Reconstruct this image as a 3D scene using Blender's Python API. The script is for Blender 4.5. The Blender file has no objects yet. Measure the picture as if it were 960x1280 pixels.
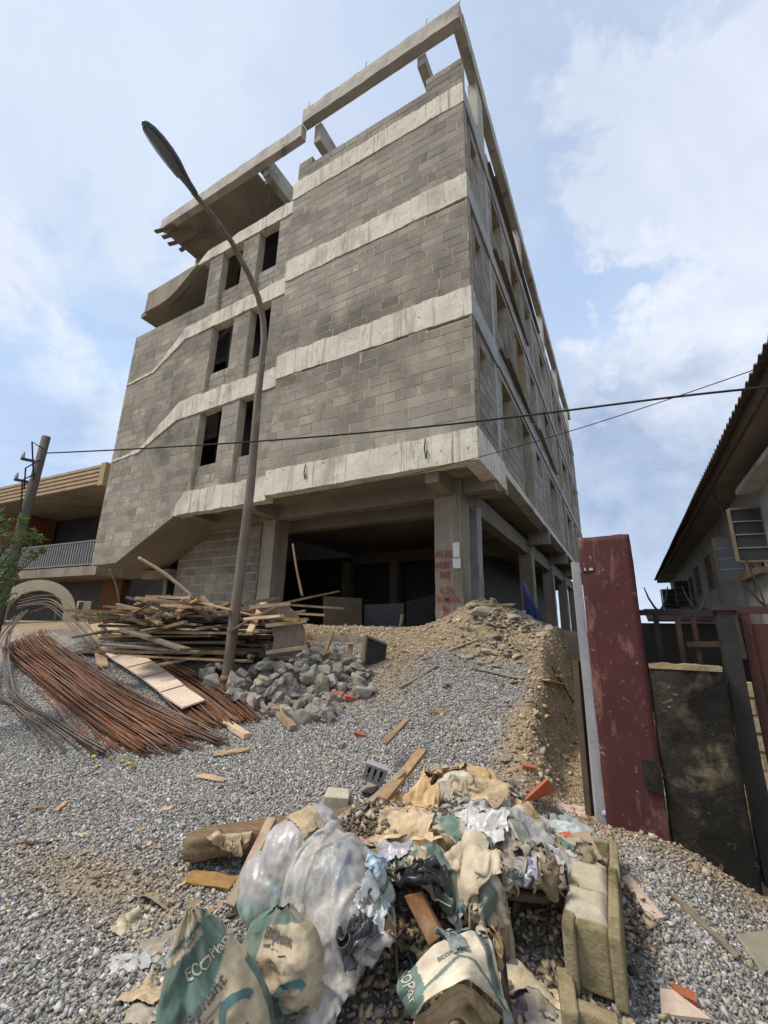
import bpy, bmesh, math, random
import numpy as np
from mathutils import Vector, Matrix, Euler
from mathutils import noise as mnoise

random.seed(7)
RNG = np.random.default_rng(11)
R = math.radians
scene = bpy.context.scene
COL = scene.collection

# ------------------------------------------------------------------ camera
CAM_F = 535.1                      # focal length in pixels of a 1280 px high frame
PIT, YAW, ROLL = R(15.27), R(-29.12), R(1.146)
fh = np.array([math.sin(YAW), math.cos(YAW), 0.0])
rt = np.array([math.cos(YAW), -math.sin(YAW), 0.0])
FW = fh * math.cos(PIT) + np.array([0, 0, 1.0]) * math.sin(PIT)
up0 = np.cross(rt, FW)
RR = rt * math.cos(ROLL) + up0 * math.sin(ROLL)
UU = -rt * math.sin(ROLL) + up0 * math.cos(ROLL)
EYE = np.array([0, 0, 1.6])

def ray(px, py):
    return (RR * (px - 480) - UU * (py - 640) + FW * CAM_F) / CAM_F
def onY(px, py, Y):
    d = ray(px, py); return EYE + d * (Y / d[1])
def onX(px, py, X):
    d = ray(px, py); return EYE + d * (X / d[0])
def onZ(px, py, Z):
    d = ray(px, py); return EYE + d * ((Z - 1.6) / d[2])
def rng(px, py, t):
    d = ray(px, py); return EYE + d * (t / math.hypot(d[0], d[1]))

cam = bpy.data.cameras.new('camera')
cam.sensor_fit = 'VERTICAL'; cam.sensor_height = 36.0
cam.lens = CAM_F / 1280 * 36.0
cam.clip_start = 0.05; cam.clip_end = 3000
camo = bpy.data.objects.new('camera', cam); COL.objects.link(camo)
m = Matrix.Identity(4)
for i in range(3):
    m[i][0] = RR[i]; m[i][1] = UU[i]; m[i][2] = -FW[i]; m[i][3] = EYE[i]
camo.matrix_world = m
scene.camera = camo
scene.view_settings.view_transform = 'Standard'
scene.view_settings.look = 'None'
scene.view_settings.exposure = 0.52
scene.view_settings.gamma = 1.0
scene.view_settings.use_curve_mapping = False

# ------------------------------------------------------------------ node helpers
def newmat(name):
    mt = bpy.data.materials.new(name); mt.use_nodes = True
    nt = mt.node_tree; nt.nodes.clear()
    return mt, nt
def N(nt, typ, **kw):
    n = nt.nodes.new(typ)
    for k, v in kw.items():
        if k.startswith('i_'):
            key = k[2:]
            n.inputs[int(key) if key.isdigit() else key.replace('_', ' ')].default_value = v
        else:
            setattr(n, k, v)
    return n
def L(nt, a, b): nt.links.new(a, b)
def ramp(nt, fac, stops):
    r = N(nt, 'ShaderNodeValToRGB')
    el = r.color_ramp.elements
    while len(el) > 1: el.remove(el[-1])
    el[0].position = stops[0][0]; el[0].color = (*stops[0][1], 1)
    for p, c in stops[1:]:
        e = el.new(p); e.color = (*c, 1)
    L(nt, fac, r.inputs[0]); return r.outputs[0]
def g(v): return (v, v, v)
def mixc(nt, a, b, fac, mode='MIX'):
    mx = N(nt, 'ShaderNodeMix', data_type='RGBA', blend_type=mode)
    for s, v in ((6, a), (7, b)):
        if isinstance(v, tuple): mx.inputs[s].default_value = (*v, 1)
        else: L(nt, v, mx.inputs[s])
    if isinstance(fac, (int, float)): mx.inputs[0].default_value = fac
    else: L(nt, fac, mx.inputs[0])
    return mx.outputs[2]
def noise(nt, vec, scale, detail=5, rough=.6, dist=0.0):
    n = N(nt, 'ShaderNodeTexNoise'); n.inputs['Scale'].default_value = scale
    n.inputs['Detail'].default_value = detail; n.inputs['Roughness'].default_value = rough
    n.inputs['Distortion'].default_value = dist
    L(nt, vec, n.inputs['Vector']); return n.outputs['Fac']

def mk(name, c, c2=None, scale=3.0, rough=.85, bump=.3, bscale=40.0, stretch=None, stains=(), tone=None,
       speck=None, objvar=0.0, spec=.3, metal=0.0, usecol=False, huevar=0.0, world=False, bdist=.01):
    """diffuse procedural surface: base noise c..c2, stains [(colour, scale, lo, hi, stretch)], optional per-face tone attribute"""
    mt, nt = newmat(name)
    out = N(nt, 'ShaderNodeOutputMaterial'); b = N(nt, 'ShaderNodeBsdfPrincipled')
    L(nt, b.outputs[0], out.inputs[0])
    tc = N(nt, 'ShaderNodeTexCoord')
    if world:
        gm = N(nt, 'ShaderNodeNewGeometry'); vec0 = gm.outputs['Position']
    else: vec0 = tc.outputs['Object']
    def st(v, s):
        if not s: return v
        mp = N(nt, 'ShaderNodeMapping'); mp.inputs['Scale'].default_value = s
        L(nt, v, mp.inputs['Vector']); return mp.outputs[0]
    vec = st(vec0, stretch)
    if objvar or huevar:
        oi = N(nt, 'ShaderNodeObjectInfo')
        ad = N(nt, 'ShaderNodeVectorMath', operation='ADD')
        sc = N(nt, 'ShaderNodeVectorMath', operation='SCALE'); sc.inputs['Scale'].default_value = 37.0
        cx = N(nt, 'ShaderNodeCombineXYZ')
        L(nt, oi.outputs['Random'], cx.inputs[0]); L(nt, oi.outputs['Random'], cx.inputs[1])
        L(nt, cx.outputs[0], sc.inputs[0]); L(nt, vec, ad.inputs[0]); L(nt, sc.outputs[0], ad.inputs[1])
        vec = ad.outputs[0]
    if usecol:
        at = N(nt, 'ShaderNodeAttribute', attribute_name='Col')
        f = noise(nt, vec, scale)
        col = mixc(nt, at.outputs['Color'], ramp(nt, f, [(.3, g(.62)), (.7, g(1.18))]), .85, 'MULTIPLY')
    else:
        f = noise(nt, vec, scale)
        c2 = c2 or tuple(x * .7 for x in c)
        col = ramp(nt, f, [(.3, c2), (.7, c)])
    fine = noise(nt, vec, bscale, 6, .7)
    col = mixc(nt, col, ramp(nt, fine, [(.25, g(.72)), (.75, g(1.2))]), .7, 'MULTIPLY')
    for (sc_, s, lo, hi, sx) in stains:
        nf = noise(nt, st(vec0, sx), s, 6, .65, .3)
        col = mixc(nt, col, sc_, ramp(nt, nf, [(lo, g(0)), (hi, g(1))]))
    if speck:
        nf = noise(nt, vec, speck[1], 2, .5)
        col = mixc(nt, col, speck[0], ramp(nt, nf, [(speck[2], g(0)), (speck[2] + .04, g(1))]))
    if tone:
        at = N(nt, 'ShaderNodeAttribute', attribute_name='Tone')
        mr = N(nt, 'ShaderNodeMapRange'); mr.inputs['To Min'].default_value = tone[0]; mr.inputs['To Max'].default_value = tone[1]
        L(nt, at.outputs['Fac'], mr.inputs['Value'])
        col = mixc(nt, col, mr.outputs[0], 1.0, 'MULTIPLY')
    if objvar:
        mr = N(nt, 'ShaderNodeMapRange'); mr.inputs['To Min'].default_value = 1 - objvar; mr.inputs['To Max'].default_value = 1 + objvar
        L(nt, oi.outputs['Random'], mr.inputs['Value'])
        col = mixc(nt, col, mr.outputs[0], 1.0, 'MULTIPLY')
    if huevar:
        hs = N(nt, 'ShaderNodeHueSaturation')
        mr = N(nt, 'ShaderNodeMapRange'); mr.inputs['To Min'].default_value = 1 - huevar; mr.inputs['To Max'].default_value = 1 + huevar
        wn = N(nt, 'ShaderNodeTexWhiteNoise', noise_dimensions='1D'); L(nt, oi.outputs['Random'], wn.inputs['W'])
        L(nt, wn.outputs['Value'], mr.inputs['Value']); L(nt, mr.outputs[0], hs.inputs['Saturation'])
        L(nt, col, hs.inputs['Color']); col = hs.outputs[0]
    L(nt, col, b.inputs['Base Color'])
    b.inputs['Roughness'].default_value = rough
    b.inputs['Specular IOR Level'].default_value = spec
    b.inputs['Metallic'].default_value = metal
    if bump:
        bp = N(nt, 'ShaderNodeBump'); bp.inputs['Strength'].default_value = bump; bp.inputs['Distance'].default_value = bdist
        L(nt, fine, bp.inputs['Height']); L(nt, bp.outputs[0], b.inputs['Normal'])
    return mt

# ------------------------------------------------------------------ mesh helpers
class MB:
    def __init__(s): s.v = []; s.f = []; s.t = []; s.mi = []
    def add(s, vs, fs, tone=0.5, mi=0):
        o = len(s.v); s.v.extend([tuple(map(float, p)) for p in vs])
        for f in fs: s.f.append([i + o for i in f]); s.t.append(tone); s.mi.append(mi)
    def box(s, a, b, tone=.5, jit=0.0, mi=0, M=None):
        x0, y0, z0 = a; x1, y1, z1 = b
        vs = [(x, y, z) for z in (z0, z1) for y in (y0, y1) for x in (x0, x1)]
        if jit: vs = [tuple(c + random.uniform(-jit, jit) for c in p) for p in vs]
        if M is not None: vs = [tuple(M @ Vector(p)) for p in vs]
        s.add(vs, [(0, 2, 3, 1), (4, 5, 7, 6), (0, 1, 5, 4), (2, 6, 7, 3), (0, 4, 6, 2), (1, 3, 7, 5)], tone, mi)
    def bar(s, p, q, w, h, tone=.5, up=(0, 0, 1), mi=0, seg=1, jit=0.0, bend=0.0):
        """rectangular bar from p to q, width w (sideways), height h (towards up)"""
        p = Vector(p); q = Vector(q); d = (q - p); ln = d.length; d.normalize()
        u = Vector(up); sdv = d.cross(u)
        if sdv.length < 1e-4: sdv = d.cross(Vector((1, 0, 0)))
        sdv.normalize(); u = sdv.cross(d)
        vs = []
        for i in range(seg + 1):
            t = i / seg; c = p + d * ln * t + u * (bend * 4 * t * (1 - t))
            for a, b in ((-1, -1), (1, -1), (1, 1), (-1, 1)):
                r_ = Vector((random.uniform(-jit, jit), random.uniform(-jit, jit), random.uniform(-jit, jit))) if jit else Vector()
                vs.append(c + sdv * a * w / 2 + u * b * h / 2 + r_)
        fs = [(3, 2, 1, 0), tuple(4 * seg + k for k in range(4))]
        for i in range(seg):
            for k in range(4):
                a = 4 * i + k; b2 = 4 * i + (k + 1) % 4
                fs.append((a, b2, b2 + 4, a + 4))
        s.add(vs, fs, tone, mi)
    def tube(s, pts, r, seg=8, tone=.5, cap=True, mi=0):
        pts = [Vector(p) for p in pts]; n = len(pts)
        rs = r if isinstance(r, (list, tuple)) else [r] * n
        prev = None; vs = []
        for i, p in enumerate(pts):
            d = (pts[min(i + 1, n - 1)] - pts[max(i - 1, 0)]).normalized()
            if prev is None:
                a = d.orthogonal().normalized()
            else:
                a = prev - d * prev.dot(d)
                a = a.normalized() if a.length > 1e-6 else d.orthogonal().normalized()
            prev = a; b = d.cross(a)
            for k in range(seg):
                th = 2 * math.pi * k / seg
                vs.append(p + (a * math.cos(th) + b * math.sin(th)) * rs[i])
        fs = []
        for i in range(n - 1):
            for k in range(seg):
                fs.append((i * seg + k, i * seg + (k + 1) % seg, (i + 1) * seg + (k + 1) % seg, (i + 1) * seg + k))
        if cap: fs.append(tuple(range(seg - 1, -1, -1))); fs.append(tuple((n - 1) * seg + k for k in range(seg)))
        s.add(vs, fs, tone, mi)
    def prism(s, poly, ax, lo, hi, tone=.5, mi=0):
        """poly: list of 2-d points in the plane normal to ax ('x': (y,z), 'y': (x,z), 'z': (x,y)); extruded lo..hi"""
        def P(p, t):
            if ax == 'x': return (t, p[0], p[1])
            if ax == 'y': return (p[0], t, p[1])
            return (p[0], p[1], t)
        n = len(poly)
        vs = [P(p, lo) for p in poly] + [P(p, hi) for p in poly]
        fs = [tuple(range(n - 1, -1, -1)), tuple(range(n, 2 * n))]
        for i in range(n): fs.append((i, (i + 1) % n, n + (i + 1) % n, n + i))
        s.add(vs, fs, tone, mi)
    def mesh(s, name, mats, smooth=False, recalc=True):
        me = bpy.data.meshes.new(name)
        me.from_pydata(s.v, [], s.f); me.update()
        for m_ in (mats if isinstance(mats, (list, tuple)) else [mats]): me.materials.append(m_)
        me.polygons.foreach_set('material_index', s.mi)
        at = me.attributes.new('Tone', 'FLOAT', 'FACE'); at.data.foreach_set('value', s.t)
        if smooth: me.polygons.foreach_set('use_smooth', [True] * len(s.f))
        if recalc:
            bm = bmesh.new(); bm.from_mesh(me); bmesh.ops.recalc_face_normals(bm, faces=bm.faces); bm.to_mesh(me); bm.free()
        return me
    def build(s, name, mats, parent=None, smooth=False, bevel=0.0, recalc=True):
        o = link(name, s.mesh(name, mats, smooth, recalc), parent)
        if bevel:
            md = o.modifiers.new('bevel', 'BEVEL'); md.width = bevel; md.segments = 2; md.limit_method = 'ANGLE'
        return o

def link(name, data, parent=None):
    o = bpy.data.objects.new(name, data); COL.objects.link(o)
    if parent is not None: o.parent = parent
    return o
def tag(o, label, cat, group=None, kind=None):
    if label: o['label'] = label
    if cat: o['category'] = cat
    if group: o['group'] = group
    if kind: o['kind'] = kind
    elif label and cat: o['kind'] = 'thing'
    return o
def thing(name, label, cat, loc=(0, 0, 0), rotz=0.0, group=None):
    o = bpy.data.objects.new(name, None); COL.objects.link(o)
    o.empty_display_size = .2
    o.location = loc; o.rotation_euler = (0, 0, rotz)
    return tag(o, label, cat, group)
def grid_mesh(name, P, mats, cols=None, smooth=True, keep=None):
    """P: (n, m, 3) array -> grid mesh, optional per-vertex colours (n, m, 3)"""
    n, m_ = P.shape[:2]
    me = bpy.data.meshes.new(name)
    idx = np.arange(n * m_).reshape(n, m_)
    q = np.stack([idx[:-1, :-1], idx[:-1, 1:], idx[1:, 1:], idx[1:, :-1]], -1).reshape(-1, 4)
    if keep is not None: q = q[keep.reshape(-1)]
    me.vertices.add(n * m_); me.vertices.foreach_set('co', P.reshape(-1).astype(np.float32))
    nf = len(q); me.loops.add(nf * 4); me.loops.foreach_set('vertex_index', q.reshape(-1).astype(np.int32))
    me.polygons.add(nf); me.polygons.foreach_set('loop_start', (np.arange(nf) * 4).astype(np.int32))
    me.update(calc_edges=True)
    for m2 in (mats if isinstance(mats, (list, tuple)) else [mats]): me.materials.append(m2)
    if smooth: me.polygons.foreach_set('use_smooth', [True] * nf)
    if cols is not None:
        ca = me.color_attributes.new('Col', 'FLOAT_COLOR', 'POINT')
        c4 = np.ones((n * m_, 4), np.float32); c4[:, :3] = cols.reshape(-1, 3)
        ca.data.foreach_set('color', c4.reshape(-1))
    me.validate()
    return me

# value noise on arrays (deterministic)
def vnoise(x, y, seed=0):
    xi = np.floor(x).astype(np.int64); yi = np.floor(y).astype(np.int64)
    xf = x - xi; yf = y - yi
    def hsh(a, b):
        n_ = (a * 374761393 + b * 668265263 + seed * 982451653) & 0x7fffffff
        n_ = ((n_ ^ (n_ >> 13)) * 1274126177) & 0x7fffffff
        return ((n_ ^ (n_ >> 16)) & 0xffff) / 65535.0
    u = xf * xf * (3 - 2 * xf); v = yf * yf * (3 - 2 * yf)
    a = hsh(xi, yi); b = hsh(xi + 1, yi); c = hsh(xi, yi + 1); d = hsh(xi + 1, yi + 1)
    return (a * (1 - u) + b * u) * (1 - v) + (c * (1 - u) + d * u) * v
def fbm(x, y, seed=0, oct=4):
    s = 0; a = .5; f = 1.0
    for k in range(oct):
        s = s + a * vnoise(x * f, y * f, seed + k); a *= .5; f *= 2.03
    return s
def sst(a, b, x):
    t = np.clip((x - a) / (b - a), 0, 1); return t * t * (3 - 2 * t)

# ------------------------------------------------------------------ terrain
PY = [-9, 2.6, 3.6, 4.4, 5.5, 6.5, 7.3, 8.0, 8.6, 60]
PZ = [0, 0, .12, .33, .75, 1.16, 1.45, 1.60, 1.63, 1.75]
def ground_h(x, y):
    x = np.asarray(x, float); y = np.asarray(y, float)
    yy = y + .25 * np.clip(-x - 2.0, 0, 14)
    z = np.interp(yy, PY, PZ)
    low = np.interp(y, [-9, 3, 5, 8, 12, 20, 60], [0, 0, .12, .3, .6, 1.0, 1.2])
    edge = np.interp(y, [0, 4, 5.5, 7, 9, 15, 60], [-.55, -.75, -.95, -1.0, -1.1, -1.5, -1.5])
    edge = edge + .25 * (fbm(x * 1.3, y * 1.3, 5, 3) - .45)
    # spoil mound by the corner column
    z = z + .55 * np.exp(-((x + 2.35) / .75) ** 2 - ((y - 8.2) / .95) ** 2) * sst(6.0, 7.8, y)
    z = z + .10 * np.exp(-((x + 1.9) / .7) ** 2 - ((y - 11.0) / 2.0) ** 2)
    s = sst(-.12, .24, x - edge)
    z = z * (1 - s) + np.minimum(z, low) * s
    z = z - .36 * sst(-.1, 1.0, x) * sst(6, 4, y)
    # low bank of earth under the refuse
    tt = np.clip(((x + 1.75) * 1.15 + (y - 3.0) * .3) / (1.15 ** 2 + .3 ** 2), 0, 1)
    dd = np.hypot(x + 1.75 - 1.15 * tt, y - 3.0 - .3 * tt)
    z = z + .33 * np.exp(-(dd / .38) ** 2)
    z = z + .10 * (fbm(x * .9, y * .9, 1, 3) - .45) * sst(2.2, 3.6, np.hypot(x, y)) * (1 - sst(12, 18, y)) + .02 * (fbm(x * 4, y * 4, 3, 3) - .45) * (1 - .8 * sst(-3.2, -4.0, x))
    return z
def gh(x, y): return float(ground_h(x, y))
def hit(px, py, off=0.0):
    d = ray(px, py); d = d / np.linalg.norm(d)
    t = np.arange(.5, 60, .01)
    P = EYE + d * t[:, None]
    m_ = P[:, 2] <= ground_h(P[:, 0], P[:, 1]) + off
    if not m_.any(): raise ValueError('no ground at %s' % ((px, py),))
    return P[int(np.argmax(m_))]
# ------------------------------------------------------------------ world and sun
SUN = Vector((-.62, -.50, 1.25)).normalized()
world = bpy.data.worlds.new('World'); scene.world = world
world.use_nodes = True
nt = world.node_tree; nt.nodes.clear()
wo = N(nt, 'ShaderNodeOutputWorld'); bg = N(nt, 'ShaderNodeBackground'); L(nt, bg.outputs[0], wo.inputs[0])
bg.inputs['Strength'].default_value = .1
sky = N(nt, 'ShaderNodeTexSky', sky_type='NISHITA'); sky.sun_disc = False
sky.sun_elevation = math.asin(SUN.z); sky.sun_rotation = math.atan2(SUN.x, SUN.y) % (2 * math.pi)
sky.air_density = 1.0; sky.dust_density = 2.0; sky.ozone_density = 1.0
tc = N(nt, 'ShaderNodeTexCoord')
dirv = tc.outputs['Generated']
sep = N(nt, 'ShaderNodeSeparateXYZ'); L(nt, dirv, sep.inputs[0])
def wmath(op, a, b=None, clamp=False):
    n = N(nt, 'ShaderNodeMath', operation=op); n.use_clamp = clamp
    for i, v in enumerate((a, b)):
        if v is None: continue
        if isinstance(v, (int, float)): n.inputs[i].default_value = v
        else: L(nt, v, n.inputs[i])
    return n.outputs[0]
zz = wmath('ADD', wmath('MAXIMUM', sep.outputs[2], 0.0), .22)
cx = N(nt, 'ShaderNodeCombineXYZ')
L(nt, wmath('DIVIDE', sep.outputs[0], zz), cx.inputs[0]); L(nt, wmath('DIVIDE', sep.outputs[1], zz), cx.inputs[1])
pv = cx.outputs[0]
n1 = noise(nt, pv, 1.15, 8, .58, .4)
n2 = noise(nt, pv, 2.2, 8, .6, .5)
n3 = noise(nt, dirv, 7.0, 7, .6, .2)
# thin veil over most of the sky
veil = ramp(nt, n1, [(.30, g(.35)), (.50, g(.75)), (.70, g(1))])
# cumulus banks: soft discs in direction space, broken up by noise
def bank(px, py, rad, soft, amp=.30):
    d = Vector(ray(px, py)).normalized()
    dp = N(nt, 'ShaderNodeVectorMath', operation='DISTANCE'); L(nt, dirv, dp.inputs[0]); dp.inputs[1].default_value = d
    q = wmath('ADD', dp.outputs['Value'], wmath('MULTIPLY', wmath('SUBTRACT', n3, .5), -amp * 2))
    return ramp(nt, q, [(max(rad - soft, 0), g(1)), (rad + soft * .6, g(0))])
skyc = mixc(nt, sky.outputs[0], (3.4, 4.6, 7.0), .78)
white = (6.7, 7.05, 7.7); grey = (2.9, 3.75, 5.3)
col = mixc(nt, skyc, (5.3, 5.9, 6.8), veil)
shade = ramp(nt, n2, [(.35, g(0)), (.7, g(1))])
clear = bank(740, 335, .20, .25, .2)
col = mixc(nt, col, (2.9, 4.4, 7.0), wmath('MULTIPLY', clear, .8))
for (px, py, rad, soft, c, k) in ((30, 220, .30, .25, (6.0, 6.6, 7.6), .6), (50, 455, .24, .05, white, .85), (905, 470, .25, .035, white, 1.0),
                                  (760, 90, .40, .30, (3.9, 4.7, 6.1), .8), (945, 150, .24, .04, (6.0, 6.4, 7.2), .85), (800, 590, .20, .15, grey, .85), (20, 560, .2, .12, (3.4, 4.7, 6.9), .7), (150, 370, .12, .08, (3.4, 4.9, 7.2), .6),
                                  (800, 390, .08, .03, white, .7)):
    b_ = bank(px, py, rad, soft)
    col = mixc(nt, col, mixc(nt, c, tuple(x * (.70, .75, .82)[i_] for i_, x in enumerate(c)), shade), wmath('MULTIPLY', b_, k))
# horizon haze
hz = ramp(nt, sep.outputs[2], [(0.0, g(1)), (.16, g(0))])
col = mixc(nt, col, (4.4, 5.4, 7.0), wmath('MULTIPLY', hz, .5))
L(nt, col, bg.inputs['Color'])

sl = bpy.data.lights.new('sun', 'SUN'); sl.energy = 2.5; sl.angle = R(17); sl.color = (1.0, .90, .76)
so = bpy.data.objects.new('sun', sl); COL.objects.link(so)
so.rotation_euler = SUN.to_track_quat('Z', 'Y').to_euler()
so.location = (0, 0, 40)

# ------------------------------------------------------------------ materials
M = {}
M['block'] = mk('block', (.365, .325, .265), (.265, .238, .198), scale=1.1, bump=.6, bscale=55, tone=(.62, 1.26), world=True,
                stains=[((.44, .38, .28), 2.6, .56, .66, None), ((.145, .128, .10), .30, .44, .64, None), ((.42, .36, .26), .8, .58, .78, (1, 1, .6)), ((.11, .10, .085), 1.3, .60, .76, (2.2, 2.2, .45))])
M['mortar'] = mk('mortar', (.54, .465, .34), (.33, .285, .215), scale=2.5, bump=.7, bscale=50, world=True)
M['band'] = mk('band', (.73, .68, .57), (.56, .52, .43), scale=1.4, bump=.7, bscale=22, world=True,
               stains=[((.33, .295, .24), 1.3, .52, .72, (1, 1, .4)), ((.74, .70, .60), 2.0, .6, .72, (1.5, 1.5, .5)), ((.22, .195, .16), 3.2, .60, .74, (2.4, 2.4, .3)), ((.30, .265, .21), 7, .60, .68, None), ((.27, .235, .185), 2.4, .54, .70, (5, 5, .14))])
M['band_shaded'] = mk('band_shaded', (.42, .42, .41), (.27, .27, .26), scale=.9, bump=.5, bscale=22, world=True,  # darker grey copy of band: the side facade's shade put into the colour
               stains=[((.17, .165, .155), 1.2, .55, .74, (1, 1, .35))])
M['concrete'] = mk('concrete', (.33, .285, .22), (.23, .195, .15), scale=1.2, bump=.4, bscale=25, world=True,
                   stains=[((.15, .12, .085), .9, .48, .72, (1.5, 1.5, .25)), ((.42, .37, .29), 1.6, .56, .72, (5, 5, .12)), ((.13, .105, .075), 2.2, .58, .72, (5, 5, .10))])
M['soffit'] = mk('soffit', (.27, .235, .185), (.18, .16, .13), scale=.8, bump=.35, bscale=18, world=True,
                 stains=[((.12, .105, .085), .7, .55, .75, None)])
M['pergola'] = mk('pergola', (.52, .485, .42), (.33, .305, .26), scale=1.3, bump=.6, bscale=22, world=True,
                  stains=[((.13, .12, .11), 1.6, .56, .72, (1, 1, .5)), ((.55, .51, .44), 2.2, .62, .74, None)])
M['shaded_concrete'] = mk('shaded_concrete', (.10, .09, .075), (.06, .055, .045), scale=1.2, bump=.3, world=True)  # concrete with the interior shade put into its colour
M['dark'] = mk('dark', (.05, .045, .04), (.03, .028, .025), scale=1)  # near-black, mostly stands in for unlit space behind openings
M['timber'] = mk('timber', (.40, .275, .155), (.24, .155, .085), scale=2.5, stretch=(6, 6, .6), bump=.4, bscale=30, objvar=.35, huevar=.3,
                 stains=[((.16, .12, .085), 1.3, .5, .72, None)])
M['timber_grey'] = mk('timber_grey', (.30, .245, .18), (.17, .135, .10), scale=2.5, stretch=(5, 5, .7), bump=.5, bscale=30, objvar=.3)
M['timber_dark'] = mk('timber_dark', (.12, .085, .055), (.06, .045, .03), scale=2.5, bump=.4, bscale=30, objvar=.3)
M['timber_pale'] = mk('timber_pale', (.58, .44, .28), (.42, .30, .18), scale=2.5, bump=.3, bscale=30, objvar=.2)
M['panel'] = mk('panel', (.66, .55, .45), (.55, .42, .32), scale=2.0, bump=.15, bscale=30, stains=[((.35, .26, .19), 2.2, .62, .7, None)])
M['rock'] = mk('rock', (.46, .42, .35), (.27, .25, .22), scale=3.0, bump=.7, bscale=18, objvar=.3, huevar=.6, bdist=.03,
               stains=[((.17, .165, .155), 2.5, .58, .7, None), ((.46, .38, .26), 2.0, .6, .72, None)])
M['rubble'] = mk('rubble', (.42, .36, .28), (.28, .24, .185), scale=3.0, bump=.5, bscale=22, objvar=.3, huevar=.4, bdist=.03)
M['redbrick'] = mk('redbrick', (.45, .15, .075), (.32, .10, .05), scale=5, bump=.4, objvar=.15)
M['rust'] = mk('rust', (.205, .098, .056), (.10, .053, .034), scale=6, rough=.8, bump=.3, bscale=60, objvar=.4, huevar=.35, stains=[((.26, .12, .055), 3, .55, .7, None)])
M['rustgrey'] = mk('rustgrey', (.20, .165, .135), (.11, .075, .055), scale=4, rough=.7, bump=.3, bscale=60, objvar=.3)
M['lamp_steel'] = mk('lamp_steel', (.20, .165, .125), (.115, .092, .07), scale=3, rough=.6, bump=.25, bscale=40, spec=.4,
                     stains=[((.14, .075, .04), 2.2, .46, .64, (2, 2, .4)), ((.27, .25, .235), 4, .58, .7, (2, 2, .5))])
M['lamp_head'] = mk('lamp_head', (.085, .10, .125), (.06, .072, .09), scale=3, rough=.5, bump=.05)
M['lamp_lens'] = mk('lamp_lens', (.12, .135, .155), (.09, .10, .12), scale=3, rough=.25, bump=.05, spec=.5)
M['redwall'] = mk('redwall', (.095, .028, .027), (.06, .019, .019), scale=1.6, rough=.75, bump=.25, bscale=35,
                  stains=[((.075, .018, .02), 1.2, .45, .7, None), ((.30, .17, .135), 5.0, .56, .76, (1.6, 1.6, .45)), ((.34, .22, .17), 18, .62, .74, None)])
M['moldwall'] = mk('moldwall', (.050, .042, .032), (.020, .018, .015), scale=4.0, rough=.9, bump=.9, bscale=26, bdist=.02,
                   stains=[((.17, .135, .09), 3.4, .53, .66, (1, 1, .8)), ((.012, .011, .009), 1.3, .44, .56, None), ((.30, .24, .16), 8, .62, .70, None), ((.30, .34, .38), 11, .70, .74, None), ((.010, .009, .008), 5, .52, .66, (1, 1, .6))])
M['rawedge'] = mk('rawedge', (.40, .31, .19), (.22, .17, .10), scale=4, bump=.8, bscale=22)
M['greypipe'] = mk('greypipe', (.42, .42, .43), (.30, .30, .31), scale=3, rough=.6, bump=.15)
M['black_steel'] = mk('black_steel', (.035, .034, .034), (.02, .019, .018), scale=4, rough=.6, bump=.3, stains=[((.10, .045, .03), 3, .62, .72, None)])
M['red_steel'] = mk('red_steel', (.11, .034, .024), (.04, .022, .018), scale=3, rough=.6, bump=.3, stains=[((.035, .028, .024), 2, .5, .66, None)])
M['housewall'] = mk('housewall', (.52, .52, .50), (.34, .34, .33), scale=1.5, bump=.3, bscale=20, world=True,
                    stains=[((.16, .155, .145), 1.2, .55, .75, (1.5, 1.5, .35))])
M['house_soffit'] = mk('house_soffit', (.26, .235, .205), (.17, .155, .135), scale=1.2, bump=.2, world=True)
M['roofsheet'] = mk('roofsheet', (.115, .075, .06), (.065, .048, .042), scale=2, rough=.7, bump=.2, world=True)
M['glassdark'] = mk('glassdark', (.055, .06, .065), (.035, .04, .045), scale=2, rough=.12, bump=0, spec=.5)
M['woodframe'] = mk('woodframe', (.27, .215, .145), (.16, .125, .085), scale=4, bump=.2)
M['fascia'] = mk('fascia', (.47, .35, .21), (.36, .265, .16), scale=2, bump=.15)
M['fascia_dark'] = mk('fascia_dark', (.20, .13, .075), (.15, .10, .06), scale=2, bump=.15)
M['orangewall'] = mk('orangewall', (.20, .075, .035), (.14, .055, .028), scale=1.5, bump=.2)
M['cream'] = mk('cream', (.72, .63, .46), (.56, .49, .35), scale=2, bump=.3)
M['railing'] = mk('railing', (.22, .22, .225), (.16, .16, .165), scale=4, rough=.5, bump=.1)
M['tarp'] = mk('tarp', (.035, .045, .16), (.022, .028, .10), scale=3, rough=.55, bump=.2, bscale=12)
M['black_plastic'] = mk('black_plastic', (.018, .018, .019), (.010, .010, .011), scale=4, rough=.35, bump=.35, bscale=25, spec=.5)
M['paint_red'] = mk('paint_red', (.30, .045, .04), (.24, .12, .09), scale=8, bump=0)
M['white_paper'] = mk('white_paper', (.72, .71, .68), (.6, .59, .56), scale=6, bump=.1)
M['paper'] = mk('paper', (.6, .5, .35), usecol=True, scale=6, bump=.25, bscale=30, rough=.9)
M['film'] = mk('film', (.6, .6, .6), usecol=True, scale=5, bump=.3, bscale=16, rough=.32, spec=.55)
M['ink'] = mk('ink', (.17, .155, .14), (.10, .095, .09), scale=14, bump=.1)
M['ink_light'] = mk('ink_light', (.58, .53, .42), (.38, .36, .28), scale=14, bump=.1)
M['ink_teal'] = mk('ink_teal', (.10, .20, .19), (.07, .15, .14), scale=14, bump=.1)
M['mossblock'] = mk('mossblock', (.36, .30, .185), (.24, .20, .11), scale=3.0, bump=.7, bscale=28, bdist=.02, world=True,
                    stains=[((.10, .085, .03), 3.2, .52, .68, None), ((.50, .45, .33), 4.5, .60, .70, None)])
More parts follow.
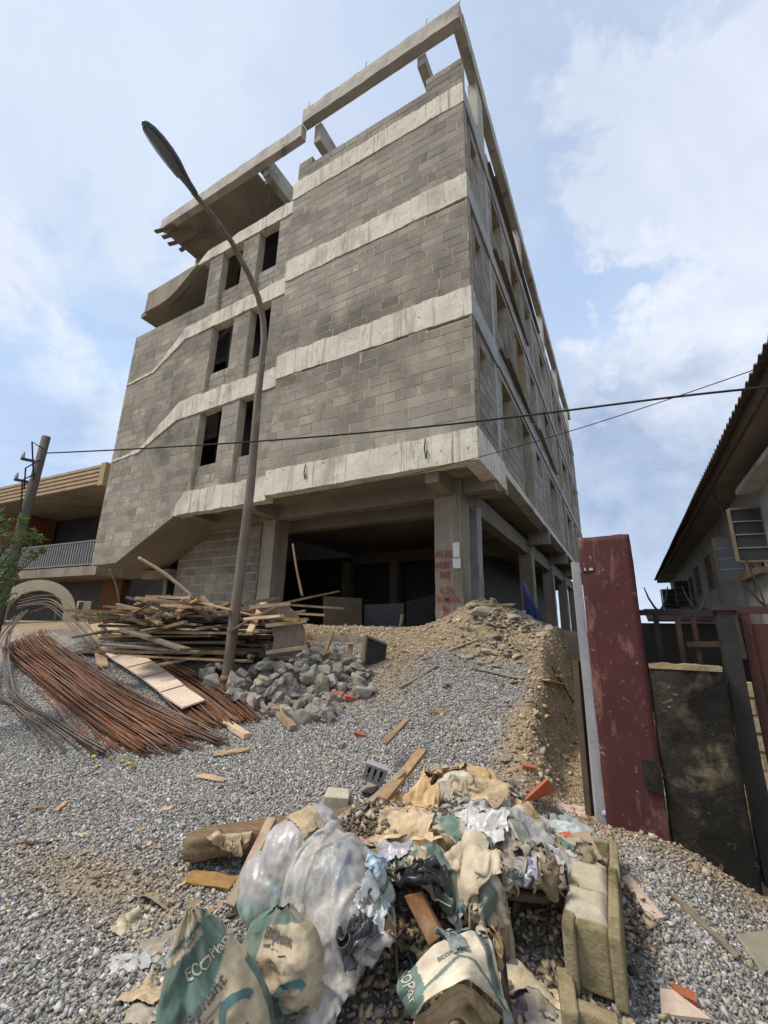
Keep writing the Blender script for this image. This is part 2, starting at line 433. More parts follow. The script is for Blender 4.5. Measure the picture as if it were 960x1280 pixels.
M['blocktop'] = mk('blocktop', (.56, .51, .40), (.43, .38, .28), scale=4.0, bump=.6, bscale=35, bdist=.02, world=True, stains=[((.28, .22, .12), 5, .6, .7, None)])
M['log'] = mk('log', (.36, .25, .145), (.20, .135, .08), scale=4, stretch=(1, 5, 5), bump=1.0, bscale=14, bdist=.03, stains=[((.14, .10, .065), 2.2, .5, .7, (1.5, 1.5, 1.5)), ((.48, .38, .25), 4, .6, .72, None)])
M['cartonrust'] = mk('cartonrust', (.34, .17, .08), (.24, .11, .05), scale=6, bump=.4, stains=[((.40, .30, .18), 5, .5, .65, None), ((.36, .07, .04), 9, .6, .7, None)])
M['orange_tile'] = mk('orange_tile', (.56, .16, .065), (.46, .12, .05), scale=3, bump=.1)
M['cardboard'] = mk('cardboard', (.50, .39, .25), (.38, .29, .18), scale=8, bump=.5, stretch=(1, 6, 1))
M['bottle'] = mk('bottle', (.38, .42, .62), (.30, .34, .52), scale=4, rough=.3, bump=.1)
M['mixboard'] = mk('mixboard', (.42, .33, .25), (.26, .28, .22), scale=7, bump=.3, stains=[((.42, .20, .12), 6, .55, .68, None)])
M['cable'] = mk('cable', (.03, .03, .033), (.02, .02, .022), bump=0)
M['yellow'] = mk('yellow', (.55, .48, .06), (.4, .34, .05), bump=0)
M['bark'] = mk('bark', (.13, .10, .07), (.07, .055, .04), scale=5, bump=.6)
M['polewood'] = mk('polewood', (.13, .115, .10), (.08, .07, .06), scale=3, stretch=(3, 3, .4), bump=.4)
def filmmat(name):
    mt, t_ = newmat(name)
    out = N(t_, 'ShaderNodeOutputMaterial'); b = N(t_, 'ShaderNodeBsdfPrincipled'); tr = N(t_, 'ShaderNodeBsdfTransparent'); mx = N(t_, 'ShaderNodeMixShader')
    tc_ = N(t_, 'ShaderNodeTexCoord'); n_ = noise(t_, tc_.outputs['Object'], 9, 6, .65, .6)
    L(t_, ramp(t_, n_, [(.3, (.46, .43, .38)), (.7, (.62, .60, .56))]), b.inputs['Base Color'])
    b.inputs['Roughness'].default_value = .34; b.inputs['Specular IOR Level'].default_value = .5
    bp_ = N(t_, 'ShaderNodeBump'); bp_.inputs['Strength'].default_value = .35; bp_.inputs['Distance'].default_value = .01
    L(t_, noise(t_, tc_.outputs['Object'], 26, 5, .6, 1.0), bp_.inputs['Height']); L(t_, bp_.outputs[0], b.inputs['Normal'])
    L(t_, ramp(t_, n_, [(.35, g(.26)), (.65, g(.66))]), mx.inputs[0])
    L(t_, tr.outputs[0], mx.inputs[1]); L(t_, b.outputs[0], mx.inputs[2]); L(t_, mx.outputs[0], out.inputs[0])
    return mt
M['clearfilm'] = filmmat('clearfilm')
def leafmat(name, c1, c2):
    mt, t_ = newmat(name)
    out = N(t_, 'ShaderNodeOutputMaterial'); b = N(t_, 'ShaderNodeBsdfPrincipled')
    at = N(t_, 'ShaderNodeAttribute', attribute_name='Tone')
    L(t_, ramp(t_, at.outputs['Fac'], [(0, c2), (1, c1)]), b.inputs['Base Color'])
    b.inputs['Roughness'].default_value = .55
    tr = N(t_, 'ShaderNodeBsdfTranslucent'); L(t_, ramp(t_, at.outputs['Fac'], [(0, c2), (1, c1)]), tr.inputs[0])
    mx = N(t_, 'ShaderNodeMixShader'); mx.inputs[0].default_value = .3
    L(t_, b.outputs[0], mx.inputs[1]); L(t_, tr.outputs[0], mx.inputs[2]); L(t_, mx.outputs[0], out.inputs[0])
    return mt
M['leaf'] = leafmat('leaf', (.17, .24, .05), (.05, .10, .025))
# ------------------------------------------------------------------ ground sheet
def axis(lo, hi, step, far):
    a = list(np.arange(lo, hi + 1e-6, step)); s = step
    x = hi
    while x < far: s *= 1.35; x += s; a.append(x)
    x = lo; s = step; pre = []
    while x > -far: s *= 1.35; x -= s; pre.append(x)
    return np.array(pre[::-1] + a)
gx = axis(-10.5, 2.6, .055, 900); gy = axis(-.3, 9.6, .055, 900)
X, Y = np.meshgrid(gx, gy, indexing='ij')
Z = ground_h(X, Y)
def soilw(x, y):
    """1 where bare sandy soil shows, 0 where gravel lies"""
    yy = y + .25 * np.clip(-x - 2.0, 0, 14)
    n = fbm(x * 1.2, y * 1.2, 21, 4) - .47
    s = sst(6.5, 7.0, yy + 1.4 * n + .25 * np.clip(x + 3.4, -2, 1.2))
    edge = np.interp(y, [0, 4, 5.5, 7, 9, 15, 60], [-.55, -.75, -.95, -1.0, -1.1, -1.5, -1.5])
    e = sst(-.45, -.2, x - edge + .5 * n) * sst(3.9, 4.5, y)
    s = np.maximum(s, e)
    s = np.maximum(s, (.62 * np.exp(-((x + 3.15 + .15 * (y - 6)) / .5) ** 2) + .5 * (n + .1)) * sst(4.6, 5.8, y) * (x > -4.2))
    s = np.maximum(s, .8 * sst(9, 12, -x + .0 * y + 2 * n))
    # dusty packed patch at the left and the littered soil under the refuse
    s = np.maximum(s, .85 * np.exp(-((x + 3.15) / .8) ** 2 - ((y - 2.0 - .12 * (x + 3.1)) / .26) ** 2))
    return np.clip(s, 0, 1)
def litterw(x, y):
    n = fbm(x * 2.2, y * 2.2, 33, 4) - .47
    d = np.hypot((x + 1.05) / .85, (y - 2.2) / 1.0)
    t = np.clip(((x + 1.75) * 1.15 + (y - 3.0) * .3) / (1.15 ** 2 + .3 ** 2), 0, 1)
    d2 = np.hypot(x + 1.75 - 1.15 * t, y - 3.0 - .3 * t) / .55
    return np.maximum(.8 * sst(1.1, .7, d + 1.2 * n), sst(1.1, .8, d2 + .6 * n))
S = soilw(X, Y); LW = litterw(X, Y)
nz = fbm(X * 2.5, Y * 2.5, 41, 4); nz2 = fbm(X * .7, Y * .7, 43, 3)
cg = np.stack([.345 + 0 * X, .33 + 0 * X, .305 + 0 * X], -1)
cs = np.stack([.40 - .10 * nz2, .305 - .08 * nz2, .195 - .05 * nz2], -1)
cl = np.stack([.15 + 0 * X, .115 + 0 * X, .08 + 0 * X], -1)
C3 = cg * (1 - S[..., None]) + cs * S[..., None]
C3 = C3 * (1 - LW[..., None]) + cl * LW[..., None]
far = sst(14, 30, np.hypot(X, Y))[..., None]
C3 = C3 * (1 - far) + np.array([.17, .14, .10]) * far
C3 = C3 * (.78 + .45 * nz)[..., None]
mt, t_ = newmat('gravel_ground')
out = N(t_, 'ShaderNodeOutputMaterial'); b = N(t_, 'ShaderNodeBsdfPrincipled'); L(t_, b.outputs[0], out.inputs[0])
at = N(t_, 'ShaderNodeAttribute', attribute_name='Col'); gm = N(t_, 'ShaderNodeNewGeometry')
vo = N(t_, 'ShaderNodeTexVoronoi'); vo.inputs['Scale'].default_value = 38; L(t_, gm.outputs['Position'], vo.inputs['Vector'])
sp = N(t_, 'ShaderNodeSeparateColor'); L(t_, vo.outputs['Color'], sp.inputs[0])
sa_ = N(t_, 'ShaderNodeAttribute', attribute_name='Soil')
ms_ = N(t_, 'ShaderNodeMapRange'); ms_.inputs['To Min'].default_value = .8; ms_.inputs['To Max'].default_value = .08; L(t_, sa_.outputs['Fac'], ms_.inputs['Value'])
cc = mixc(t_, at.outputs['Color'], ramp(t_, sp.outputs[0], [(0, g(.6)), (.5, g(.98)), (1, g(1.45))]), ms_.outputs[0], 'MULTIPLY')
md_ = noise(t_, gm.outputs['Position'], 7, 8, .7)
cc = mixc(t_, cc, ramp(t_, md_, [(.3, g(.55)), (.7, g(1.25))]), .75, 'MULTIPLY')
fn = noise(t_, gm.outputs['Position'], 60, 5, .7)
cc = mixc(t_, cc, ramp(t_, fn, [(.25, g(.6)), (.75, g(1.25))]), .7, 'MULTIPLY')
L(t_, cc, b.inputs['Base Color']); b.inputs['Roughness'].default_value = .95; b.inputs['Specular IOR Level'].default_value = .2
hm = N(t_, 'ShaderNodeMath', operation='ADD'); L(t_, fn, hm.inputs[0]); L(t_, vo.outputs['Distance'], hm.inputs[1])
bp = N(t_, 'ShaderNodeBump'); bp.inputs['Strength'].default_value = .8; bp.inputs['Distance'].default_value = .02
L(t_, hm.outputs[0], bp.inputs['Height']); L(t_, bp.outputs[0], b.inputs['Normal'])
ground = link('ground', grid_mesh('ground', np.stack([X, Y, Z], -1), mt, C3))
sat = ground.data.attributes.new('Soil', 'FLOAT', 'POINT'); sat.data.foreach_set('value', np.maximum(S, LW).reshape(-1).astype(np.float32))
tag(ground, None, None, None, 'structure')

# ------------------------------------------------------------------ loose gravel chips (uncountable)
def chips(name, pts, size, mat, squash=.55, seed=0, colfn=None):
    r = np.random.default_rng(seed); n = len(pts)
    ico = np.array([(x_, y_, z_) for z_ in (-1, 1) for y_ in (-1, 1) for x_ in (-1, 1)], np.float32) * .68
    tri = np.array([(0, 2, 3), (0, 3, 1), (4, 5, 7), (4, 7, 6), (0, 1, 5), (0, 5, 4), (2, 6, 7), (2, 7, 3), (0, 4, 6), (0, 6, 2), (1, 3, 7), (1, 7, 5)], np.int32)
    sc = size[:, None] * np.stack([r.uniform(.8, 1.5, n), r.uniform(.55, 1.0, n), r.uniform(.3, .7, n)], -1)
    v = (ico[None] + r.uniform(-.42, .42, (n, 8, 3))) * sc[:, None, :]
    a, bb, c = r.uniform(0, 6.28, n), r.normal(0, .5, n), r.normal(0, .5, n)
    ca, sa = np.cos(a), np.sin(a); cb, sb = np.cos(bb), np.sin(bb); cc_, sc_ = np.cos(c), np.sin(c)
    x, y, z = v[..., 0], v[..., 1], v[..., 2]
    y, z = y * cb[:, None] - z * sb[:, None], y * sb[:, None] + z * cb[:, None]
    x, z = x * cc_[:, None] + z * sc_[:, None], -x * sc_[:, None] + z * cc_[:, None]
    x, y = x * ca[:, None] - y * sa[:, None], x * sa[:, None] + y * ca[:, None]
    V = np.stack([x, y, z], -1) + pts[:, None, :]
    F = (tri[None] + (np.arange(n) * 8)[:, None, None]).reshape(-1)
    me = bpy.data.meshes.new(name)
    me.vertices.add(n * 8); me.vertices.foreach_set('co', V.reshape(-1).astype(np.float32))
    me.loops.add(len(F)); me.loops.foreach_set('vertex_index', F.astype(np.int32))
    nf = len(F) // 3; me.polygons.add(nf); me.polygons.foreach_set('loop_start', (np.arange(nf) * 3).astype(np.int32))
    me.update(calc_edges=True); me.materials.append(mat)
    tint = colfn(r, pts)
    ca_ = me.color_attributes.new('Col', 'FLOAT_COLOR', 'POINT'); c4 = np.ones((n * 8, 4), np.float32)
    c4[:, :3] = np.repeat(tint, 8, 0); ca_.data.foreach_set('color', c4.reshape(-1))
    return link(name, me)
mtc, t_ = newmat('stone_chip')
out = N(t_, 'ShaderNodeOutputMaterial'); b = N(t_, 'ShaderNodeBsdfPrincipled'); L(t_, b.outputs[0], out.inputs[0])
at = N(t_, 'ShaderNodeAttribute', attribute_name='Col'); gm = N(t_, 'ShaderNodeNewGeometry')
fn = noise(t_, gm.outputs['Position'], 120, 3, .6)
L(t_, mixc(t_, at.outputs['Color'], ramp(t_, fn, [(.3, g(.75)), (.7, g(1.2))]), .8, 'MULTIPLY'), b.inputs['Base Color'])
b.inputs['Roughness'].default_value = .85; b.inputs['Specular IOR Level'].default_value = .3

def in_view(P, marg=300):
    d = P - EYE; zc = d @ FW
    px = 480 + CAM_F * (d @ RR) / np.maximum(zc, .01); py = 640 - CAM_F * (d @ UU) / np.maximum(zc, .01)
    return (zc > .3) & (px > -marg) & (px < 960 + marg) & (py < 1280 + min(marg, 220))
def scatter(n, x0, x1, y0, y1, seed):
    r = np.random.default_rng(seed)
    return r.uniform(x0, x1, n), r.uniform(y0, y1, n), r
def chipcol(r, pts):
    n = len(pts)
    v = np.clip(r.lognormal(-.02, .36, n), .4, 2.0)[:, None]
    base = np.array([.312, .306, .293])[None] * v
    warm = (r.random(n) < .10)[:, None]
    base = np.where(warm, np.array([.33, .25, .17])[None] * v * .8, base)
    sw = soilw(pts[:, 0], pts[:, 1])[:, None] * .75
    base = base * (1 - sw) + np.array([.37, .29, .195])[None] * np.sqrt(v) * sw
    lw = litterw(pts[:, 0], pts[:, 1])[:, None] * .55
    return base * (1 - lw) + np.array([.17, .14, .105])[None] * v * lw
xs, ys, ss = [], [], []
for (n, x0, x1, y0, y1, s0, s1, seed) in ((195000, -7.2, 1.9, .5, 4.6, .007, .0145, 1), (120000, -9.5, 1.2, 3.0, 7.4, .008, .016, 2), (7000, -6, 1.6, .8, 5, .014, .023, 3)):
    x, y, r = scatter(n, x0, x1, y0, y1, seed)
    keep = r.random(n) > soilw(x, y) * .93
    keep &= r.random(n) > litterw(x, y) * .75
    sz = r.uniform(s0, s1, n)
    xs.append(x[keep]); ys.append(y[keep]); ss.append(sz[keep])
x = np.concatenate(xs); y = np.concatenate(ys); sz = np.concatenate(ss)
P = np.stack([x, y, ground_h(x, y) + sz * RNG.uniform(-.15, .75, len(x))], -1)
k = in_view(P, 480)
gravel = chips('gravel', P[k], sz[k], mtc, colfn=chipcol)
tag(gravel, 'blue grey crushed stone chippings spread over the sloping ground', 'gravel', None, 'stuff')
# earthy crumbs and small chunks over the soil zones
x, y, r = scatter(60000, -6.5, .3, 4.2, 10.5, 9)
sz = np.clip(r.lognormal(-4.75, .6, len(x)), .004, .05)
keep = (r.random(len(x)) < soilw(x, y) * .85)
x, y, sz = x[keep], y[keep], sz[keep]
P = np.stack([x, y, ground_h(x, y) + sz * .2], -1); k = in_view(P)
def soilcol(r, pts):
    n = len(pts); v = np.clip(r.lognormal(0, .3, n), .5, 1.8)[:, None]
    t = (r.random(n) < .35)[:, None]
    return np.where(t, np.array([.40, .35, .27])[None], np.array([.37, .285, .18])[None]) * v
crumbs = chips('soil_crumbs', P[k], sz[k], mtc, seed=5, colfn=soilcol)
tag(crumbs, 'crumbs of sandy soil and mortar scattered on the bare slope', 'soil crumbs', None, 'stuff')
# trodden litter: splinters, bark and crushed scraps under the refuse
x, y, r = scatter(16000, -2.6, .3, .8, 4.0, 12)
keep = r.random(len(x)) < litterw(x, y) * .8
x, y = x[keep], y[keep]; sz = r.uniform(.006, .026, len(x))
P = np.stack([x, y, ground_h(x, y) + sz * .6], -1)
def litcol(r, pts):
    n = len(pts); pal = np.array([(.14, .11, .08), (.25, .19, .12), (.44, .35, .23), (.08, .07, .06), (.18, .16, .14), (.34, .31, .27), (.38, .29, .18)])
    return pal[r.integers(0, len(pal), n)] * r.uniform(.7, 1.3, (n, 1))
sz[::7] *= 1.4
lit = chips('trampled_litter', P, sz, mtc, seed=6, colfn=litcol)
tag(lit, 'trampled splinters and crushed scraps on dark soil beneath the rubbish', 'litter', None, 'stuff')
# ------------------------------------------------------------------ block walls
def rsub(r, o):
    """rectangle minus opening -> list of rectangles (u0,u1,z0,z1)"""
    a0, a1, b0, b1 = r; c0, c1, d0, d1 = o
    if c0 >= a1 or c1 <= a0 or d0 >= b1 or d1 <= b0: return [r]
    res = []
    if c0 > a0: res.append((a0, c0, b0, b1))
    if c1 < a1: res.append((c1, a1, b0, b1))
    m0, m1 = max(a0, c0), min(a1, c1)
    if d0 > b0: res.append((m0, m1, b0, d0))
    if d1 < b1: res.append((m0, m1, d1, b1))
    return res
def clip_half(poly, a, b, c):
    """keep a*u + b*z >= c"""
    out_ = []
    for i in range(len(poly)):
        p, q = poly[i], poly[(i + 1) % len(poly)]
        fp, fq = a * p[0] + b * p[1] - c, a * q[0] + b * q[1] - c
        if fp >= 0: out_.append(p)
        if fp * fq < 0:
            t = fp / (fp - fq); out_.append((p[0] + (q[0] - p[0]) * t, p[1] + (q[1] - p[1]) * t))
    return out_
def blocks(mb, ax, pos, sgn, u0, u1, z0, z1, opens=(), halves=(), ch=.232, bl=.47, joint=.018, jit=.0035, depth=.1, seed=0, sag=0.0, mean=.5):
    """front faces of single blocks; ax 'y' -> wall plane y=pos, 'x' -> plane x=pos; outward = sgn"""
    rr = random.Random(seed)
    nz = max(1, round((z1 - z0) / ch)); ch = (z1 - z0) / nz
    for k in range(nz):
        za, zb = z0 + k * ch, z0 + (k + 1) * ch
        u = u0 - (bl * .5 if k % 2 else 0) - rr.uniform(0, .08)
        while u < u1:
            w = bl * (1 if rr.random() > .12 else rr.uniform(.4, .7))
            r0 = (max(u, u0), min(u + w, u1), za, zb); u += w
            if r0[1] - r0[0] < .05: continue
            parts = [r0]
            for o in opens:
                parts = [p for q in parts for p in rsub(q, o)]
            tone = min(1, max(0, rr.gauss(mean, .17)))
            off = rr.uniform(-jit, jit); jw = joint * rr.uniform(.6, 1.6)
            for (a0, a1, b0, b1) in parts:
                if a1 - a0 < .045 or b1 - b0 < .045: continue
                j = lambda: rr.uniform(-.004, .004)
                h_ = jw / 2
                poly = [(a0 + h_ + j(), b0 + h_ + j()), (a1 - h_ + j(), b0 + h_ + j()), (a1 - h_ + j(), b1 - h_ + j()), (a0 + h_ + j(), b1 - h_ + j())]
                for hh in halves: poly = clip_half(poly, *hh) if len(poly) > 2 else poly
                if len(poly) < 3: continue
                f0 = pos + sgn * (off * .7 + .0045); f1 = pos - sgn * depth
                tl = rr.uniform(-.0012, .0012)
                if ax == 'y':
                    vf = [(p[0], f0 + tl * (i % 2), p[1]) for i, p in enumerate(poly)]; vb = [(p[0], f1, p[1]) for p in poly]
                else:
                    vf = [(f0 + tl * (i % 2), p[0], p[1]) for i, p in enumerate(poly)]; vb = [(f1, p[0], p[1]) for p in poly]
                n = len(poly)
                mb.add(vf + vb, [tuple(range(n))] + [(i, n + i, n + (i + 1) % n, (i + 1) % n) for i in range(n)], tone, 0)
def backing(mb, ax, lo, hi, u0, u1, z0, z1, opens=(), mi=1):
    """solid mortar coloured wall core with openings (no inner faces)"""
    us = sorted({u0, u1, *[min(max(v, u0), u1) for o in opens for v in o[:2]]})
    zs = sorted({z0, z1, *[min(max(v, z0), z1) for o in opens for v in o[2:]]})
    def solid(i, k):
        if i < 0 or k < 0 or i >= len(us) - 1 or k >= len(zs) - 1: return False
        cu, cz = (us[i] + us[i + 1]) / 2, (zs[k] + zs[k + 1]) / 2
        return not any(o[0] < cu < o[1] and o[2] < cz < o[3] for o in opens)
    def P(u, t, z): return (u, t, z) if ax == 'y' else (t, u, z)
    for i in range(len(us) - 1):
        for k in range(len(zs) - 1):
            if not solid(i, k): continue
            a, b_, c, d = us[i], us[i + 1], zs[k], zs[k + 1]
            for t in (lo, hi): mb.add([P(a, t, c), P(b_, t, c), P(b_, t, d), P(a, t, d)], [(0, 1, 2, 3)], .5, mi)
            if not solid(i - 1, k): mb.add([P(a, lo, c), P(a, hi, c), P(a, hi, d), P(a, lo, d)], [(0, 1, 2, 3)], .5, mi)
            if not solid(i + 1, k): mb.add([P(b_, lo, c), P(b_, hi, c), P(b_, hi, d), P(b_, lo, d)], [(0, 1, 2, 3)], .5, mi)
            if not solid(i, k - 1): mb.add([P(a, lo, c), P(a, hi, c), P(b_, hi, c), P(b_, lo, c)], [(0, 1, 2, 3)], .5, mi)
            if not solid(i, k + 1): mb.add([P(a, lo, d), P(a, hi, d), P(b_, hi, d), P(b_, lo, d)], [(0, 1, 2, 3)], .5, mi)
def band(mb, ax, front, back, pts_lo, pts_hi, seed=0, jit=.022, step=.045, bulge=.014, mi=0):
    """cast concrete strip between a lower and an upper polyline (u,z), with rough edges and a wavy face"""
    u0, u1 = pts_lo[0][0], pts_lo[-1][0]
    n = max(3, int(abs(u1 - u0) / step)); us = np.linspace(u0, u1, n + 1)
    up = u1 > u0
    il = lambda pts, u: np.interp(u, [p[0] for p in pts], [p[1] for p in pts])
    lo = il(pts_lo, us) + jit * .35 * (fbm(us * 2.2, us * 0 + seed, seed, 4) - .47) * 2 + jit * .45 * (fbm(us * 9, us * 0 + 3, seed + 2, 2) - .4)
    hi = il(pts_hi, us) + jit * .55 * (fbm(us * 2.8, us * 0 + seed + 9, seed + 5, 4) - .47) * 2 + jit * .7 * (fbm(us * 11, us * 0 + 7, seed + 7, 2) - .4)
    m_ = 6; vs = []; fs = []
    for i, u in enumerate(us):
        for k in range(m_ + 1):
            z = lo[i] + (hi[i] - lo[i]) * k / m_
            dpt = bulge * (float(fbm(np.array(u * 2.3), np.array(z * 3.1), seed + 11, 4)) - .47) * 2
            t = front + (dpt if front > back else -dpt)
            vs.append((u, t, z) if ax == 'y' else (t, u, z))
        for z in (hi[i], lo[i]): vs.append((u, back, z) if ax == 'y' else (back, u, z))
    w = m_ + 3
    for i in range(n):
        for k in range(w):
            a, b_ = i * w + k, i * w + (k + 1) % w
            fs.append((a, b_, b_ + w, a + w))
    fs.append(tuple(range(w))); fs.append(tuple(n * w + k for k in range(w - 1, -1, -1)))
    mb.add(vs, fs, .5, mi)

# ------------------------------------------------------------------ the unfinished building
B = thing('unfinished_building', 'tall unfinished concrete block building of four storeys on columns', 'building', (0, 0, 0))
BX0, BX1, XC, YF = -14.1, -2.0, -7.1, 7.0        # left end, right corner, box/wing junction, front plane
YW = 7.06                                        # wing face
YEND = 31.0
def part(name, mb, mats, parent=B, smooth=False, **kw): return mb.build(name, mats, parent, smooth, **kw)
# front wall of the right-hand box, one per storey
for k, (z0, z1) in enumerate(((5.15, 7.63), (8.28, 10.62), (11.28, 13.5))):
    mb = MB()
    blocks(mb, 'y', YF, -1, XC, BX1 - .005, z0, z1 - (.05 if k == 0 else .02), opens=((-3.0, -2.0, z1 - .10, z1), (-4.6, -3.35, z1 - .07, z1), (-6.3, -5.5, z1 - .06, z1)) if k < 2 else (), seed=10 + k, depth=.02, joint=.021, mean=(.62, .5, .30)[k])
    backing(mb, 'y', YF + .001, YF + .22, XC + .004, BX1 - .012, z0 - .1, z1 + .1, ((-2.95, -2.06, z1 - .075, z1), (-4.55, -3.4, z1 - .05, z1), (-6.25, -5.55, z1 - .045, z1)) if k < 2 else ())
    part('front_wall', mb, [M['block'], M['mortar']])
mb = MB()                                        # roof parapet, stepped up to the corner
blocks(mb, 'y', YF, -1, XC + .1, BX1 - .005, 14.08, 14.55, seed=20, depth=.2)
blocks(mb, 'y', YF, -1, -2.95, BX1 - .005, 14.55, 14.98, seed=21, depth=.2, ch=.215)
blocks(mb, 'y', YF, -1, -7.0, -6.5, 14.55, 14.80, seed=22, depth=.2)
backing(mb, 'y', YF + .008, YF + .21, XC + .1, BX1 - .012, 14.0, 14.54)
backing(mb, 'y', YF + .008, YF + .21, -2.94, BX1 - .012, 14.545, 14.96)
part('parapet', mb, [M['block'], M['mortar']])
for k, (z0, z1) in enumerate(((4.55, 5.16), (7.62, 8.29), (10.61, 11.29), (13.49, 14.10))):
    mb = MB(); band(mb, 'y', YF - .022, YF + .25, [(XC - .02, z0), (BX1, z0)], [(XC - .02, z1), (BX1, z1)], seed=30 + 7 * k, jit=.075 if k else .04)
    part('concrete_band', mb, M['band'])
# stair wing -------------------------------------------------------
mb = MB()
hv = [(0, 1, 3.29), (-(4.46 - 3.33) / (12.73 - 10.39), 1, 3.33 + (4.46 - 3.33) / (12.73 - 10.39) * 12.73)]
blocks(mb, 'y', YW, -1, BX0, -9.95, 3.28, 11.36, seed=41, depth=.02, halves=hv)
mb.prism([(BX0 + .01, 3.295), (-12.73, 3.335), (-10.4, 4.462), (-9.955, 4.462), (-9.955, 11.34), (BX0 + .01, 11.27)], 'y', YW + .001, YW + .22, .5, 1)
blocks(mb, 'y', YW, -1, -10.57, -9.95, 11.36, 13.1, seed=42, depth=.02)
backing(mb, 'y', YW + .001, YW + .22, -10.565, -9.955, 11.35, 13.12)
part('stair_wall', mb, [M['block'], M['mortar']])
WIN = [(-9.95, -9.05), (-8.4, -7.6)]
lev = ((5.05, 5.80, 7.38, 7.48), (8.05, 8.70, 10.25, 10.33), (10.8, 11.6, 13.06, 13.12))
for k, (zb, zs_, zt, ze) in enumerate(lev):
    mb = MB(); op = [(a, b_, zb - .2, zt + .2) for a, b_ in WIN]
    blocks(mb, 'y', YW, -1, -9.95, XC, zb, ze, op, seed=50 + k, depth=.02)
    backing(mb, 'y', YW + .001, YW + .24, -9.95, XC, zb - .1, ze + .1, op)
    part('wing_pier', mb, [M['block'], M['mortar']])
    for a, b_ in WIN:
        mb = MB(); blocks(mb, 'y', YW + .09, -1, a, b_, zb - .05, zs_, seed=60 + k, depth=.02)
        backing(mb, 'y', YW + .096, YW + .24, a, b_, zb - .05, zs_ - .004)
        part('spandrel', mb, [M['block'], M['mortar']])
# wing bands with the stepped stair edges
wb = [([(-10.42, 4.44), (XC, 4.44)], [(-10.42, 4.72), (-10.1, 5.06), (XC, 5.06)], 1.0),
      ([(-14.08, 6.62), (-12.62, 6.70), (-11.0, 7.42), (XC, 7.46)], [(-14.08, 6.68), (-12.55, 6.86), (-11.0, 8.02), (-9.3, 8.07), (XC, 8.04)], 1.0),
      ([(-14.08, 9.42), (-12.63, 9.50), (-11.2, 10.28), (XC, 10.30)], [(-14.08, 9.49), (-12.6, 9.60), (-11.25, 10.72), (XC, 10.82)], 1.0),
      ([(-11.2, 13.10), (XC, 13.08)], [(-11.2, 13.16), (-10.8, 13.48), (XC, 13.57)], 1.0)]
for k, (lo, hi, _) in enumerate(wb):
    mb = MB(); band(mb, 'y', YW - .03, YW + .23, lo, hi, seed=71 + 5 * k, jit=.085)
    part('stair_band', mb, M['band'])
# stair flights: soffits at the foot and the open landing at the top
def flight(z_land, y0, y1, thick=.18):
    mb = MB()
    mb.prism([(BX0, z_land), (-12.73, z_land + .04), (-10.39, z_land + 1.17), (-10.0, z_land + 1.17), (-10.0, z_land + 1.17 + thick * 1.3), (-10.5, z_land + 1.17 + thick * 1.3), (-12.8, z_land + thick + .05), (BX0, z_land + thick)], 'y', y0, y1)
    return mb
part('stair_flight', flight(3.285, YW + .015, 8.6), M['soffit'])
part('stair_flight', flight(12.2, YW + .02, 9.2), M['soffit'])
mb = MB()                                        # parapet of the top landing, sloping edge
band(mb, 'y', YF - .01, YW + .14, [(-13.76, 12.22), (-12.6, 12.26), (-12.2, 12.40), (-11.15, 13.08)], [(-13.76, 13.06), (-12.6, 13.10), (-12.2, 13.11), (-11.15, 13.14)], seed=91, jit=.012)
part('landing_parapet', mb, M['concrete'])
mb = MB(); mb.box((BX0, YW + .24, 3.3), (BX0 + .2, YEND, 11.3)); mb.box((BX0, 9.0, 11.302), (BX0 + .2, YEND, 14))
part('inner_wall_or_screen', mb, M['concrete'])
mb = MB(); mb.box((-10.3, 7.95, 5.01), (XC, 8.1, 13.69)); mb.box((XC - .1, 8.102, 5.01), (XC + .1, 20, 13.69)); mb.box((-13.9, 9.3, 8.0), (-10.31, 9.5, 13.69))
part('inner_wall_or_screen', mb, M['dark'])  # near-black walls added to keep the wing windows dark
# side facade ------------------------------------------------------
XS = BX1
side_lev = ((5.22, 7.62), (8.02, 10.60), (10.98, 13.5))
yo = [(7.55, 8.05, .60, .86), (9.42, 10.55, .42, .97), (11.6, 13.1, 0, 1.0), (14.0, 14.85, .62, .92), (16.9, 18.3, .48, .92), (20.6, 21.6, 0, 1), (22.3, 24.2, .42, .88), (25.6, 26.8, 0, 1), (27.6, 29.2, .45, .9)]
for k, (z0, z1) in enumerate(side_lev):
    mb = MB(); H_ = z1 - z0
    op = [(a, b_, z0 + f0 * H_ - (.02 if f0 == 0 else 0), z0 + f1 * H_ + (.02 if f1 == 1 else 0)) for (a, b_, f0, f1) in yo]
    blocks(mb, 'x', XS - .04, 1, 7.46, YEND, z0, z1, op, seed=110 + k, depth=.02)
    backing(mb, 'x', XS - .27, XS - .046, 7.46, YEND, z0 - .1, z1 + .1, op)
    part('side_wall', mb, [M['block'], M['mortar']])
    mb = MB(); blocks(mb, 'x', XS - .004, 1, 7.0, 7.16, z0, z1 - .02, seed=117 + k, depth=.02); mb.box((XS - .25, 7.05, z0), (XS - .02, 7.15, z1 - .05))
    mb.box((XS - .30, 7.23, z0), (XS - .14, 7.45, z1))
    part('corner_return', mb, [M['block'], M['mortar']])
for k, (z0, z1) in enumerate(((4.552, 5.17), (7.60, 8.10), (10.60, 11.10), (13.48, 14.02))):
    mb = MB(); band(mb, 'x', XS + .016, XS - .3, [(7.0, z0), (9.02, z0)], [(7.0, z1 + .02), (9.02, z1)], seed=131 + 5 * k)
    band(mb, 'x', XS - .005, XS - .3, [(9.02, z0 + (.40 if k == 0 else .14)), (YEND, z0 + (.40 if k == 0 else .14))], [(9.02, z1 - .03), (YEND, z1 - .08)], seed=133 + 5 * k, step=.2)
    part('slab_edge', mb, M['band'] if k == 0 else M['band_shaded'])
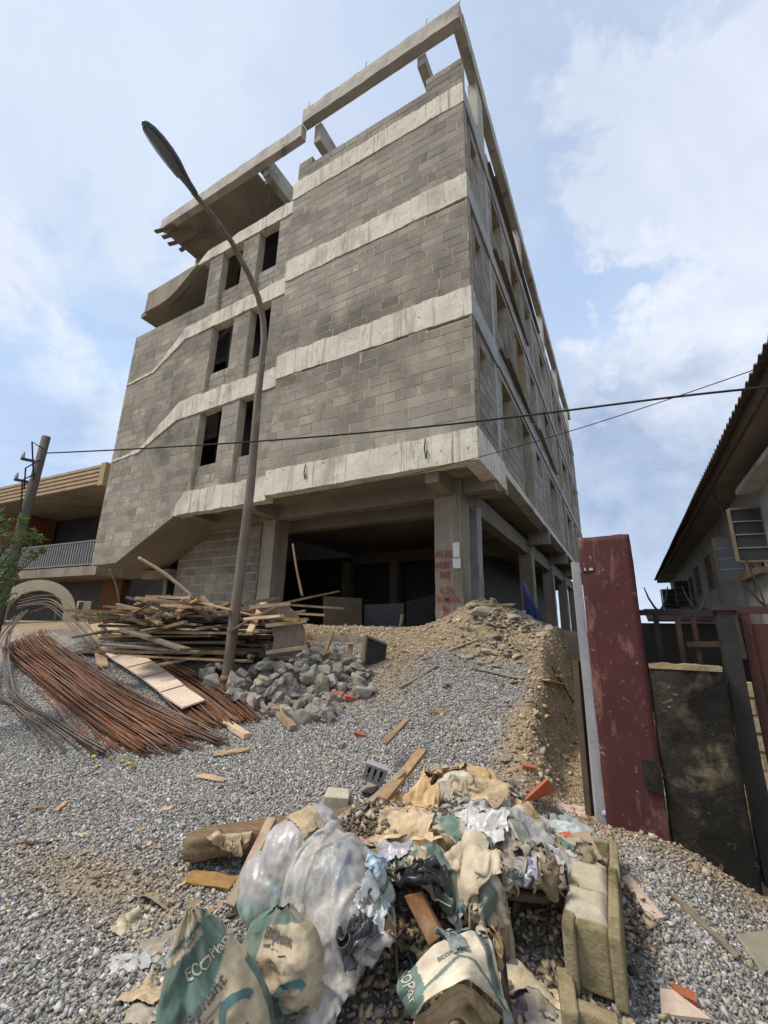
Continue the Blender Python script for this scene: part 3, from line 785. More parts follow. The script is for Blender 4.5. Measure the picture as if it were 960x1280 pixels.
mb = MB(); mb.box((XS - .95, 7.5, 5.16), (XS - .85, YEND - .1, 7.79)); mb.box((XS - .95, 7.5, 8.01), (XS - .85, YEND - .1, 10.79)); mb.box((XS - .95, 7.5, 11.01), (XS - .85, YEND - .1, 13.69)); part('inner_wall_or_screen', mb, M['dark'])  # near-black screens added so the side openings stay black
# cast columns showing in the side facade
for yc in (8.85, 15.1, 19.9, 24.8, 29.8):
    mb = MB()
    for (z0, z1) in side_lev: mb.box((XS - .3, yc - .13, z0 - .02), (XS - .02, yc + .13, z1 + .02), jit=.008)
    part('facade_column', mb, M['band_shaded'])
# timber props and boards in the tall openings
for k, (yc, z0, z1) in enumerate(((11.8, 5.25, 7.6), (11.9, 8.05, 10.5), (11.7, 11.0, 13.4), (20.9, 5.25, 7.6), (20.8, 8.05, 10.5))):
    mb = MB(); mb.bar((XS - .06, yc, z0), (XS - .10, yc + .15, z1), .07, .07, jit=.006); part('timber_prop', mb, M['timber'])
for k, (y0, y1, z) in enumerate(((9.1, 13.5, 8.16), (9.1, 13.6, 11.17), (13.6, 19, 8.2), (9.0, 17, 14.02))):
    mb = MB(); mb.bar((XS + .05, y0, z), (XS + .04, y1, z + .06), .09, .05, jit=.006, seg=4); mb.bar((XS + .12, y0 + .5, z + .05), (XS + .05, y1 - .3, z - .03), .07, .04, jit=.006, seg=4)
    part('scaffold_board', mb, M['timber_grey'])
# slabs
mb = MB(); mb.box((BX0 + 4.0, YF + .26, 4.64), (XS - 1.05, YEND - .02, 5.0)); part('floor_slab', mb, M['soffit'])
mb = MB(); mb.box((XS - 1.049, YF + .26, 4.66), (XS - .31, 9.02, 5.0)); mb.box((XS - 1.049, 9.03, 4.97), (XS - .31, YEND - .02, 5.15)); part('floor_slab', mb, M['concrete'])
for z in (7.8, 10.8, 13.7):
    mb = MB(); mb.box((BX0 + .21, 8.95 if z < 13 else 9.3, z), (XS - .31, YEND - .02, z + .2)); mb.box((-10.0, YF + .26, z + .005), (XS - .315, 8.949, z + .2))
    part('floor_slab', mb, M['shaded_concrete'])  # slabs coloured dark to stand for unlit floors
# beams under the first floor
def beam(a, b_, mat='soffit', nm='floor_beam'):
    mb = MB(); mb.box(a, b_, jit=.004); part(nm, mb, M[mat])
beam((-10.4, 8.12, 4.30), (-2.7, 8.42, 4.638))
beam((-3.02, 8.43, 4.18), (-2.72, YEND, 4.639))
for xb in (-3.15, -7.95): beam((xb, YF + .27, 4.34), (xb + .28, 8.11, 4.637))
beam((-2.69, 8.2, 4.36), (-2.02, 8.45, 4.655))
for yb in (9.03, 15.2, 20.0, 24.7, 29.5):
    beam((-2.71, yb, 4.50), (-2.005, yb + .25, 4.965), 'concrete')
    beam((-10.0, yb, 4.2), (-3.03, yb + .28, 4.636))
# columns
cols = [(-3.30, -2.72, 8.10, 8.62), (-8.14, -7.72, 8.08, 8.60), (-3.02, -2.68, 9.05, 9.4), (-3.05, -2.62, 15.1, 15.6), (-3.05, -2.62, 19.9, 20.4), (-3.05, -2.62, 24.6, 25.1), (-3.05, -2.62, 29.4, 29.9),
        (-8.1, -7.7, 15.1, 15.6), (-10.4, -10.0, 15.1, 15.5)]
colobj = []
for k, (x0, x1, y0, y1) in enumerate(cols):
    mb = MB(); n = 14
    zg = 1.0
    for s_ in range(1): pass
    vs = []; fs = []
    for i in range(n + 1):
        z = zg + (4.3 - zg) * i / n
        for (x, y) in ((x0, y0), (x1, y0), (x1, y1), (x0, y1)):
            vs.append((x + random.uniform(-.008, .008), y + random.uniform(-.008, .008), z))
    for i in range(n):
        for q in range(4): fs.append((4 * i + q, 4 * i + (q + 1) % 4, 4 * i + 4 + (q + 1) % 4, 4 * i + 4 + q))
    mb.add(vs, fs); colobj.append(part('column', mb, M['concrete'] if k != 2 else M['band_shaded']))
# ground-floor rear and stair walls
mb = MB(); blocks(mb, 'y', 8.62, -1, -12.2, -8.75, 1.5, 4.3, seed=140, depth=.02, joint=.03, ch=.25); backing(mb, 'y', 8.63, 8.85, -12.2, -8.75, 1.4, 4.4)
part('stair_side_wall', mb, [M['block'], M['mortar']])
mb = MB(); mb.box((-14, 15.7, 1.2), (-4.35, 15.9, 4.63)); mb.box((-4.349, 11.2, 1.2), (-4.15, YEND, 4.19)); mb.box((-14.05, 9.5, 1.2), (-13.85, 15.69, 4.6)); mb.box((-12.18, 8.87, 1.2), (-12.0, 12, 4.5)); part('rear_wall_and_screen', mb, M['shaded_concrete'])  # coloured dark for shade; side partition added to block light
mb = MB(); mb.box((-13.6, 8.4, 3.0), (-12.25, 8.7, 3.27)); part('floor_beam', mb, M['concrete'])
# roof frame ---------------------------------------------------------
mb = MB(); band(mb, 'y', YF - .03, YF + .22, [(-7.02, 16.47), (-2.005, 16.45)], [(-7.02, 17.0), (-2.005, 17.0)], seed=151, jit=.03, bulge=.02); part('roof_beam', mb, M['pergola'])
mb = MB(); band(mb, 'y', YF - .02, YF + .20, [(-13.8, 15.97), (-7.03, 15.97)], [(-13.8, 16.42), (-7.03, 16.47)], seed=152, jit=.03, bulge=.02); part('roof_beam', mb, M['pergola'])
mb = MB(); band(mb, 'x', XS + .02, XS - .24, [(YF + .23, 16.45), (YEND, 16.45)], [(YF + .23, 17.0), (YEND, 17.0)], seed=153, jit=.03, step=.2, bulge=.02); part('roof_beam', mb, M['pergola'])
mb = MB(); mb.box((-13.75, YF + .21, 15.98), (-9.3, 9.4, 16.2)); mb.box((-9.298, YF + .6, 15.982), (-8.79, 9.4, 16.2)); mb.box((-9.295, YF + .21, 15.981), (-9.15, YF + .598, 16.2)); mb.box((-8.93, YF + .21, 15.983), (-8.79, YF + .597, 16.2)); part('roof_slab', mb, M['soffit'])
for (x, z0, z1) in ((-8.78, 15.70, 16.40), (-6.72, 15.75, 16.46), (-4.0 + .72, 16.1, 16.46)):
    mb = MB(); mb.box((x, YF + .23, z0), (x + .24, 20, z1)); part('roof_beam', mb, M['pergola'])
mb = MB(); mb.box((-13.7, YF + 1.5, 11.3), (-13.4, YF + 1.8, 15.97)); part('roof_post', mb, M['concrete'])
for x in (-8.78, -6.72, -3.28):
    mb = MB(); mb.box((x, 9.5, 13.9), (x + .28, 9.8, 15.74), jit=.01); part('roof_post', mb, M['pergola'])
for y in (8.45, 13.6, 18.8, 23.8, 28.9):
    mb = MB(); mb.box((XS - .28, y, 13.95), (XS - .03, y + .55, 16.45), jit=.008); part('roof_post', mb, M['pergola'])
mb = MB(); blocks(mb, 'x', XS - .05, 1, 9.2, YEND, 14.0, 14.7, seed=160, depth=.2); part('parapet', mb, [M['block'], M['mortar']])
mb = MB()                                         # ragged formwork left at the canopy end
for (x, y, z, l) in ((-14.05, 6.95, 15.95, .9), (-13.95, 7.2, 15.88, 1.3), (-13.85, 7.9, 15.86, 1.5), (-13.8, 8.6, 15.9, 1.2), (-14.2, 7.6, 16.05, .8)):
    mb.bar((x, y, z), (x + l, y + random.uniform(-.1, .3), z - random.uniform(0, .06)), .14, .03, jit=.01)
part('formwork', mb, M['timber_grey'])
for k, (x, z) in enumerate(((-3.0, 17.0), (-2.05, 17.0), (-4.9, 17.0), (-6.98, 17.0), (-8.3, 14.1))):
    mb = MB(); mb.tube([(x, 7.1, z), (x + .03, 7.1, z + .25), (x + .08, 7.08, z + .45)], .008, 5); part('starter_bar', mb, M['rust'])
# red graffiti and a paper notice on the corner column
def textmesh(body, size, bold=0.0, res=3):
    cu = bpy.data.curves.new('t', 'FONT'); cu.body = body; cu.size = size; cu.offset = bold; cu.resolution_u = res
    cu.align_x = 'CENTER'; cu.align_y = 'CENTER'
    ob = bpy.data.objects.new('t', cu); COL.objects.link(ob)
    dg = bpy.context.evaluated_depsgraph_get(); dg.update()
    me = bpy.data.meshes.new_from_object(ob.evaluated_get(dg))
    bpy.data.objects.remove(ob); bpy.data.curves.remove(cu)
    return me
def text_geo(body, size, bold=0.0, cuts=0):
    me = textmesh(body, size, bold)
    bm = bmesh.new(); bm.from_mesh(me); bmesh.ops.triangulate(bm, faces=bm.faces)
    if cuts:
        lim = size * .12
        for _ in range(3):
            es = [e for e in bm.edges if e.calc_length() > lim]
            if not es: break
            bmesh.ops.subdivide_edges(bm, edges=es, cuts=1); bmesh.ops.triangulate(bm, faces=bm.faces)
    vs = [(v.co.x, v.co.y) for v in bm.verts]; bm.verts.index_update()
    fs = [tuple(v.index for v in f.verts) for f in bm.faces]
    bm.free(); bpy.data.meshes.remove(me)
    return vs, fs
for (s_, sz_, x, z, rot) in (('ALED', .19, -3.07, 3.08, -.05), ('ASBCA', .17, -3.05, 2.86, .04), ('BQ', .17, -3.08, 2.66, -.06), ('6.26', .17, -3.05, 2.36, .05), ('WMYA', .17, -3.03, 2.18, -.03), ('By', .15, -3.09, 2.02, .1), ('6/26', .15, -3.04, 1.86, .06)):
    mb = MB(); vs, fs = text_geo(s_, sz_, .004)
    ca, sa = math.cos(rot), math.sin(rot)
    jn = lambda a, b_: (.018 * mnoise.noise(Vector((a * 14, b_ * 14, z * 5))), .022 * mnoise.noise(Vector((a * 11 + 9, b_ * 9, z * 3))))
    mb.add([(x + a * ca * .95 - b_ * sa + jn(a, b_)[0], 8.075, z + a * sa + b_ * ca + jn(a, b_)[1]) for a, b_ in vs], fs)
    part('graffiti', mb, M['paint_red'], colobj[0], recalc=False)
mb = MB(); mb.box((-2.90, 8.07, 3.0), (-2.76, 8.082, 3.30), jit=.002); mb.box((-2.91, 8.073, 2.78), (-2.75, 8.084, 2.985), jit=.002)
part('paper_notice', mb, M['white_paper'], colobj[0])
for (x, y, z, l) in ((-3.0, 6.955, 5.13, .42), (-5.9, 6.955, 5.1, .35)):
    mb = MB(); mb.tube([(x, y, z), (x - .02, y - .01, z - l * .5), (x + .01, y, z - l), (x + .04, y - .005, z - l * .6)], .012, 5); part('wire_loop', mb, M['cable'])
# ------------------------------------------------------------------ street lamp
lb = rng(282, 862, 6.9); lb[2] = gh(lb[0], lb[1])
lamp = thing('street_lamp', 'tall rusty curved street lamp rising from the stone heap in front of the building', 'street lamp', tuple(lb))
def rel(o, pts): return [tuple(np.array(p) - np.array(o)) for p in pts]
pp = [lb - np.array([0, 0, .3]), lb, rng(297, 740, 6.92), rng(313, 610, 6.94), rng(323, 490, 6.95), rng(330, 427, 6.95), rng(329, 400, 6.93), rng(323, 372, 6.88), rng(312, 345, 6.8), rng(290, 303, 6.6), rng(265, 268, 6.4), rng(241, 240, 6.2)]
mb = MB(); mb.tube(rel(lb, pp), [.082, .08, .076, .069, .062, .057, .055, .053, .050, .047, .044, .042], 14); mb.build('pole', M['lamp_steel'], lamp, True)
mb = MB(); mb.tube(rel(lb, [lb + (pp[2] - lb) * .10, lb + (pp[2] - lb) * .16]), .092, 14); mb.build('collar', M['rust'], lamp, True)
# cobra head: loft of ellipse sections along its axis
ha, hb = np.array(rng(244, 243, 6.22)), np.array(rng(179, 151, 5.62))
ax_ = Vector(hb - ha); ln = ax_.length; ax_.normalize()
side = Vector((-.35, .9, .0)); side = (side - ax_ * side.dot(ax_)).normalized(); upv = ax_.cross(side)
if upv.z < 0: upv = -upv
prof = [(0, .055, .055), (.06, .07, .06), (.16, .085, .062), (.30, .125, .075), (.46, .185, .095), (.62, .205, .10), (.78, .19, .09), (.90, .15, .07), (.97, .09, .045), (1.0, .03, .02)]
mb = MB(); vs = []; fs = []; sg = 18
for t, w, hgt in prof:
    for k in range(sg):
        a = 2 * math.pi * k / sg; c, s_ = math.cos(a), math.sin(a)
        vs.append(Vector(ha - lb) + ax_ * (t * ln) + side * (c * w) + upv * (s_ * hgt if s_ > 0 else max(s_ * hgt * .55, -.03)))
for i in range(len(prof) - 1):
    for k in range(sg): fs.append((i * sg + k, i * sg + (k + 1) % sg, (i + 1) * sg + (k + 1) % sg, (i + 1) * sg + k))
fs.append(tuple(range(sg))); fs.append(tuple((len(prof) - 1) * sg + k for k in range(sg)))
mb.add(vs, fs); head = mb.build('lamp_head', M['lamp_head'], lamp, True)
mb = MB(); vs = []; fs = []
pl = [(.30, .10), (.46, .16), (.62, .18), (.78, .165), (.90, .12), (.95, .05)]
for t, w in pl:
    for k in range(9):
        q = -1 + 2 * k / 8
        vs.append(Vector(ha - lb) + ax_ * (t * ln) + side * (q * w) - upv * (.032 + .05 * (1 - q * q)))
for i in range(len(pl) - 1):
    for k in range(8): fs.append((i * 9 + k, i * 9 + k + 1, i * 9 + k + 10, i * 9 + k + 9))
mb.add(vs, fs); mb.build('lens', M['lamp_lens'], head, True)

# ------------------------------------------------------------------ gate pillar, mouldy wall, posts, gate
def wavy_slab(mb, x0, x1, y0, y1, z0, z1, step=.05, amp=.012, seed=0, top=.02, mi=0):
    nx, nz = max(2, int((x1 - x0) / step)), max(2, int((z1 - z0) / step))
    xs_, zs_ = np.linspace(x0, x1, nx + 1), np.linspace(z0, z1, nz + 1)
    XX, ZZ = np.meshgrid(xs_, zs_, indexing='ij')
    YY = y0 + amp * (fbm(XX * 5, ZZ * 5, seed, 4) - .47) * 2
    tp = top * (fbm(xs_ * 9, xs_ * 0 + 2, seed + 3, 3) - .47) * 2
    ZZ = ZZ + (tp[:, None]) * (ZZ - z0) / (z1 - z0)
    XX = XX + amp * .8 * ((fbm(ZZ * 6, ZZ * 0 + 5, seed + 6, 3) - .47) * 2) * ((XX - (x0 + x1) / 2) / (x1 - x0) * 2)
    vs = np.concatenate([np.stack([XX, YY, ZZ], -1).reshape(-1, 3), np.stack([XX, YY * 0 + y1, ZZ], -1).reshape(-1, 3)])
    W = nz + 1; n = (nx + 1) * W; fs = []
    for i in range(nx):
        for k in range(nz):
            a = i * W + k
            fs.append((a, a + W, a + W + 1, a + 1)); fs.append((n + a, n + a + 1, n + a + W + 1, n + a + W))
    for i in range(nx):
        a = i * W; fs.append((a, n + a, n + a + W, a + W)); a = i * W + nz; fs.append((a, a + W, n + a + W, n + a))
    for k in range(nz):
        a = k; fs.append((a, a + 1, n + a + 1, n + a)); a = nx * W + k; fs.append((a, n + a, n + a + 1, a + 1))
    mb.add(vs.tolist(), fs, .5, mi)
pil = thing('gate_pillar', 'dark red painted pillar with flaking paint, tallest piece beside the gravel', 'pillar', (-.1, 4.5, 0))
def at_(o): return Matrix.Translation(Vector(o.location) * -1)
def lbuild(mb, name, mats, parent, smooth=False, **kw):
    """world coordinates -> child mesh of an unrotated Empty"""
    o = Vector(parent.location); mb.v = [(p[0] - o.x, p[1] - o.y, p[2] - o.z) for p in mb.v]
    return mb.build(name, mats, parent, smooth, **kw)
mb = MB(); wavy_slab(mb, -.325, .105, 4.4, 4.66, -.6, 2.475, seed=3, amp=.008, top=.012); lbuild(mb, 'shaft', M['redwall'], pil, True)
mb = MB(); wavy_slab(mb, -.02, .101, 4.378, 4.4, .41, .62, seed=9, amp=.012, step=.025); lbuild(mb, 'bare_patch', M['moldwall'], pil)
mb = MB(); mb.box((-.312, 4.389, 2.152), (-.215, 4.396, 2.187)); pl_ = lbuild(mb, 'number_plate', M['black_plastic'], pil)
mb = MB()
vs, fs = text_geo('5.  66', .034, .001); mb.add([(-.262 + a, 4.387, 2.17 + b_) for a, b_ in vs], fs)
mb.v = [(p[0] - pil.location.x, p[1] - pil.location.y, p[2]) for p in mb.v]
mb.build('plate_lettering', M['white_paper'], pl_, recalc=False)
mw = MB(); wavy_slab(mw, .108, .625, 4.42, 4.60, -.9, 1.335, seed=5, amp=.02, top=.02, step=.03)
o = mw.build('mouldy_wall', M['moldwall'], None, True); tag(o, 'low black mouldy wall between the red pillar and the black gate post', 'wall')
mb = MB(); wavy_slab(mb, .112, .618, 4.405, 4.59, 1.325, 1.362, seed=8, amp=.02, top=.02, step=.02); mb.build('raw_top', M['rawedge'], o)
mb = MB(); mb.bar((-.372, 4.45, -.1), (-.375, 4.46, 2.25), .07, .07, jit=.006, seg=6); o = mb.build('grey_post', M['greypipe']); tag(o, 'thin grey painted post standing against the left edge of the red pillar', 'post')
mb = MB(); mb.bar((-.46, 4.55, -.1), (-.455, 4.56, 1.35), .06, .05, jit=.006, seg=4); o = mb.build('timber_post', M['timber_dark']); tag(o, 'short brown timber post left of the grey post', 'post')
gate = thing('iron_gate', 'rusty iron gate frame with forked spikes behind the mouldy wall', 'gate', (.4, 4.8, 1.0))
mb = MB(); mb.bar((.06, 4.8, 1.795), (.72, 4.8, 1.79), .04, .05); lbuild(mb, 'rail', M['black_steel'], gate)
mb = MB(); mb.bar((.06, 4.8, 1.05), (.72, 4.8, 1.05), .04, .04); lbuild(mb, 'rail', M['black_steel'], gate)
for x, w, mt_ in ((.085, .05, 'black_steel'), (.235, .045, 'black_steel'), (.40, .04, 'timber_dark'), (.52, .035, 'red_steel')):
    mb = MB(); mb.bar((x, 4.8, .4), (x, 4.8, 1.775), w, w * .8, up=(0, 1, 0)); lbuild(mb, 'upright', M[mt_], gate)
mb = MB(); mb.bar((.44, 4.79, 1.52), (.70, 4.79, 1.53), .05, .045); lbuild(mb, 'cross_bar', M['timber_dark'], gate)
for x in (.27, .57):
    mb = MB()
    for s_ in (-1, 1): mb.tube([(x, 4.8, 1.80), (x + s_ * .035, 4.8, 1.85), (x + s_ * .07, 4.8, 1.93), (x + s_ * .095, 4.8, 2.03)], [.010, .010, .008, .005], 6)
    lbuild(mb, 'forked_spike', M['black_steel'], gate)
gp = thing('gate_post', 'thick black steel gate post with a rusty cap beside the mouldy wall', 'gate post', (.7, 4.62, 0))
mb = MB(); wavy_slab(mb, .66, .775, 4.56, 4.68, -.8, 1.80, seed=12, amp=.004, top=0); lbuild(mb, 'post', M['black_steel'], gp)
mb = MB(); mb.box((.635, 4.54, 1.80), (.80, 4.70, 1.84), jit=.003); lbuild(mb, 'cap', M['red_steel'], gp)
mb = MB(); mb.bar((.81, 4.7, 1.42), (.79, 4.7, 1.78), .05, .03, up=(0, 1, 0)); o = mb.build('timber_offcut', M['timber_grey']); tag(o, 'pale grey timber slat wedged beside the black gate post', 'timber')
leaf = thing('gate_leaf', 'open gate leaf of dark sheet steel with a red rusty frame at the right edge', 'gate', (.85, 4.7, 0))
mb = MB(); mb.box((.835, 4.66, -.5), (.895, 4.72, 1.78), jit=.003); lbuild(mb, 'stile', M['red_steel'], leaf)
mb = MB(); mb.box((.80, 4.655, 1.782), (1.9, 4.725, 1.84), jit=.003); lbuild(mb, 'top_rail', M['red_steel'], leaf)
mb = MB(); wavy_slab(mb, .90, 1.9, 4.68, 4.70, -.4, 1.70, seed=15, amp=.006, top=0); lbuild(mb, 'sheet', M['red_steel'], leaf)
for x in (1.02,):
    mb = MB()
    for s_ in (-1, 1): mb.tube([(x, 4.69, 1.83), (x + s_ * .035, 4.69, 1.88), (x + s_ * .08, 4.69, 1.96), (x + s_ * .11, 4.69, 2.06)], [.010, .010, .008, .005], 6)
    lbuild(mb, 'forked_spike', M['black_steel'], leaf)
mb = MB(); blocks(mb, 'y', 6.0, -1, .55, 2.2, -.2, 1.15, seed=201, ch=.16, bl=.27, joint=.03, jit=.02); backing(mb, 'y', 6.01, 6.2, .55, 2.2, -.4, 1.12)
o = mb.build('rubble_wall', [M['rubble'], M['mortar']]); tag(o, 'low pale stone wall seen through the slit between gate post and gate leaf', 'wall')

# ------------------------------------------------------------------ house on the right
H = thing('long_house', 'long grey house with a corrugated overhanging roof and open casement windows', 'house', (2.25, 6, 0))
XW, XE, ZE, HY1 = 2.25, 1.70, 4.37, 28.0
wins = [(6.6, 8.0, 2.85, 3.75), (9.9, 11.2, 2.8, 3.65), (19.2, 20.5, 2.75, 3.7), (23.0, 24.2, 2.75, 3.7)]
lats = [(15.0, 15.9, 2.9, 3.8), (17.4, 18.4, 2.9, 3.8)]
mb = MB(); backing(mb, 'x', XW, XW + .2, 1.5, HY1 - .3, -.3, ZE, wins + lats, 0); mb.box((XW + .01, HY1 - .299, -.3), (8, HY1 - .1, ZE)); lbuild(mb, 'wall', M['housewall'], H)
mb = MB(); mb.box((XW + .8, 1.5, -.2), (XW + .9, HY1 - .5, 4.2)); lbuild(mb, 'interior_dark_sheet', M['dark'], H)  # near-black sheet stands in for the unlit rooms behind the windows
mb = MB(); ysx = list(np.arange(1.5, HY1, 1.2)) + [HY1]
for a, b_ in zip(ysx[:-1], ysx[1:]): mb.box((XE + .03, a + .006, ZE + random.uniform(0, .01)), (XW + .15, b_ - .006, ZE + .03))
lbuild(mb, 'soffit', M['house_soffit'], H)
mb = MB(); mb.box((XE - .02, 1.5, ZE - .05), (XE + .028, HY1 + .05, ZE + .15)); mb.box((XE + .03, HY1, ZE - .05), (8, HY1 + .05, ZE + .13)); lbuild(mb, 'fascia', M['timber_dark'], H)
nyy = int((HY1 - 1.2) / .05); yv = np.linspace(1.4, HY1 + .15, nyy)
corr = .035 * np.sin(yv * 2 * math.pi / .2)
vs = []; fs = []
for i, yv_ in enumerate(yv):
    lift = .02 * math.sin(yv_ * 1.3)
    vs += [(XE - .14, yv_, ZE + .13 + corr[i] + lift * .3), (XE - .14, yv_, ZE + .137 + corr[i] + lift * .3), (8, yv_, ZE + 2.0 + corr[i]), (8, yv_, ZE + 1.993 + corr[i])]
for i in range(nyy - 1):
    a = 4 * i
    for p in ((0, 1), (1, 2), (3, 0)): fs.append((a + p[0], a + p[1], a + 4 + p[1], a + 4 + p[0]))
mb = MB(); mb.add(vs, fs); lbuild(mb, 'roof', M['roofsheet'], H, recalc=False)
def casement(y, z0, z1, x_out, dy):
    """glazed leaf swung open, hinged on the wall"""
    mb = MB(); a = Vector((XW, y, 0)); b_ = Vector((x_out, y + dy, 0)); n = 4
    def pt(t, z): q = a.lerp(b_, t); return (q.x, q.y, z)
    mb.bar(pt(0, z0), pt(0, z1), .045, .035, up=(0, 1, 0)); mb.bar(pt(1, z0), pt(1, z1), .05, .035, up=(0, 1, 0))
    mb.bar(pt(.03, z0), pt(.97, z0), .035, .035); mb.bar(pt(.03, z1), pt(.97, z1), .035, .035)
    fr = lbuild(mb, 'casement', M['woodframe'], H)
    mb = MB(); q = [pt(.05, z0 + .02), pt(.95, z0 + .02), pt(.95, z1 - .02), pt(.05, z1 - .02)]
    mb.add(q + [(p[0], p[1] + .006, p[2]) for p in q], [(0, 1, 2, 3), (7, 6, 5, 4), (0, 4, 5, 1), (1, 5, 6, 2), (2, 6, 7, 3), (3, 7, 4, 0)])
    lbuild(mb, 'pane', M['glassdark'], H).parent = fr
    for k in range(1, n):
        mb = MB(); z = z0 + (z1 - z0) * k / n; mb.bar((pt(.04, z)[0], pt(.04, z)[1] - .012, z), (pt(.96, z)[0], pt(.96, z)[1] - .012, z), .014, .014)
        lbuild(mb, 'glazing_bar', M['greypipe'], H).parent = fr
for (y, z0, z1, xo, dy) in ((9.4, 2.83, 3.76, 1.78, -.08), (11.3, 2.72, 3.62, 1.82, .12), (20.6, 2.66, 3.65, 1.80, .0), (24.3, 2.7, 3.65, 1.55, .0)): casement(y, z0, z1, xo, dy)
for (y0, y1, z0, z1) in wins:
    mb = MB(); mb.box((XW - .14, y0 - .12, z0 - .13), (XW - .002, y1 + .12, z0 - .01), jit=.004); lbuild(mb, 'sill', M['woodframe'], H)
    for t in (0, .5, 1):
        mb = MB(); mb.box((XW + .05, y0 + (y1 - y0) * t - .03, z0), (XW + .1, y0 + (y1 - y0) * t + .03, z1)); lbuild(mb, 'window_frame', M['woodframe'], H)
mb = MB(); mb.box((XW - .32, 6.2, 4.0), (XW - .003, 9.3, 4.09), jit=.004); lbuild(mb, 'window_hood', M['housewall'], H)
for (y0, y1, z0, z1) in lats:
    mb = MB()
    for k in range(5): t = z0 + (z1 - z0) * k / 4; mb.box((XW - .015, y0 - .03, t - .035), (XW + .06, y1 + .03, t + .035))
    for k in range(4): t = y0 + (y1 - y0) * k / 3; mb.box((XW - .012, t - .035, z0 + .036), (XW + .058, t + .035, z1 - .036))
    lbuild(mb, 'breeze_block_lattice', M['woodframe'], H)
mb = MB(); mb.tube([(XE + .06, 10.1, 4.32), (1.86, 9.6, 3.3), (1.9, 8.9, 2.3), (1.93, 8.7, 1.7)], .012, 5); o = mb.build('down_wire', M['cable']); tag(o, 'thin wire hanging from the eave of the grey house', 'wire')
sh = thing('low_shed', 'low dark shed with a rusty red roof behind the gate', 'shed', (.9, 12, 0))
mb = MB(); mb.box((-.1, 12, .3), (2.0, 13.6, 1.85)); lbuild(mb, 'wall', M['dark'], sh)
mb = MB(); mb.prism([(11.8, 1.88), (13.8, 2.22), (13.8, 2.26), (11.8, 1.92)], 'x', .42, 2.1); lbuild(mb, 'roof', M['redwall'], sh)

# ------------------------------------------------------------------ house on the left, arch, pole, shrub
c0 = rng(113, 690, 19.0); c1 = rng(0, 700, 19.0 * (rng(113, 575, 1)[2] - 1.6) / (rng(0, 595, 1)[2] - 1.6) * 1.03)
dx = Vector((c1[0] - c0[0], c1[1] - c0[1], 0)); ang = math.atan2(dx.y, dx.x)
NH = thing('balcony_house', 'low orange house with a ribbed tan roof edge and railed balcony', 'house', (c0[0], c0[1], 0), ang)
zr0, zr1 = rng(113, 603, 19.0)[2], rng(113, 575, 19.0)[2]
zb0, zb1 = rng(100, 703, 19.0)[2], rng(100, 667, 19.0)[2]
def nb(mb, name, mt_, parent=NH, **kw): return mb.build(name, M[mt_], parent, **kw)
# local frame: x runs left along the front, y (negative) points toward the viewer, so depth is -y on this side
dsg = -1 if (Matrix.Rotation(ang, 3, 'Z') @ Vector((0, 1, 0))).dot(Vector((fh[0], fh[1], 0))) < 0 else 1
def bxl(mb, x0, x1, d0, d1, z0, z1, jit=0): mb.box((x0, min(d0 * dsg, d1 * dsg), z0), (x1, max(d0 * dsg, d1 * dsg), z1), jit=jit)
mb = MB(); bxl(mb, .05, 14, .02, 9, zr0 + .01, zr1 - .02); nb(mb, 'roof', 'concrete')
mb = MB(); n = 5; hh = (zr1 - zr0) / n
for k in range(n):
    bxl(mb, .3, 14, -.05, .02, zr0 + k * hh + hh * .35, zr0 + (k + 1) * hh); 
nb(mb, 'ribbed_fascia', 'fascia')
mb = MB()
bxl(mb, .3, 14, -.015, .018, zr0, zr1); nb(mb, 'fascia_board', 'fascia_dark')
mb = MB(); bxl(mb, .0, .30, -.08, .4, zr0 - .02, zr1 + .04); nb(mb, 'corner_block', 'fascia')
mb = MB()
for k in range(n): bxl(mb, -.03, .045, .42, 8, zr0 + k * hh + hh * .35, zr0 + (k + 1) * hh)
nb(mb, 'side_fascia', 'fascia')
mb = MB(); bxl(mb, .4, 14, 3.0, 8.5, zb0, zr0); nb(mb, 'upper_wall', 'dark')  # wall coloured near-black for the shade under the roof
mb = MB(); bxl(mb, 8.5, 16, 1.6, 2.9, zb0 + .05, zr0 - .02); nb(mb, 'wall', 'orangewall')
mb = MB(); bxl(mb, .3, 14, .5, 8, zb0 - .35, zb0); nb(mb, 'balcony_slab', 'concrete')
mb = MB(); bxl(mb, .3, 14, .55, .61, zb1 - .06, zb1); bxl(mb, .3, 14, .55, .61, zb0 + .06, zb0 + .12); bxl(mb, .3, .36, .62, 3, zb1 - .06, zb1); bxl(mb, .3, .36, .62, 3, zb0 + .06, zb0 + .12); nb(mb, 'handrail', 'railing')
rails = MB()
for k in range(70):
    t = .40 + k * .17
    if t > 11: break
    bxl(rails, t - .045, t + .045, .565, .595, zb0 + .121, zb1 - .061)
for k in range(12): bxl(rails, .315, .345, .7 + k * .19, .78 + k * .19, zb0 + .121, zb1 - .061)
nb(rails, 'baluster', 'railing')
mb = MB(); bxl(mb, -4, .2, 1.9, 8, .5, zb0 - .36); nb(mb, 'passage_shade_block', 'dark')  # solid near-black block stands in for the shaded opening
mb = MB(); bxl(mb, .9, 2.2, 2.0, 8, .5, zb0 - .36); nb(mb, 'ground_wall', 'orangewall')
mb = MB(); bxl(mb, 2.201, 16, 2.1, 8, .5, zb0 - .36); nb(mb, 'ground_wall', 'shaded_concrete')
mb = MB(); bxl(mb, .202, .898, 2.2, 2.3, .5, zb0 - .37); nb(mb, 'doorway_shade', 'dark')  # near-black slab in place of the shade in the opening
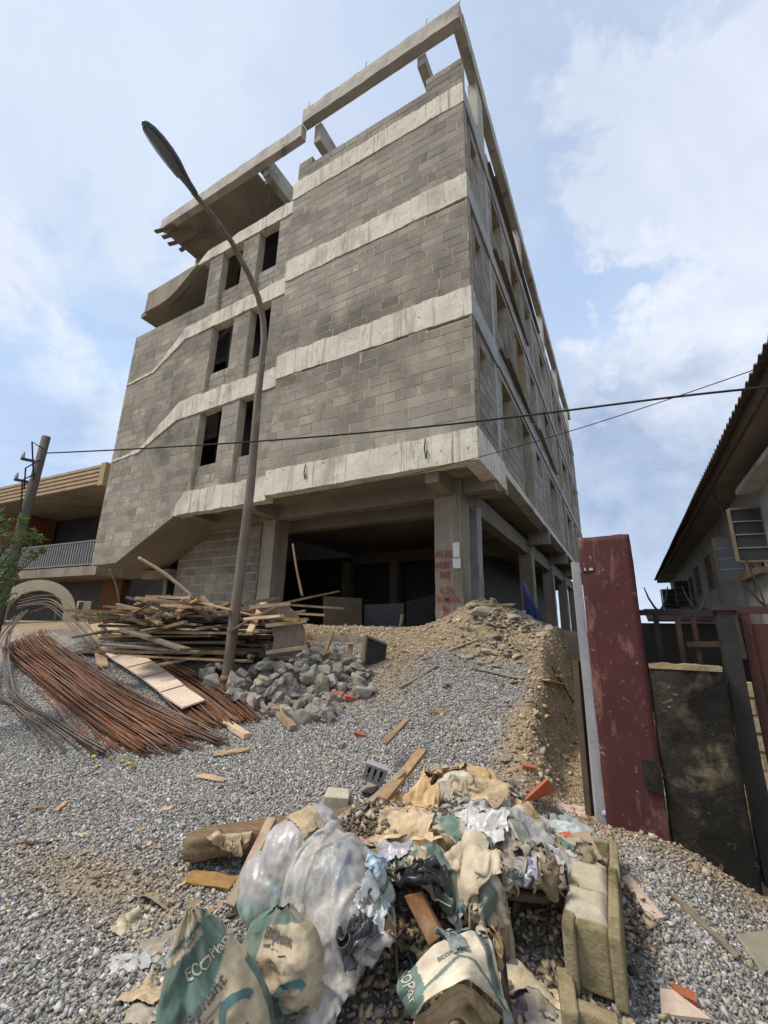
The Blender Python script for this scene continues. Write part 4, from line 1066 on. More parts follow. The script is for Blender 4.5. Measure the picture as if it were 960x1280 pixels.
# cream arch
ar = thing('garden_arch', 'cream concrete arch over the rusty rods at the left edge', 'arch', (0, 0, 0))
ac = rng(44, 768, 14.0); a_r = rng(94, 768, 14.0); Ro = math.dist(a_r[:2], ac[:2]) * 1.0
dvec = Vector((a_r[0] - ac[0], a_r[1] - ac[1], 0)).normalized(); nrm = Vector((-dvec.y, dvec.x, 0))
mb = MB(); vs = []; fs = []; n = 28; Ri = Ro * .70
for i in range(n + 1):
    th = math.pi * i / n
    for (r_, d_) in ((Ri, 0), (Ro, 0), (Ro, .5), (Ri, .5)):
        p = Vector(ac) + dvec * (r_ * math.cos(th)) + Vector((0, 0, 1.05 * r_ * math.sin(th) - .0)) + nrm * d_
        vs.append(tuple(p))
for i in range(n):
    for k in range(4): fs.append((4 * i + k, 4 * i + (k + 1) % 4, 4 * i + 4 + (k + 1) % 4, 4 * i + 4 + k))
fs += [(0, 1, 2, 3), tuple(4 * n + k for k in (3, 2, 1, 0))]
mb.add(vs, fs); mb.build('arch_ring', M['cream'], ar)
for sg_ in (-1, 1):
    mb = MB(); p = Vector(ac) + dvec * sg_ * (Ro + Ri) / 2 + nrm * .25
    mb.bar((p.x, p.y, gh(p.x, p.y) - .4), (p.x, p.y, ac[2] + .0), Ro - Ri, .5, up=nrm); mb.build('pier', M['cream'], ar)
mb = MB(); p = Vector(ac) + nrm * .2
mb.bar(p - dvec * Ri + Vector((0, 0, .45)), p + dvec * Ri * .8 + Vector((0, 0, .5)), .04, .04); mb.bar(p - dvec * Ri * .2 + Vector((0, 0, .05)), p + dvec * Ri * .7 + Vector((0, 0, .3)), .04, .04); mb.bar(p + dvec * Ri * .75 + Vector((0, 0, -.3)), p + dvec * Ri * .6 + Vector((0, 0, .6)), .04, .04)
mb.build('lath', M['timber'], ar)
p = rng(104, 765, 14.3)
gbx = thing('meter_box', 'small cream box standing right of the cream arch', 'box', tuple(p))
mb = MB(); mb.box((-.16, -.12, -.55), (.10, .12, .28), jit=.006); mb.build('body', M['cream'], gbx, bevel=.01)
mb = MB(); mb.box((-.02, -.14, .02), (.16, -.121, .26)); mb.build('dark_door', M['dark'], gbx)
# utility pole
q0, q1 = rng(4, 745, 10.5), rng(58, 546, 10.5)
up_ = thing('utility_pole', 'weathered wooden utility pole with insulators before the left house', 'utility pole', tuple(q0))
mb = MB(); mb.tube(rel(q0, [q0 + (q0 - q1) * .25, q0, (q0 + q1) / 2, q1]), [.10, .095, .085, .075], 10); mb.build('pole', M['polewood'], up_, True)
for (px, py) in ((50, 578), (42, 604)):
    a = rng(px, py, 10.5)
    mb = MB(); mb.bar(rel(q0, [a])[0], rel(q0, [a + np.array([-.30, -.2, .06])])[0], .05, .05); br = mb.build('bracket', M['black_steel'], up_)
    e = a + np.array([-.28, -.19, .10]); mb = MB(); mb.tube(rel(q0, [e - np.array([0, 0, .06]), e, e + np.array([0, 0, .10])]), [.02, .032, .022], 8); mb.build('insulator', M['greypipe'], br, True)
mb = MB()
for k, (a, b_, c) in enumerate((((50, 575), (32, 585), (30, 612)), ((44, 592), (28, 600), (26, 640)), ((55, 562), (40, 552), (42, 600)))):
    P3 = [rng(*a, 10.4), rng(*b_, 10.3), rng(*c, 10.35)]
    mb.tube(rel(q0, P3), .014, 5)
mb.build('slack_wire', M['cable'], up_)
# overhead cables
def cable(pts, r, label, n=36):
    P3 = [np.array(p) for p in pts]
    ts = np.linspace(0, 1, len(P3)); tt = np.linspace(0, 1, n)
    co = [np.polyfit(ts, [p[k] for p in P3], min(3, len(P3) - 1)) for k in range(3)]
    mb = MB(); mb.tube([tuple(np.polyval(co[k], t) for k in range(3)) for t in tt], r, 6)
    o = mb.build('overhead_cable', M['cable'], None, True); return tag(o, label, 'cable')
cable([rng(60, 566, 10.4), rng(330, 552, 6.3), rng(590, 526, 5.4), rng(780, 505, 5.2), rng(1000, 480, 5.6)], .013, 'thick dark cable running across the block front to the right house')
cable([rng(455, 606, 6.4), rng(600, 571, 6.3), rng(760, 525, 6.0), rng(860, 490, 6.0), rng(990, 446, 6.2)], .006, 'thin sagging wire above the right house roof and below the slab corner')
# shrub at the left edge
def shrub(name, label, base, clusters, nleaf, seed):
    t = thing(name, label, 'shrub', tuple(base)); r = random.Random(seed)
    mb = MB(); base = Vector(base)
    for (c, rad) in clusters:
        v_ = Vector(c) - base; k_ = Vector((v_.x * .25, v_.y * .25, v_.z * .55))
        mb.tube([(0, 0, 0), (.03, .02, v_.z * .25), tuple(k_), tuple(k_ * .35 + v_ * .65 + Vector((r.uniform(-.05, .05), 0, .06))), tuple(v_)], [.045, .04, .022, .012, .005], 6)
    mb.build('trunk', M['bark'], t)
    vs, fs, ts = [], [], []
    for (c, rad) in clusters:
        c = Vector(c) - base
        for k in range(int(nleaf * (rad / .2) ** 1.6) + 30):
            while True:
                d = Vector((r.uniform(-1, 1), r.uniform(-1, 1), r.uniform(-1, 1)))
                if .3 < d.length < 1: break
            p = c + d * rad * 1.15 * r.uniform(.6, 1.15)
            a = Vector((r.gauss(0, 1), r.gauss(0, 1), r.gauss(0, .6))).normalized(); b_ = a.orthogonal().normalized()
            b_ = (Matrix.Rotation(r.uniform(0, 6.28), 3, a) @ b_); ll, ww = r.uniform(.035, .075), r.uniform(.008, .016)
            o = len(vs); vs += [p - a * ll, p + b_ * ww, p + a * ll, p - b_ * ww]; fs.append((o, o + 1, o + 2, o + 3)); ts.append(min(1, max(0, .5 + .25 * d.z + r.gauss(0, .2))))
    mb = MB(); mb.v = [tuple(p) for p in vs]; mb.f = fs; mb.t = ts; mb.mi = [0] * len(fs)
    mb.build('foliage', M['leaf'], t, recalc=False)
cl = [(rng(px - 6, py, d), r_ * .82) for px, py, d, r_ in ((-14, 676, 8.0, .30), (10, 700, 8.0, .24), (-20, 720, 7.8, .40), (24, 672, 8.2, .20), (40, 668, 8.2, .17), (52, 672, 8.2, .10), (6, 655, 8.1, .20), (-30, 690, 8.2, .4), (8, 728, 8.0, .22), (-4, 640, 8.2, .15), (46, 694, 8.2, .12), (24, 706, 8.1, .17), (-25, 745, 7.9, .32), (12, 748, 8.1, .16), (60, 688, 8.25, .06), (34, 650, 8.2, .08))]
sb = rng(-70, 800, 8.0); sb[2] = gh(sb[0], sb[1])
shrub('leafy_shrub', 'green feathery shrub reaching in at the left edge before the balcony', sb, cl, 44, 4)
# ------------------------------------------------------------------ reinforcing rods
def path3(pts, n=26):
    """smooth polyline through 3-d control points"""
    P = np.array(pts, float); ts = np.linspace(0, 1, len(P)); tt = np.linspace(0, 1, n)
    out_ = np.empty((n, 3))
    for k in range(3):
        # Catmull-Rom
        q = P[:, k]; x = tt * (len(q) - 1); i = np.clip(x.astype(int), 0, len(q) - 2); f = x - i
        p0 = q[np.clip(i - 1, 0, None)]; p1 = q[i]; p2 = q[i + 1]; p3 = q[np.clip(i + 2, None, len(q) - 1)]
        out_[:, k] = .5 * (2 * p1 + (p2 - p0) * f + (2 * p0 - 5 * p1 + 4 * p2 - p3) * f ** 2 + (3 * p1 - p0 - 3 * p2 + p3) * f ** 3)
    return out_
def gpt(px, py, off=0.0):
    p = hit(px, py, off); return np.array(p)
def fan(n, left, right, rad, label, group, mat, seed, lay=2, rise=0.0, spread=.12, trim=.12, name='steel_rod'):
    r = random.Random(seed)
    Lp, Rp = path3(left, 30), path3(right, 30)
    for k in range(n):
        s0 = (k + r.uniform(-.6, .6)) / max(1, n - 1); s1 = s0 + r.gauss(0, spread); layer = r.randint(0, lay)
        te = 1 - abs(r.gauss(0, trim)); t0 = abs(r.gauss(0, .03))
        tt = np.linspace(t0, te, 22); x = tt * 29; i = np.clip(x.astype(int), 0, 28); f = (x - i)[:, None]
        Lq = Lp[i] * (1 - f) + Lp[i + 1] * f; Rq = Rp[i] * (1 - f) + Rp[i + 1] * f
        s = np.clip(s0 + (s1 - s0) * tt, -.06, 1.06)[:, None]
        P = Lq * (1 - s) + Rq * s
        gz = ground_h(P[:, 0], P[:, 1])
        gs = np.polyval(np.polyfit(tt, gz, 3), tt); gs = gs + max(0, (gz - gs).max()) * .7
        P[:, 2] = np.maximum(P[:, 2] * rise + gs * (1 - rise), gs) + rad + .004 + layer * rad * 2.1 + .02 * (1 - tt) * layer + r.uniform(0, .012)
        P[:, :2] += (np.sin(tt * 3.1 + r.uniform(0, 6)) * r.gauss(0, .03))[:, None]
        mb = MB(); base = P[len(P) // 2].copy()
        mb.tube([tuple(p - base) for p in P], rad, 5)
        o = mb.build(name, M[mat], None, True); o.location = tuple(base); tag(o, label, 'steel rod', group)
# ground points for px at eye level need a distance, nearer ones are found on the slope
def rgd(px, py, t, up=0.0):
    p = rng(px, py, t); return np.array([p[0], p[1], gh(p[0], p[1]) + up])
Ls = [rgd(8, 783, 11.4), rgd(72, 845, 8.3) * .5 + (rgd(8, 783, 11.4) + gpt(182, 952)) * .25, gpt(182, 952)]
Rs = [rgd(56, 777, 11.8), rgd(132, 850, 7.9) * .6 + (rgd(56, 777, 11.8) + gpt(284, 936)) * .2, gpt(284, 936)]
fan(125, Ls, Rs, .0085, 'rusty steel rod in the wide fan of rods on the gravel', 'rusty rods fanned out on the gravel', 'rust', 1, lay=3, spread=.2)
Ls = [rgd(100, 790, 10.0), gpt(160, 835), gpt(215, 885), gpt(262, 918)]
Rs = [rgd(150, 800, 9.4), gpt(225, 840), gpt(285, 868), gpt(330, 905)]
fan(70, Ls, Rs, .0085, 'rusty steel rod lying right of the pale shuttering board', 'rods right of the pale board', 'rust', 2, lay=3, spread=.06, trim=.06)
Ls = [rgd(28, 762, 12.4, .45), rgd(0, 785, 11.0, .35), rgd(-4, 830, 9.0, .1), gpt(20, 890), gpt(67, 953)]
Rs = [rgd(36, 762, 12.4, .5), rgd(14, 787, 11.0, .4), rgd(25, 842, 8.6, .05), gpt(72, 905), gpt(138, 955)]
fan(16, Ls, Rs, .009, 'grey brown steel rod curving out at the left edge', 'rods curving out at the left edge', 'rustgrey', 3, lay=1, spread=.2, trim=.04, rise=.9)
Ls = [gpt(45, 862), gpt(75, 905), gpt(108, 955)]; Rs = [gpt(90, 850), gpt(118, 890), gpt(158, 945)]
fan(14, Ls, Rs, .0085, 'rusty steel rod lying alone between the two rod bundles', 'loose rods between the bundles', 'rust', 4, lay=0, spread=.3)
Ls = [rgd(22, 752, 12.5, .55), rgd(60, 756, 12.0, .6), rgd(95, 778, 10.5, .35), rgd(128, 808, 9.3, .05)]
Rs = [rgd(26, 746, 12.5, .7), rgd(66, 752, 12.0, .75), rgd(104, 776, 10.5, .4), rgd(140, 806, 9.3, .05)]
fan(7, Ls, Rs, .010, 'grey steel rod arching over the rusty rods before the cream arch', 'grey rods arching over the bundle', 'rustgrey', 5, lay=1, spread=.3, trim=.02, rise=.95)

# ------------------------------------------------------------------ boards and planks
def plank(p, q, w, h, mat, name, label, cat='plank', group=None, jit=.006, seg=3, bend=0.0, up=(0, 0, 1)):
    p, q = Vector(p), Vector(q); c = (p + q) / 2
    mb = MB(); mb.bar(p - c, q - c, w, h, up=up, jit=jit, seg=seg, bend=bend)
    o = mb.build(name, M[mat]); o.location = c
    if label: tag(o, label, cat, group)
    return o
def gz(p, up=0.0): return (p[0], p[1], gh(p[0], p[1]) + up)
# pale shuttering board lying on the rods
a, b_, c, d = gpt(122, 820), gpt(155, 815), gpt(254, 890), gpt(226, 900)
bd = thing('shuttering_board', 'long pale pinkish board lying flat between the two bundles of rods', 'board', tuple((a + b_ + c + d) / 4))
mb = MB(); o_ = (a + b_ + c + d) / 4
n = 12; vs = []; fs = []
for i in range(n + 1):
    t = i / n
    for (p, q) in ((a, d), (b_, c)):
        v = p * (1 - t) + q * t; z = max(gh(v[0], v[1]) + .125, 0) + .03 * t * (1 - t)
        vs += [(v[0] - o_[0], v[1] - o_[1], z - o_[2]), (v[0] - o_[0], v[1] - o_[1], z - o_[2] + .022)]
for i in range(n):
    k = 4 * i; fs += [(k, k + 4, k + 6, k + 2), (k + 1, k + 3, k + 7, k + 5), (k, k + 1, k + 5, k + 4), (k + 2, k + 6, k + 7, k + 3)]
fs += [(0, 2, 3, 1), (4 * n, 4 * n + 1, 4 * n + 3, 4 * n + 2)]
mb.add(vs, fs); mb.build('board', M['panel'], bd)
mb = MB()
for t in (.03,):
    p, q = a * (1 - t) + d * t, b_ * (1 - t) + c * t
    P = lambda v, u: (v[0] - o_[0], v[1] - o_[1], max(gh(v[0], v[1]) + .125, 0) + u - o_[2])
for t in (.2, .42, .6, .8):
    p, q = a * (1 - t) + d * t, b_ * (1 - t) + c * t
    mb = MB(); mb.bar(P(p, .0265 + .03 * t * (1 - t)), P(q, .0265 + .03 * t * (1 - t)), .035, .006); mb.build('cross_mark', M['timber'], bd)
p = gpt(140, 805); q = gpt(105, 790)
plank(gz(gpt(128, 838), .05), gz(gpt(115, 790), .25), .16, .025, 'timber_pale', 'board_offcut', 'pale splintered board offcut just above the pale shuttering board', 'board')
plank(gz(gpt(160, 815), .10), gz(gpt(120, 780), .25), .20, .025, 'timber_pale', 'board_offcut', 'wide pale board end poking out from under the plank pile', 'board')
# long round poles
def pole(pts, r, label, mat='timber_pale'):
    P = path3(pts, 14); c = P[7].copy(); mb = MB(); mb.tube([tuple(p - c) for p in P], [r * (1 - .25 * i / 13) for i in range(14)], 7)
    o = mb.build('wooden_pole', M[mat], None, True); o.location = tuple(c); return tag(o, label, 'pole')
pole([gz(gpt(211, 838), .12), gz(gpt(150, 812), .30), gz(rgd(92, 784, 9.6), .45)], .035, 'long grey wooden pole running down beside the pale board', 'timber_grey')
pole([gz(gpt(186, 843), .10), gz(gpt(220, 838), .13), gz(gpt(256, 832), .2)], .04, 'short pale pole lying at the foot of the plank pile')
pole([rng(240, 746, 8.3), rng(207, 718, 8.4), rng(173, 697, 8.5)], .035, 'pale crooked pole sticking up out of the plank pile')
# wood pile: stacked boards below, chaos of offcuts above
sc0 = np.array(rng(250, 800, 8.2)); SX, SY = -6.75, 5.35
r = random.Random(21)
lab1, g1 = 'dark weathered board in the stacked lower layers of the wood pile', 'stacked boards in the wood pile'
for lay in range(9):
    for k in range(4):
        y = SY - .55 + k * .30 + r.uniform(-.05, .05); x = SX + r.uniform(-.3, .3); l = r.uniform(2.6, 3.8); a = r.gauss(.0, .05) + .10
        z = gh(SX, SY - .4) + .05 + lay * .085 + r.uniform(-.01, .01)
        dxy = Vector((math.cos(a), math.sin(a), r.gauss(.02, .012)))
        p = Vector((x, y, z)) - dxy * l / 2; q = Vector((x, y, z)) + dxy * l / 2
        for e in (p, q): e.z = max(e.z, gh(e.x, e.y) + .03)
        plank(p, q, r.uniform(.12, .24), r.uniform(.025, .05), r.choice(['timber_dark', 'timber_dark', 'timber_grey', 'timber_grey', 'timber']), 'plank', lab1, 'plank', g1, jit=.008)
lab2, g2 = 'thin sawn offcut tossed on top of the wood pile', 'loose offcuts on top of the wood pile'
zt = gh(SX, SY - .4) + .80
for k in range(104):
    x = SX + max(-2.5, min(2.5, r.gauss(-.15, 1.05))); y = SY + r.uniform(-.85, .55); l = r.uniform(.5, 1.7)
    a = r.choice([r.gauss(.15, .25), r.gauss(.15, .3), r.gauss(.7, .3), r.gauss(-.6, .35), r.uniform(0, 3.14)])
    hgt = zt + .30 * math.exp(-((x - SX) / 1.5) ** 2) * r.uniform(-.6, 1.1) - .10
    tilt = r.gauss(0, .13); d = Vector((math.cos(a), math.sin(a), tilt)).normalized()
    c = Vector((x, y, max(hgt, gh(x, y) + .1))); p, q = c - d * l / 2, c + d * l / 2
    for e in (p, q): e.z = max(e.z, gh(e.x, e.y) + .04)
    plank(p, q, r.uniform(.04, .11), r.uniform(.025, .05), r.choice(['timber', 'timber', 'timber_pale', 'timber', 'timber_grey']), 'wood_offcut', lab2, 'timber', g2, jit=.005, seg=2)
for (a, b_, w, lab) in (((125, 806, 8.0), (250, 815, 7.3), .2, 'broad dark plank slanting down at the left front of the wood pile'),
                        ((158, 788, 8.2), (232, 812, 7.2), .22, 'wide grey plank tilted across the front of the wood pile'),
                        ((185, 752, 8.9), (305, 757, 8.6), .12, 'straight pinkish plank lying level along the back of the wood pile'),
                        ((150, 775, 8.2), (212, 744, 8.4), .06, 'thin stick crossing the left half of the wood pile'),
                        ((190, 772, 8.0), (238, 745, 8.2), .07, 'thin stick leaning in the middle of the wood pile'),
                        ((252, 746, 8.0), (275, 772, 7.6), .08, 'short thick offcut propped at the top of the wood pile'),
                        ((340, 757, 8.0), (424, 739, 8.2), .05, 'long thin pale batten reaching out right of the wood pile'),
                        ((330, 765, 8.0), (405, 769, 7.7), .06, 'pale batten sticking out to the right below the long thin one'),
                        ((350, 755, 8.2), (430, 761, 8.0), .05, 'lower grey batten reaching out right toward the dark entrance')):
    plank(rng(*a), rng(*b_), w, .035, 'timber' if w < .1 else 'timber_grey', 'plank', lab, 'plank', None, jit=.006)
# ------------------------------------------------------------------ formwork pieces
F = thing('curved_formwork', 'grey curved wooden formwork leaning at the right end of the wood pile', 'formwork', tuple(rng(350, 800, 6.9)))
fo = np.array(F.location)
P = path3([rng(338, 757, 6.9), rng(354, 772, 6.85), rng(362, 795, 6.8), rng(357, 818, 6.75)], 10)
sdv = np.array([.15, .17, .03]); mb = MB(); vs = []; fs = []
for p in P:
    for s_ in (-1, 1): vs += [tuple(p - fo + sdv * s_), tuple(p - fo + sdv * s_ + np.array([-.03, .05, 0]))]
for i in range(9):
    k = 4 * i; fs += [(k, k + 4, k + 6, k + 2), (k + 1, k + 3, k + 7, k + 5), (k, k + 1, k + 5, k + 4), (k + 2, k + 6, k + 7, k + 3)]
fs += [(0, 2, 3, 1), (36, 37, 39, 38)]
mb.add(vs, fs); mb.build('panel', M['timber_grey'], F)
for i in (0, 4, 8):
    mb = MB(); mb.bar(P[i] - fo - sdv * 1.3 + np.array([.05, -.06, 0]), P[i] - fo + sdv * 1.3 + np.array([.05, -.06, 0]), .06, .05, jit=.004); mb.build('rib', M['timber_pale'], F)
plank(rng(285, 790, 6.75), rng(345, 758, 6.75), .13, .03, 'timber', 'plank', 'brown board sloping up from the lamp pole to the curved formwork', 'plank')
G = thing('formwork_frame', 'ladder like timber form with a dark end panel right of the stones', 'formwork', tuple(rng(440, 820, 7.0)))
go = np.array(G.location)
def gpart(a, b_, w, h, name, mat, up=(0, 0, 1)):
    mb = MB(); mb.bar(np.array(rng(*a)) - go, np.array(rng(*b_)) - go, w, h, jit=.005, up=up, seg=2); return mb.build(name, M[mat], G)
gpart((376, 796, 7.5), (462, 800, 6.9), .05, .09, 'top_rail', 'timber_grey')
gpart((405, 818, 7.3), (452, 826, 6.8), .05, .09, 'bottom_rail', 'timber_grey')
for a, b_ in (((384, 790, 7.35), (376, 822, 7.2)), ((415, 790, 7.1), (404, 822, 6.95)), ((438, 806, 7.1), (436, 826, 7.0))): gpart(a, b_, .07, .04, 'batten', 'timber')
e = [rng(457, 795, 6.85), rng(484, 806, 7.0), rng(480, 836, 6.95), rng(454, 828, 6.8)]
mb = MB(); q = [Vector(np.array(p) - go) for p in e]; nn = (q[1] - q[0]).cross(q[3] - q[0]).normalized() * .03
mb.add([*q, *[p + nn for p in q]], [(0, 1, 2, 3), (7, 6, 5, 4), (0, 4, 5, 1), (1, 5, 6, 2), (2, 6, 7, 3), (3, 7, 4, 0)]); mb.build('end_panel', M['black_steel'], G)
mb = MB(); mb.bar(q[0], q[3], .05, .06, jit=.003); mb.build('end_batten', M['timber'], G)
mb = MB(); mb.bar(q[0], q[1], .04, .03, jit=.003); mb.build('end_batten', M['timber_grey'], G)

# ------------------------------------------------------------------ stones and rubble
def rock_mesh(seed, mat, flat=1.0):
    r = random.Random(seed); bm = bmesh.new()
    for k in range(15):
        v = Vector((r.gauss(0, 1), r.gauss(0, 1), r.gauss(0, 1))).normalized() * r.uniform(.75, 1.08)
        v.x *= 1.15; v.z *= .75 * flat; bm.verts.new(v)
    bmesh.ops.convex_hull(bm, input=bm.verts[:])
    bmesh.ops.delete(bm, geom=[v for v in bm.verts if not v.link_faces], context='VERTS')
    bmesh.ops.dissolve_limit(bm, angle_limit=R(14), verts=bm.verts, edges=bm.edges)
    bmesh.ops.bevel(bm, geom=bm.edges[:], offset=.06, segments=1, affect='EDGES')
    bmesh.ops.triangulate(bm, faces=bm.faces); bmesh.ops.subdivide_edges(bm, edges=bm.edges, cuts=1)
    for v in bm.verts: v.co += v.co.normalized() * (mnoise.noise(v.co * 2.7 + Vector((seed, 0, 0))) * .07)
    me = bpy.data.meshes.new('stone'); bm.to_mesh(me); bm.free(); me.materials.append(mat); return me
RK = [rock_mesh(300 + k, M['rock']) for k in range(12)]
RB = [rock_mesh(330 + k, M['rubble'], .7) for k in range(10)]
def place(mesh, name, p, s, label, cat, group, r, flat=.6):
    o = bpy.data.objects.new(name, mesh); COL.objects.link(o); o.location = p
    o.rotation_euler = (r.gauss(0, flat), r.gauss(0, flat), r.uniform(0, 6.28)); o.scale = (s * r.uniform(.8, 1.25), s * r.uniform(.8, 1.2), s * r.uniform(.75, 1.1))
    return tag(o, label, cat, group)
r = random.Random(5)
poly = [(246, 838), (268, 812), (300, 800), (345, 795), (385, 800), (430, 815), (468, 832), (470, 860), (452, 885), (400, 905), (340, 896), (290, 870), (262, 862)]
def inside(x, y, P):
    c = False; j = len(P) - 1
    for i in range(len(P)):
        if (P[i][1] > y) != (P[j][1] > y) and x < (P[j][0] - P[i][0]) * (y - P[i][1]) / (P[j][1] - P[i][1]) + P[i][0]: c = not c
        j = i
    return c
lab, grp = 'angular grey building stone in the heap around the lamp pole', 'building stones heaped by the lamp pole'
cnt = 0
while cnt < 215:
    px, py = r.uniform(240, 475), r.uniform(795, 905)
    if not inside(px, py, poly): continue
    hp = .42 * math.exp(-((px - 340) / 80) ** 2 - ((py - 835) / 32) ** 2)
    try: p = hit(px, py, hp)
    except ValueError: continue
    s = min(.18, .055 + abs(r.gauss(0, .055))); lz = gh(p[0], p[1])
    if math.hypot(p[0] - lb[0], p[1] - lb[1]) < .22: continue
    place(RK[cnt % 12], 'building_stone', (p[0], p[1], lz + hp * r.uniform(.3, 1.0) + s * .25), s, lab, 'stone', grp, r); cnt += 1
for (px, py, s, lab_) in ((381, 903, .15, 'largest pale stone lying alone below the stone heap on the gravel'), (425, 936, .07, 'small grey stone alone on the gravel under the heap'), (255, 850, .2, 'big bluish grey stone at the left of the lamp pole foot')):
    p = hit(px, py); place(RK[3], 'building_stone', (p[0], p[1], p[2] + s * .35), s, lab_, 'stone', None, r, .2)
lab, grp = 'broken piece of mortar and concrete on the spoil mound by the corner column', 'broken concrete on the spoil mound'
cnt = 0
while cnt < 230:
    x, y = r.gauss(-1.85, .5), r.uniform(6.2, 8.7)
    if x > -1.0 or (x < -2.7 and y > 7.6) or x < -3.0: continue
    d = math.exp(-((x + 1.8) / .55) ** 2) * math.exp(-((y - 7.7) / 1.1) ** 2)
    if r.random() > d + .12: continue
    s = min(.15, .024 + abs(r.gauss(0, .04))); place(RB[cnt % 10], 'concrete_fragment', (x, y, gh(x, y) + s * .3), s, lab, 'rubble', grp, r, .35); cnt += 1
p = rng(603, 777, 7.9); place(RB[2], 'concrete_fragment', (p[0], p[1], gh(p[0], p[1]) + .06), .2, 'largest flat slab of broken concrete on the spoil mound', 'rubble', None, r, .15)
p = hit(503, 845); 
lab, grp = 'small pale rubble piece scattered along the edge of the gravel slope', 'rubble along the gravel edge'
for k in range(60):
    px, py = r.choice([(r.uniform(500, 720), r.uniform(800, 860)), (r.uniform(620, 725), r.uniform(835, 960)), (r.uniform(480, 620), r.uniform(790, 820))])
    try: p = hit(px, py)
    except ValueError: continue
    s = r.uniform(.02, .065); place(RB[k % 10], 'rubble_piece', (p[0], p[1], p[2] + s * .3), s, lab, 'rubble', grp, r, .4)
# red brick bits
bk = MB(); bk.box((-.11, -.055, -.035), (.11, .055, .035), jit=.006); bkm = bk.mesh('brick_bit', M['redbrick'])
for (px, py, s, rz, lab_) in ((388, 857, .8, 1.3, 'red brick bit standing upright in the stone heap'), (419, 873, 1.0, .3, 'red brick at the foot of the stone heap'), (438, 876, .8, .9, 'small red brick piece right of the brick below the stone heap'),
                              (450, 921, .55, .2, 'red brick chip alone on the gravel slope'), (856, 1250, .42, .1, 'orange red brick piece on the gravel at the bottom right'), (660, 962, .5, .5, 'red brick chip at the foot of the gravel bank')):
    p = hit(px, py); o = bpy.data.objects.new('brick_bit', bkm); COL.objects.link(o); o.location = (p[0], p[1], p[2] + .04 * s); o.scale = (s, s, s)
    o.rotation_euler = (.2, .15 if s < 1 else .05, rz); tag(o, lab_, 'brick')
# wood scraps on the gravel
def scrap(px0, py0, px1, py1, w, mat, label, h=.015, up0=.02, up1=.02, name='wood_scrap'):
    a, b_ = hit(px0, py0), hit(px1, py1); return plank((a[0], a[1], a[2] + up0), (b_[0], b_[1], b_[2] + up1), w, h, mat, name, label, 'wood scrap', None, jit=.008, seg=4)
scrap(338, 886, 366, 916, .09, 'timber', 'square brown batten lying below the stone heap', .06, .05, .05)
scrap(280, 906, 309, 925, .10, 'timber_pale', 'pale stub of timber at the end of the right rod bundle', .05, .04, .04)
scrap(268, 945, 312, 938, .16, 'timber', 'brown splintered board scrap at the tip of the rods')
scrap(246, 972, 282, 978, .08, 'timber_pale', 'curled pale wood scrap on the gravel below the rods')
scrap(36, 1012, 58, 1012, .05, 'timber', 'small tan chip of wood on the gravel at far left')
scrap(68, 1018, 82, 1006, .04, 'timber', 'orange brown sliver of wood pointing up on the gravel at left')
scrap(20, 1058, 62, 1058, .03, 'timber_dark', 'thin dark twig on the gravel near the bottom left')
scrap(27, 838, 45, 825, .09, 'timber_pale', 'tan wood chip lying between the loose rods')
scrap(200, 1016, 214, 1014, .06, 'timber_pale', 'pale chip on the gravel left of the log')
scrap(233, 1100, 292, 1108, .14, 'timber', 'torn strip of bark and board beside the log end')
scrap(480, 965, 510, 945, .07, 'timber', 'old board end leaning on the back of the rubbish heap', .02, .25, .35)
scrap(500, 862, 545, 835, .05, 'timber_grey', 'grey stick lying on the sandy slope under the column', .03)
scrap(535, 892, 556, 893, .06, 'timber', 'short brown batten bit on the gravel slope')
scrap(600, 838, 655, 850, .10, 'timber_grey', 'crushed grey board among the rubble on the slope')
scrap(560, 815, 598, 800, .04, 'timber_pale', 'thin pale splinter stick on the sand left of the rubble', .02)
scrap(640, 800, 668, 838, .03, 'timber_grey', 'grey twig lying down the rubble slope', .02)
scrap(690, 835, 716, 880, .03, 'timber_dark', 'dark root like stick on the edge of the bank', .02)
scrap(682, 858, 722, 868, .12, 'timber_pale', 'broken pale board hanging over the edge of the bank', .02, .08, .10)
r = random.Random(77)
lab, grp = 'tiny splinter of wood or bark lying on the grey gravel', 'splinters on the gravel'
for k in range(120):
    px, py = r.choice([(r.uniform(0, 330), r.uniform(930, 1120)), (r.uniform(170, 330), r.uniform(1060, 1260)), (r.uniform(560, 720), r.uniform(800, 960))])
    p = hit(px, py); a = r.uniform(0, 6.28); l = r.uniform(.025, .07)
    plank((p[0], p[1], p[2] + .015), (p[0] + l * math.cos(a), p[1] + l * math.sin(a), gh(p[0] + l * math.cos(a), p[1] + l * math.sin(a)) + .02), r.uniform(.012, .035), .006, r.choice(['timber', 'timber_pale', 'timber', 'timber_dark']), 'splinter', lab, 'wood splinter', grp, jit=.004, seg=1)
# yellow plastic bits at the rod ends
for k, (px, py) in enumerate(((118, 948), (140, 950), (152, 955), (160, 958), (166, 962), (120, 962))):
    p = hit(px, py); mb = MB(); mb.box((-.03, -.012, 0), (.03, .012, .012), jit=.008); o = mb.build('yellow_scrap', M['fascia'] if k < 0 else M['yellow']) if 'yellow' in M else None
    if o: o.location = (p[0], p[1], p[2] + .02); o.rotation_euler = (0, 0, k * 1.1); tag(o, 'scrap of yellow plastic near the rod ends on the gravel', 'plastic scrap', 'yellow plastic scraps')

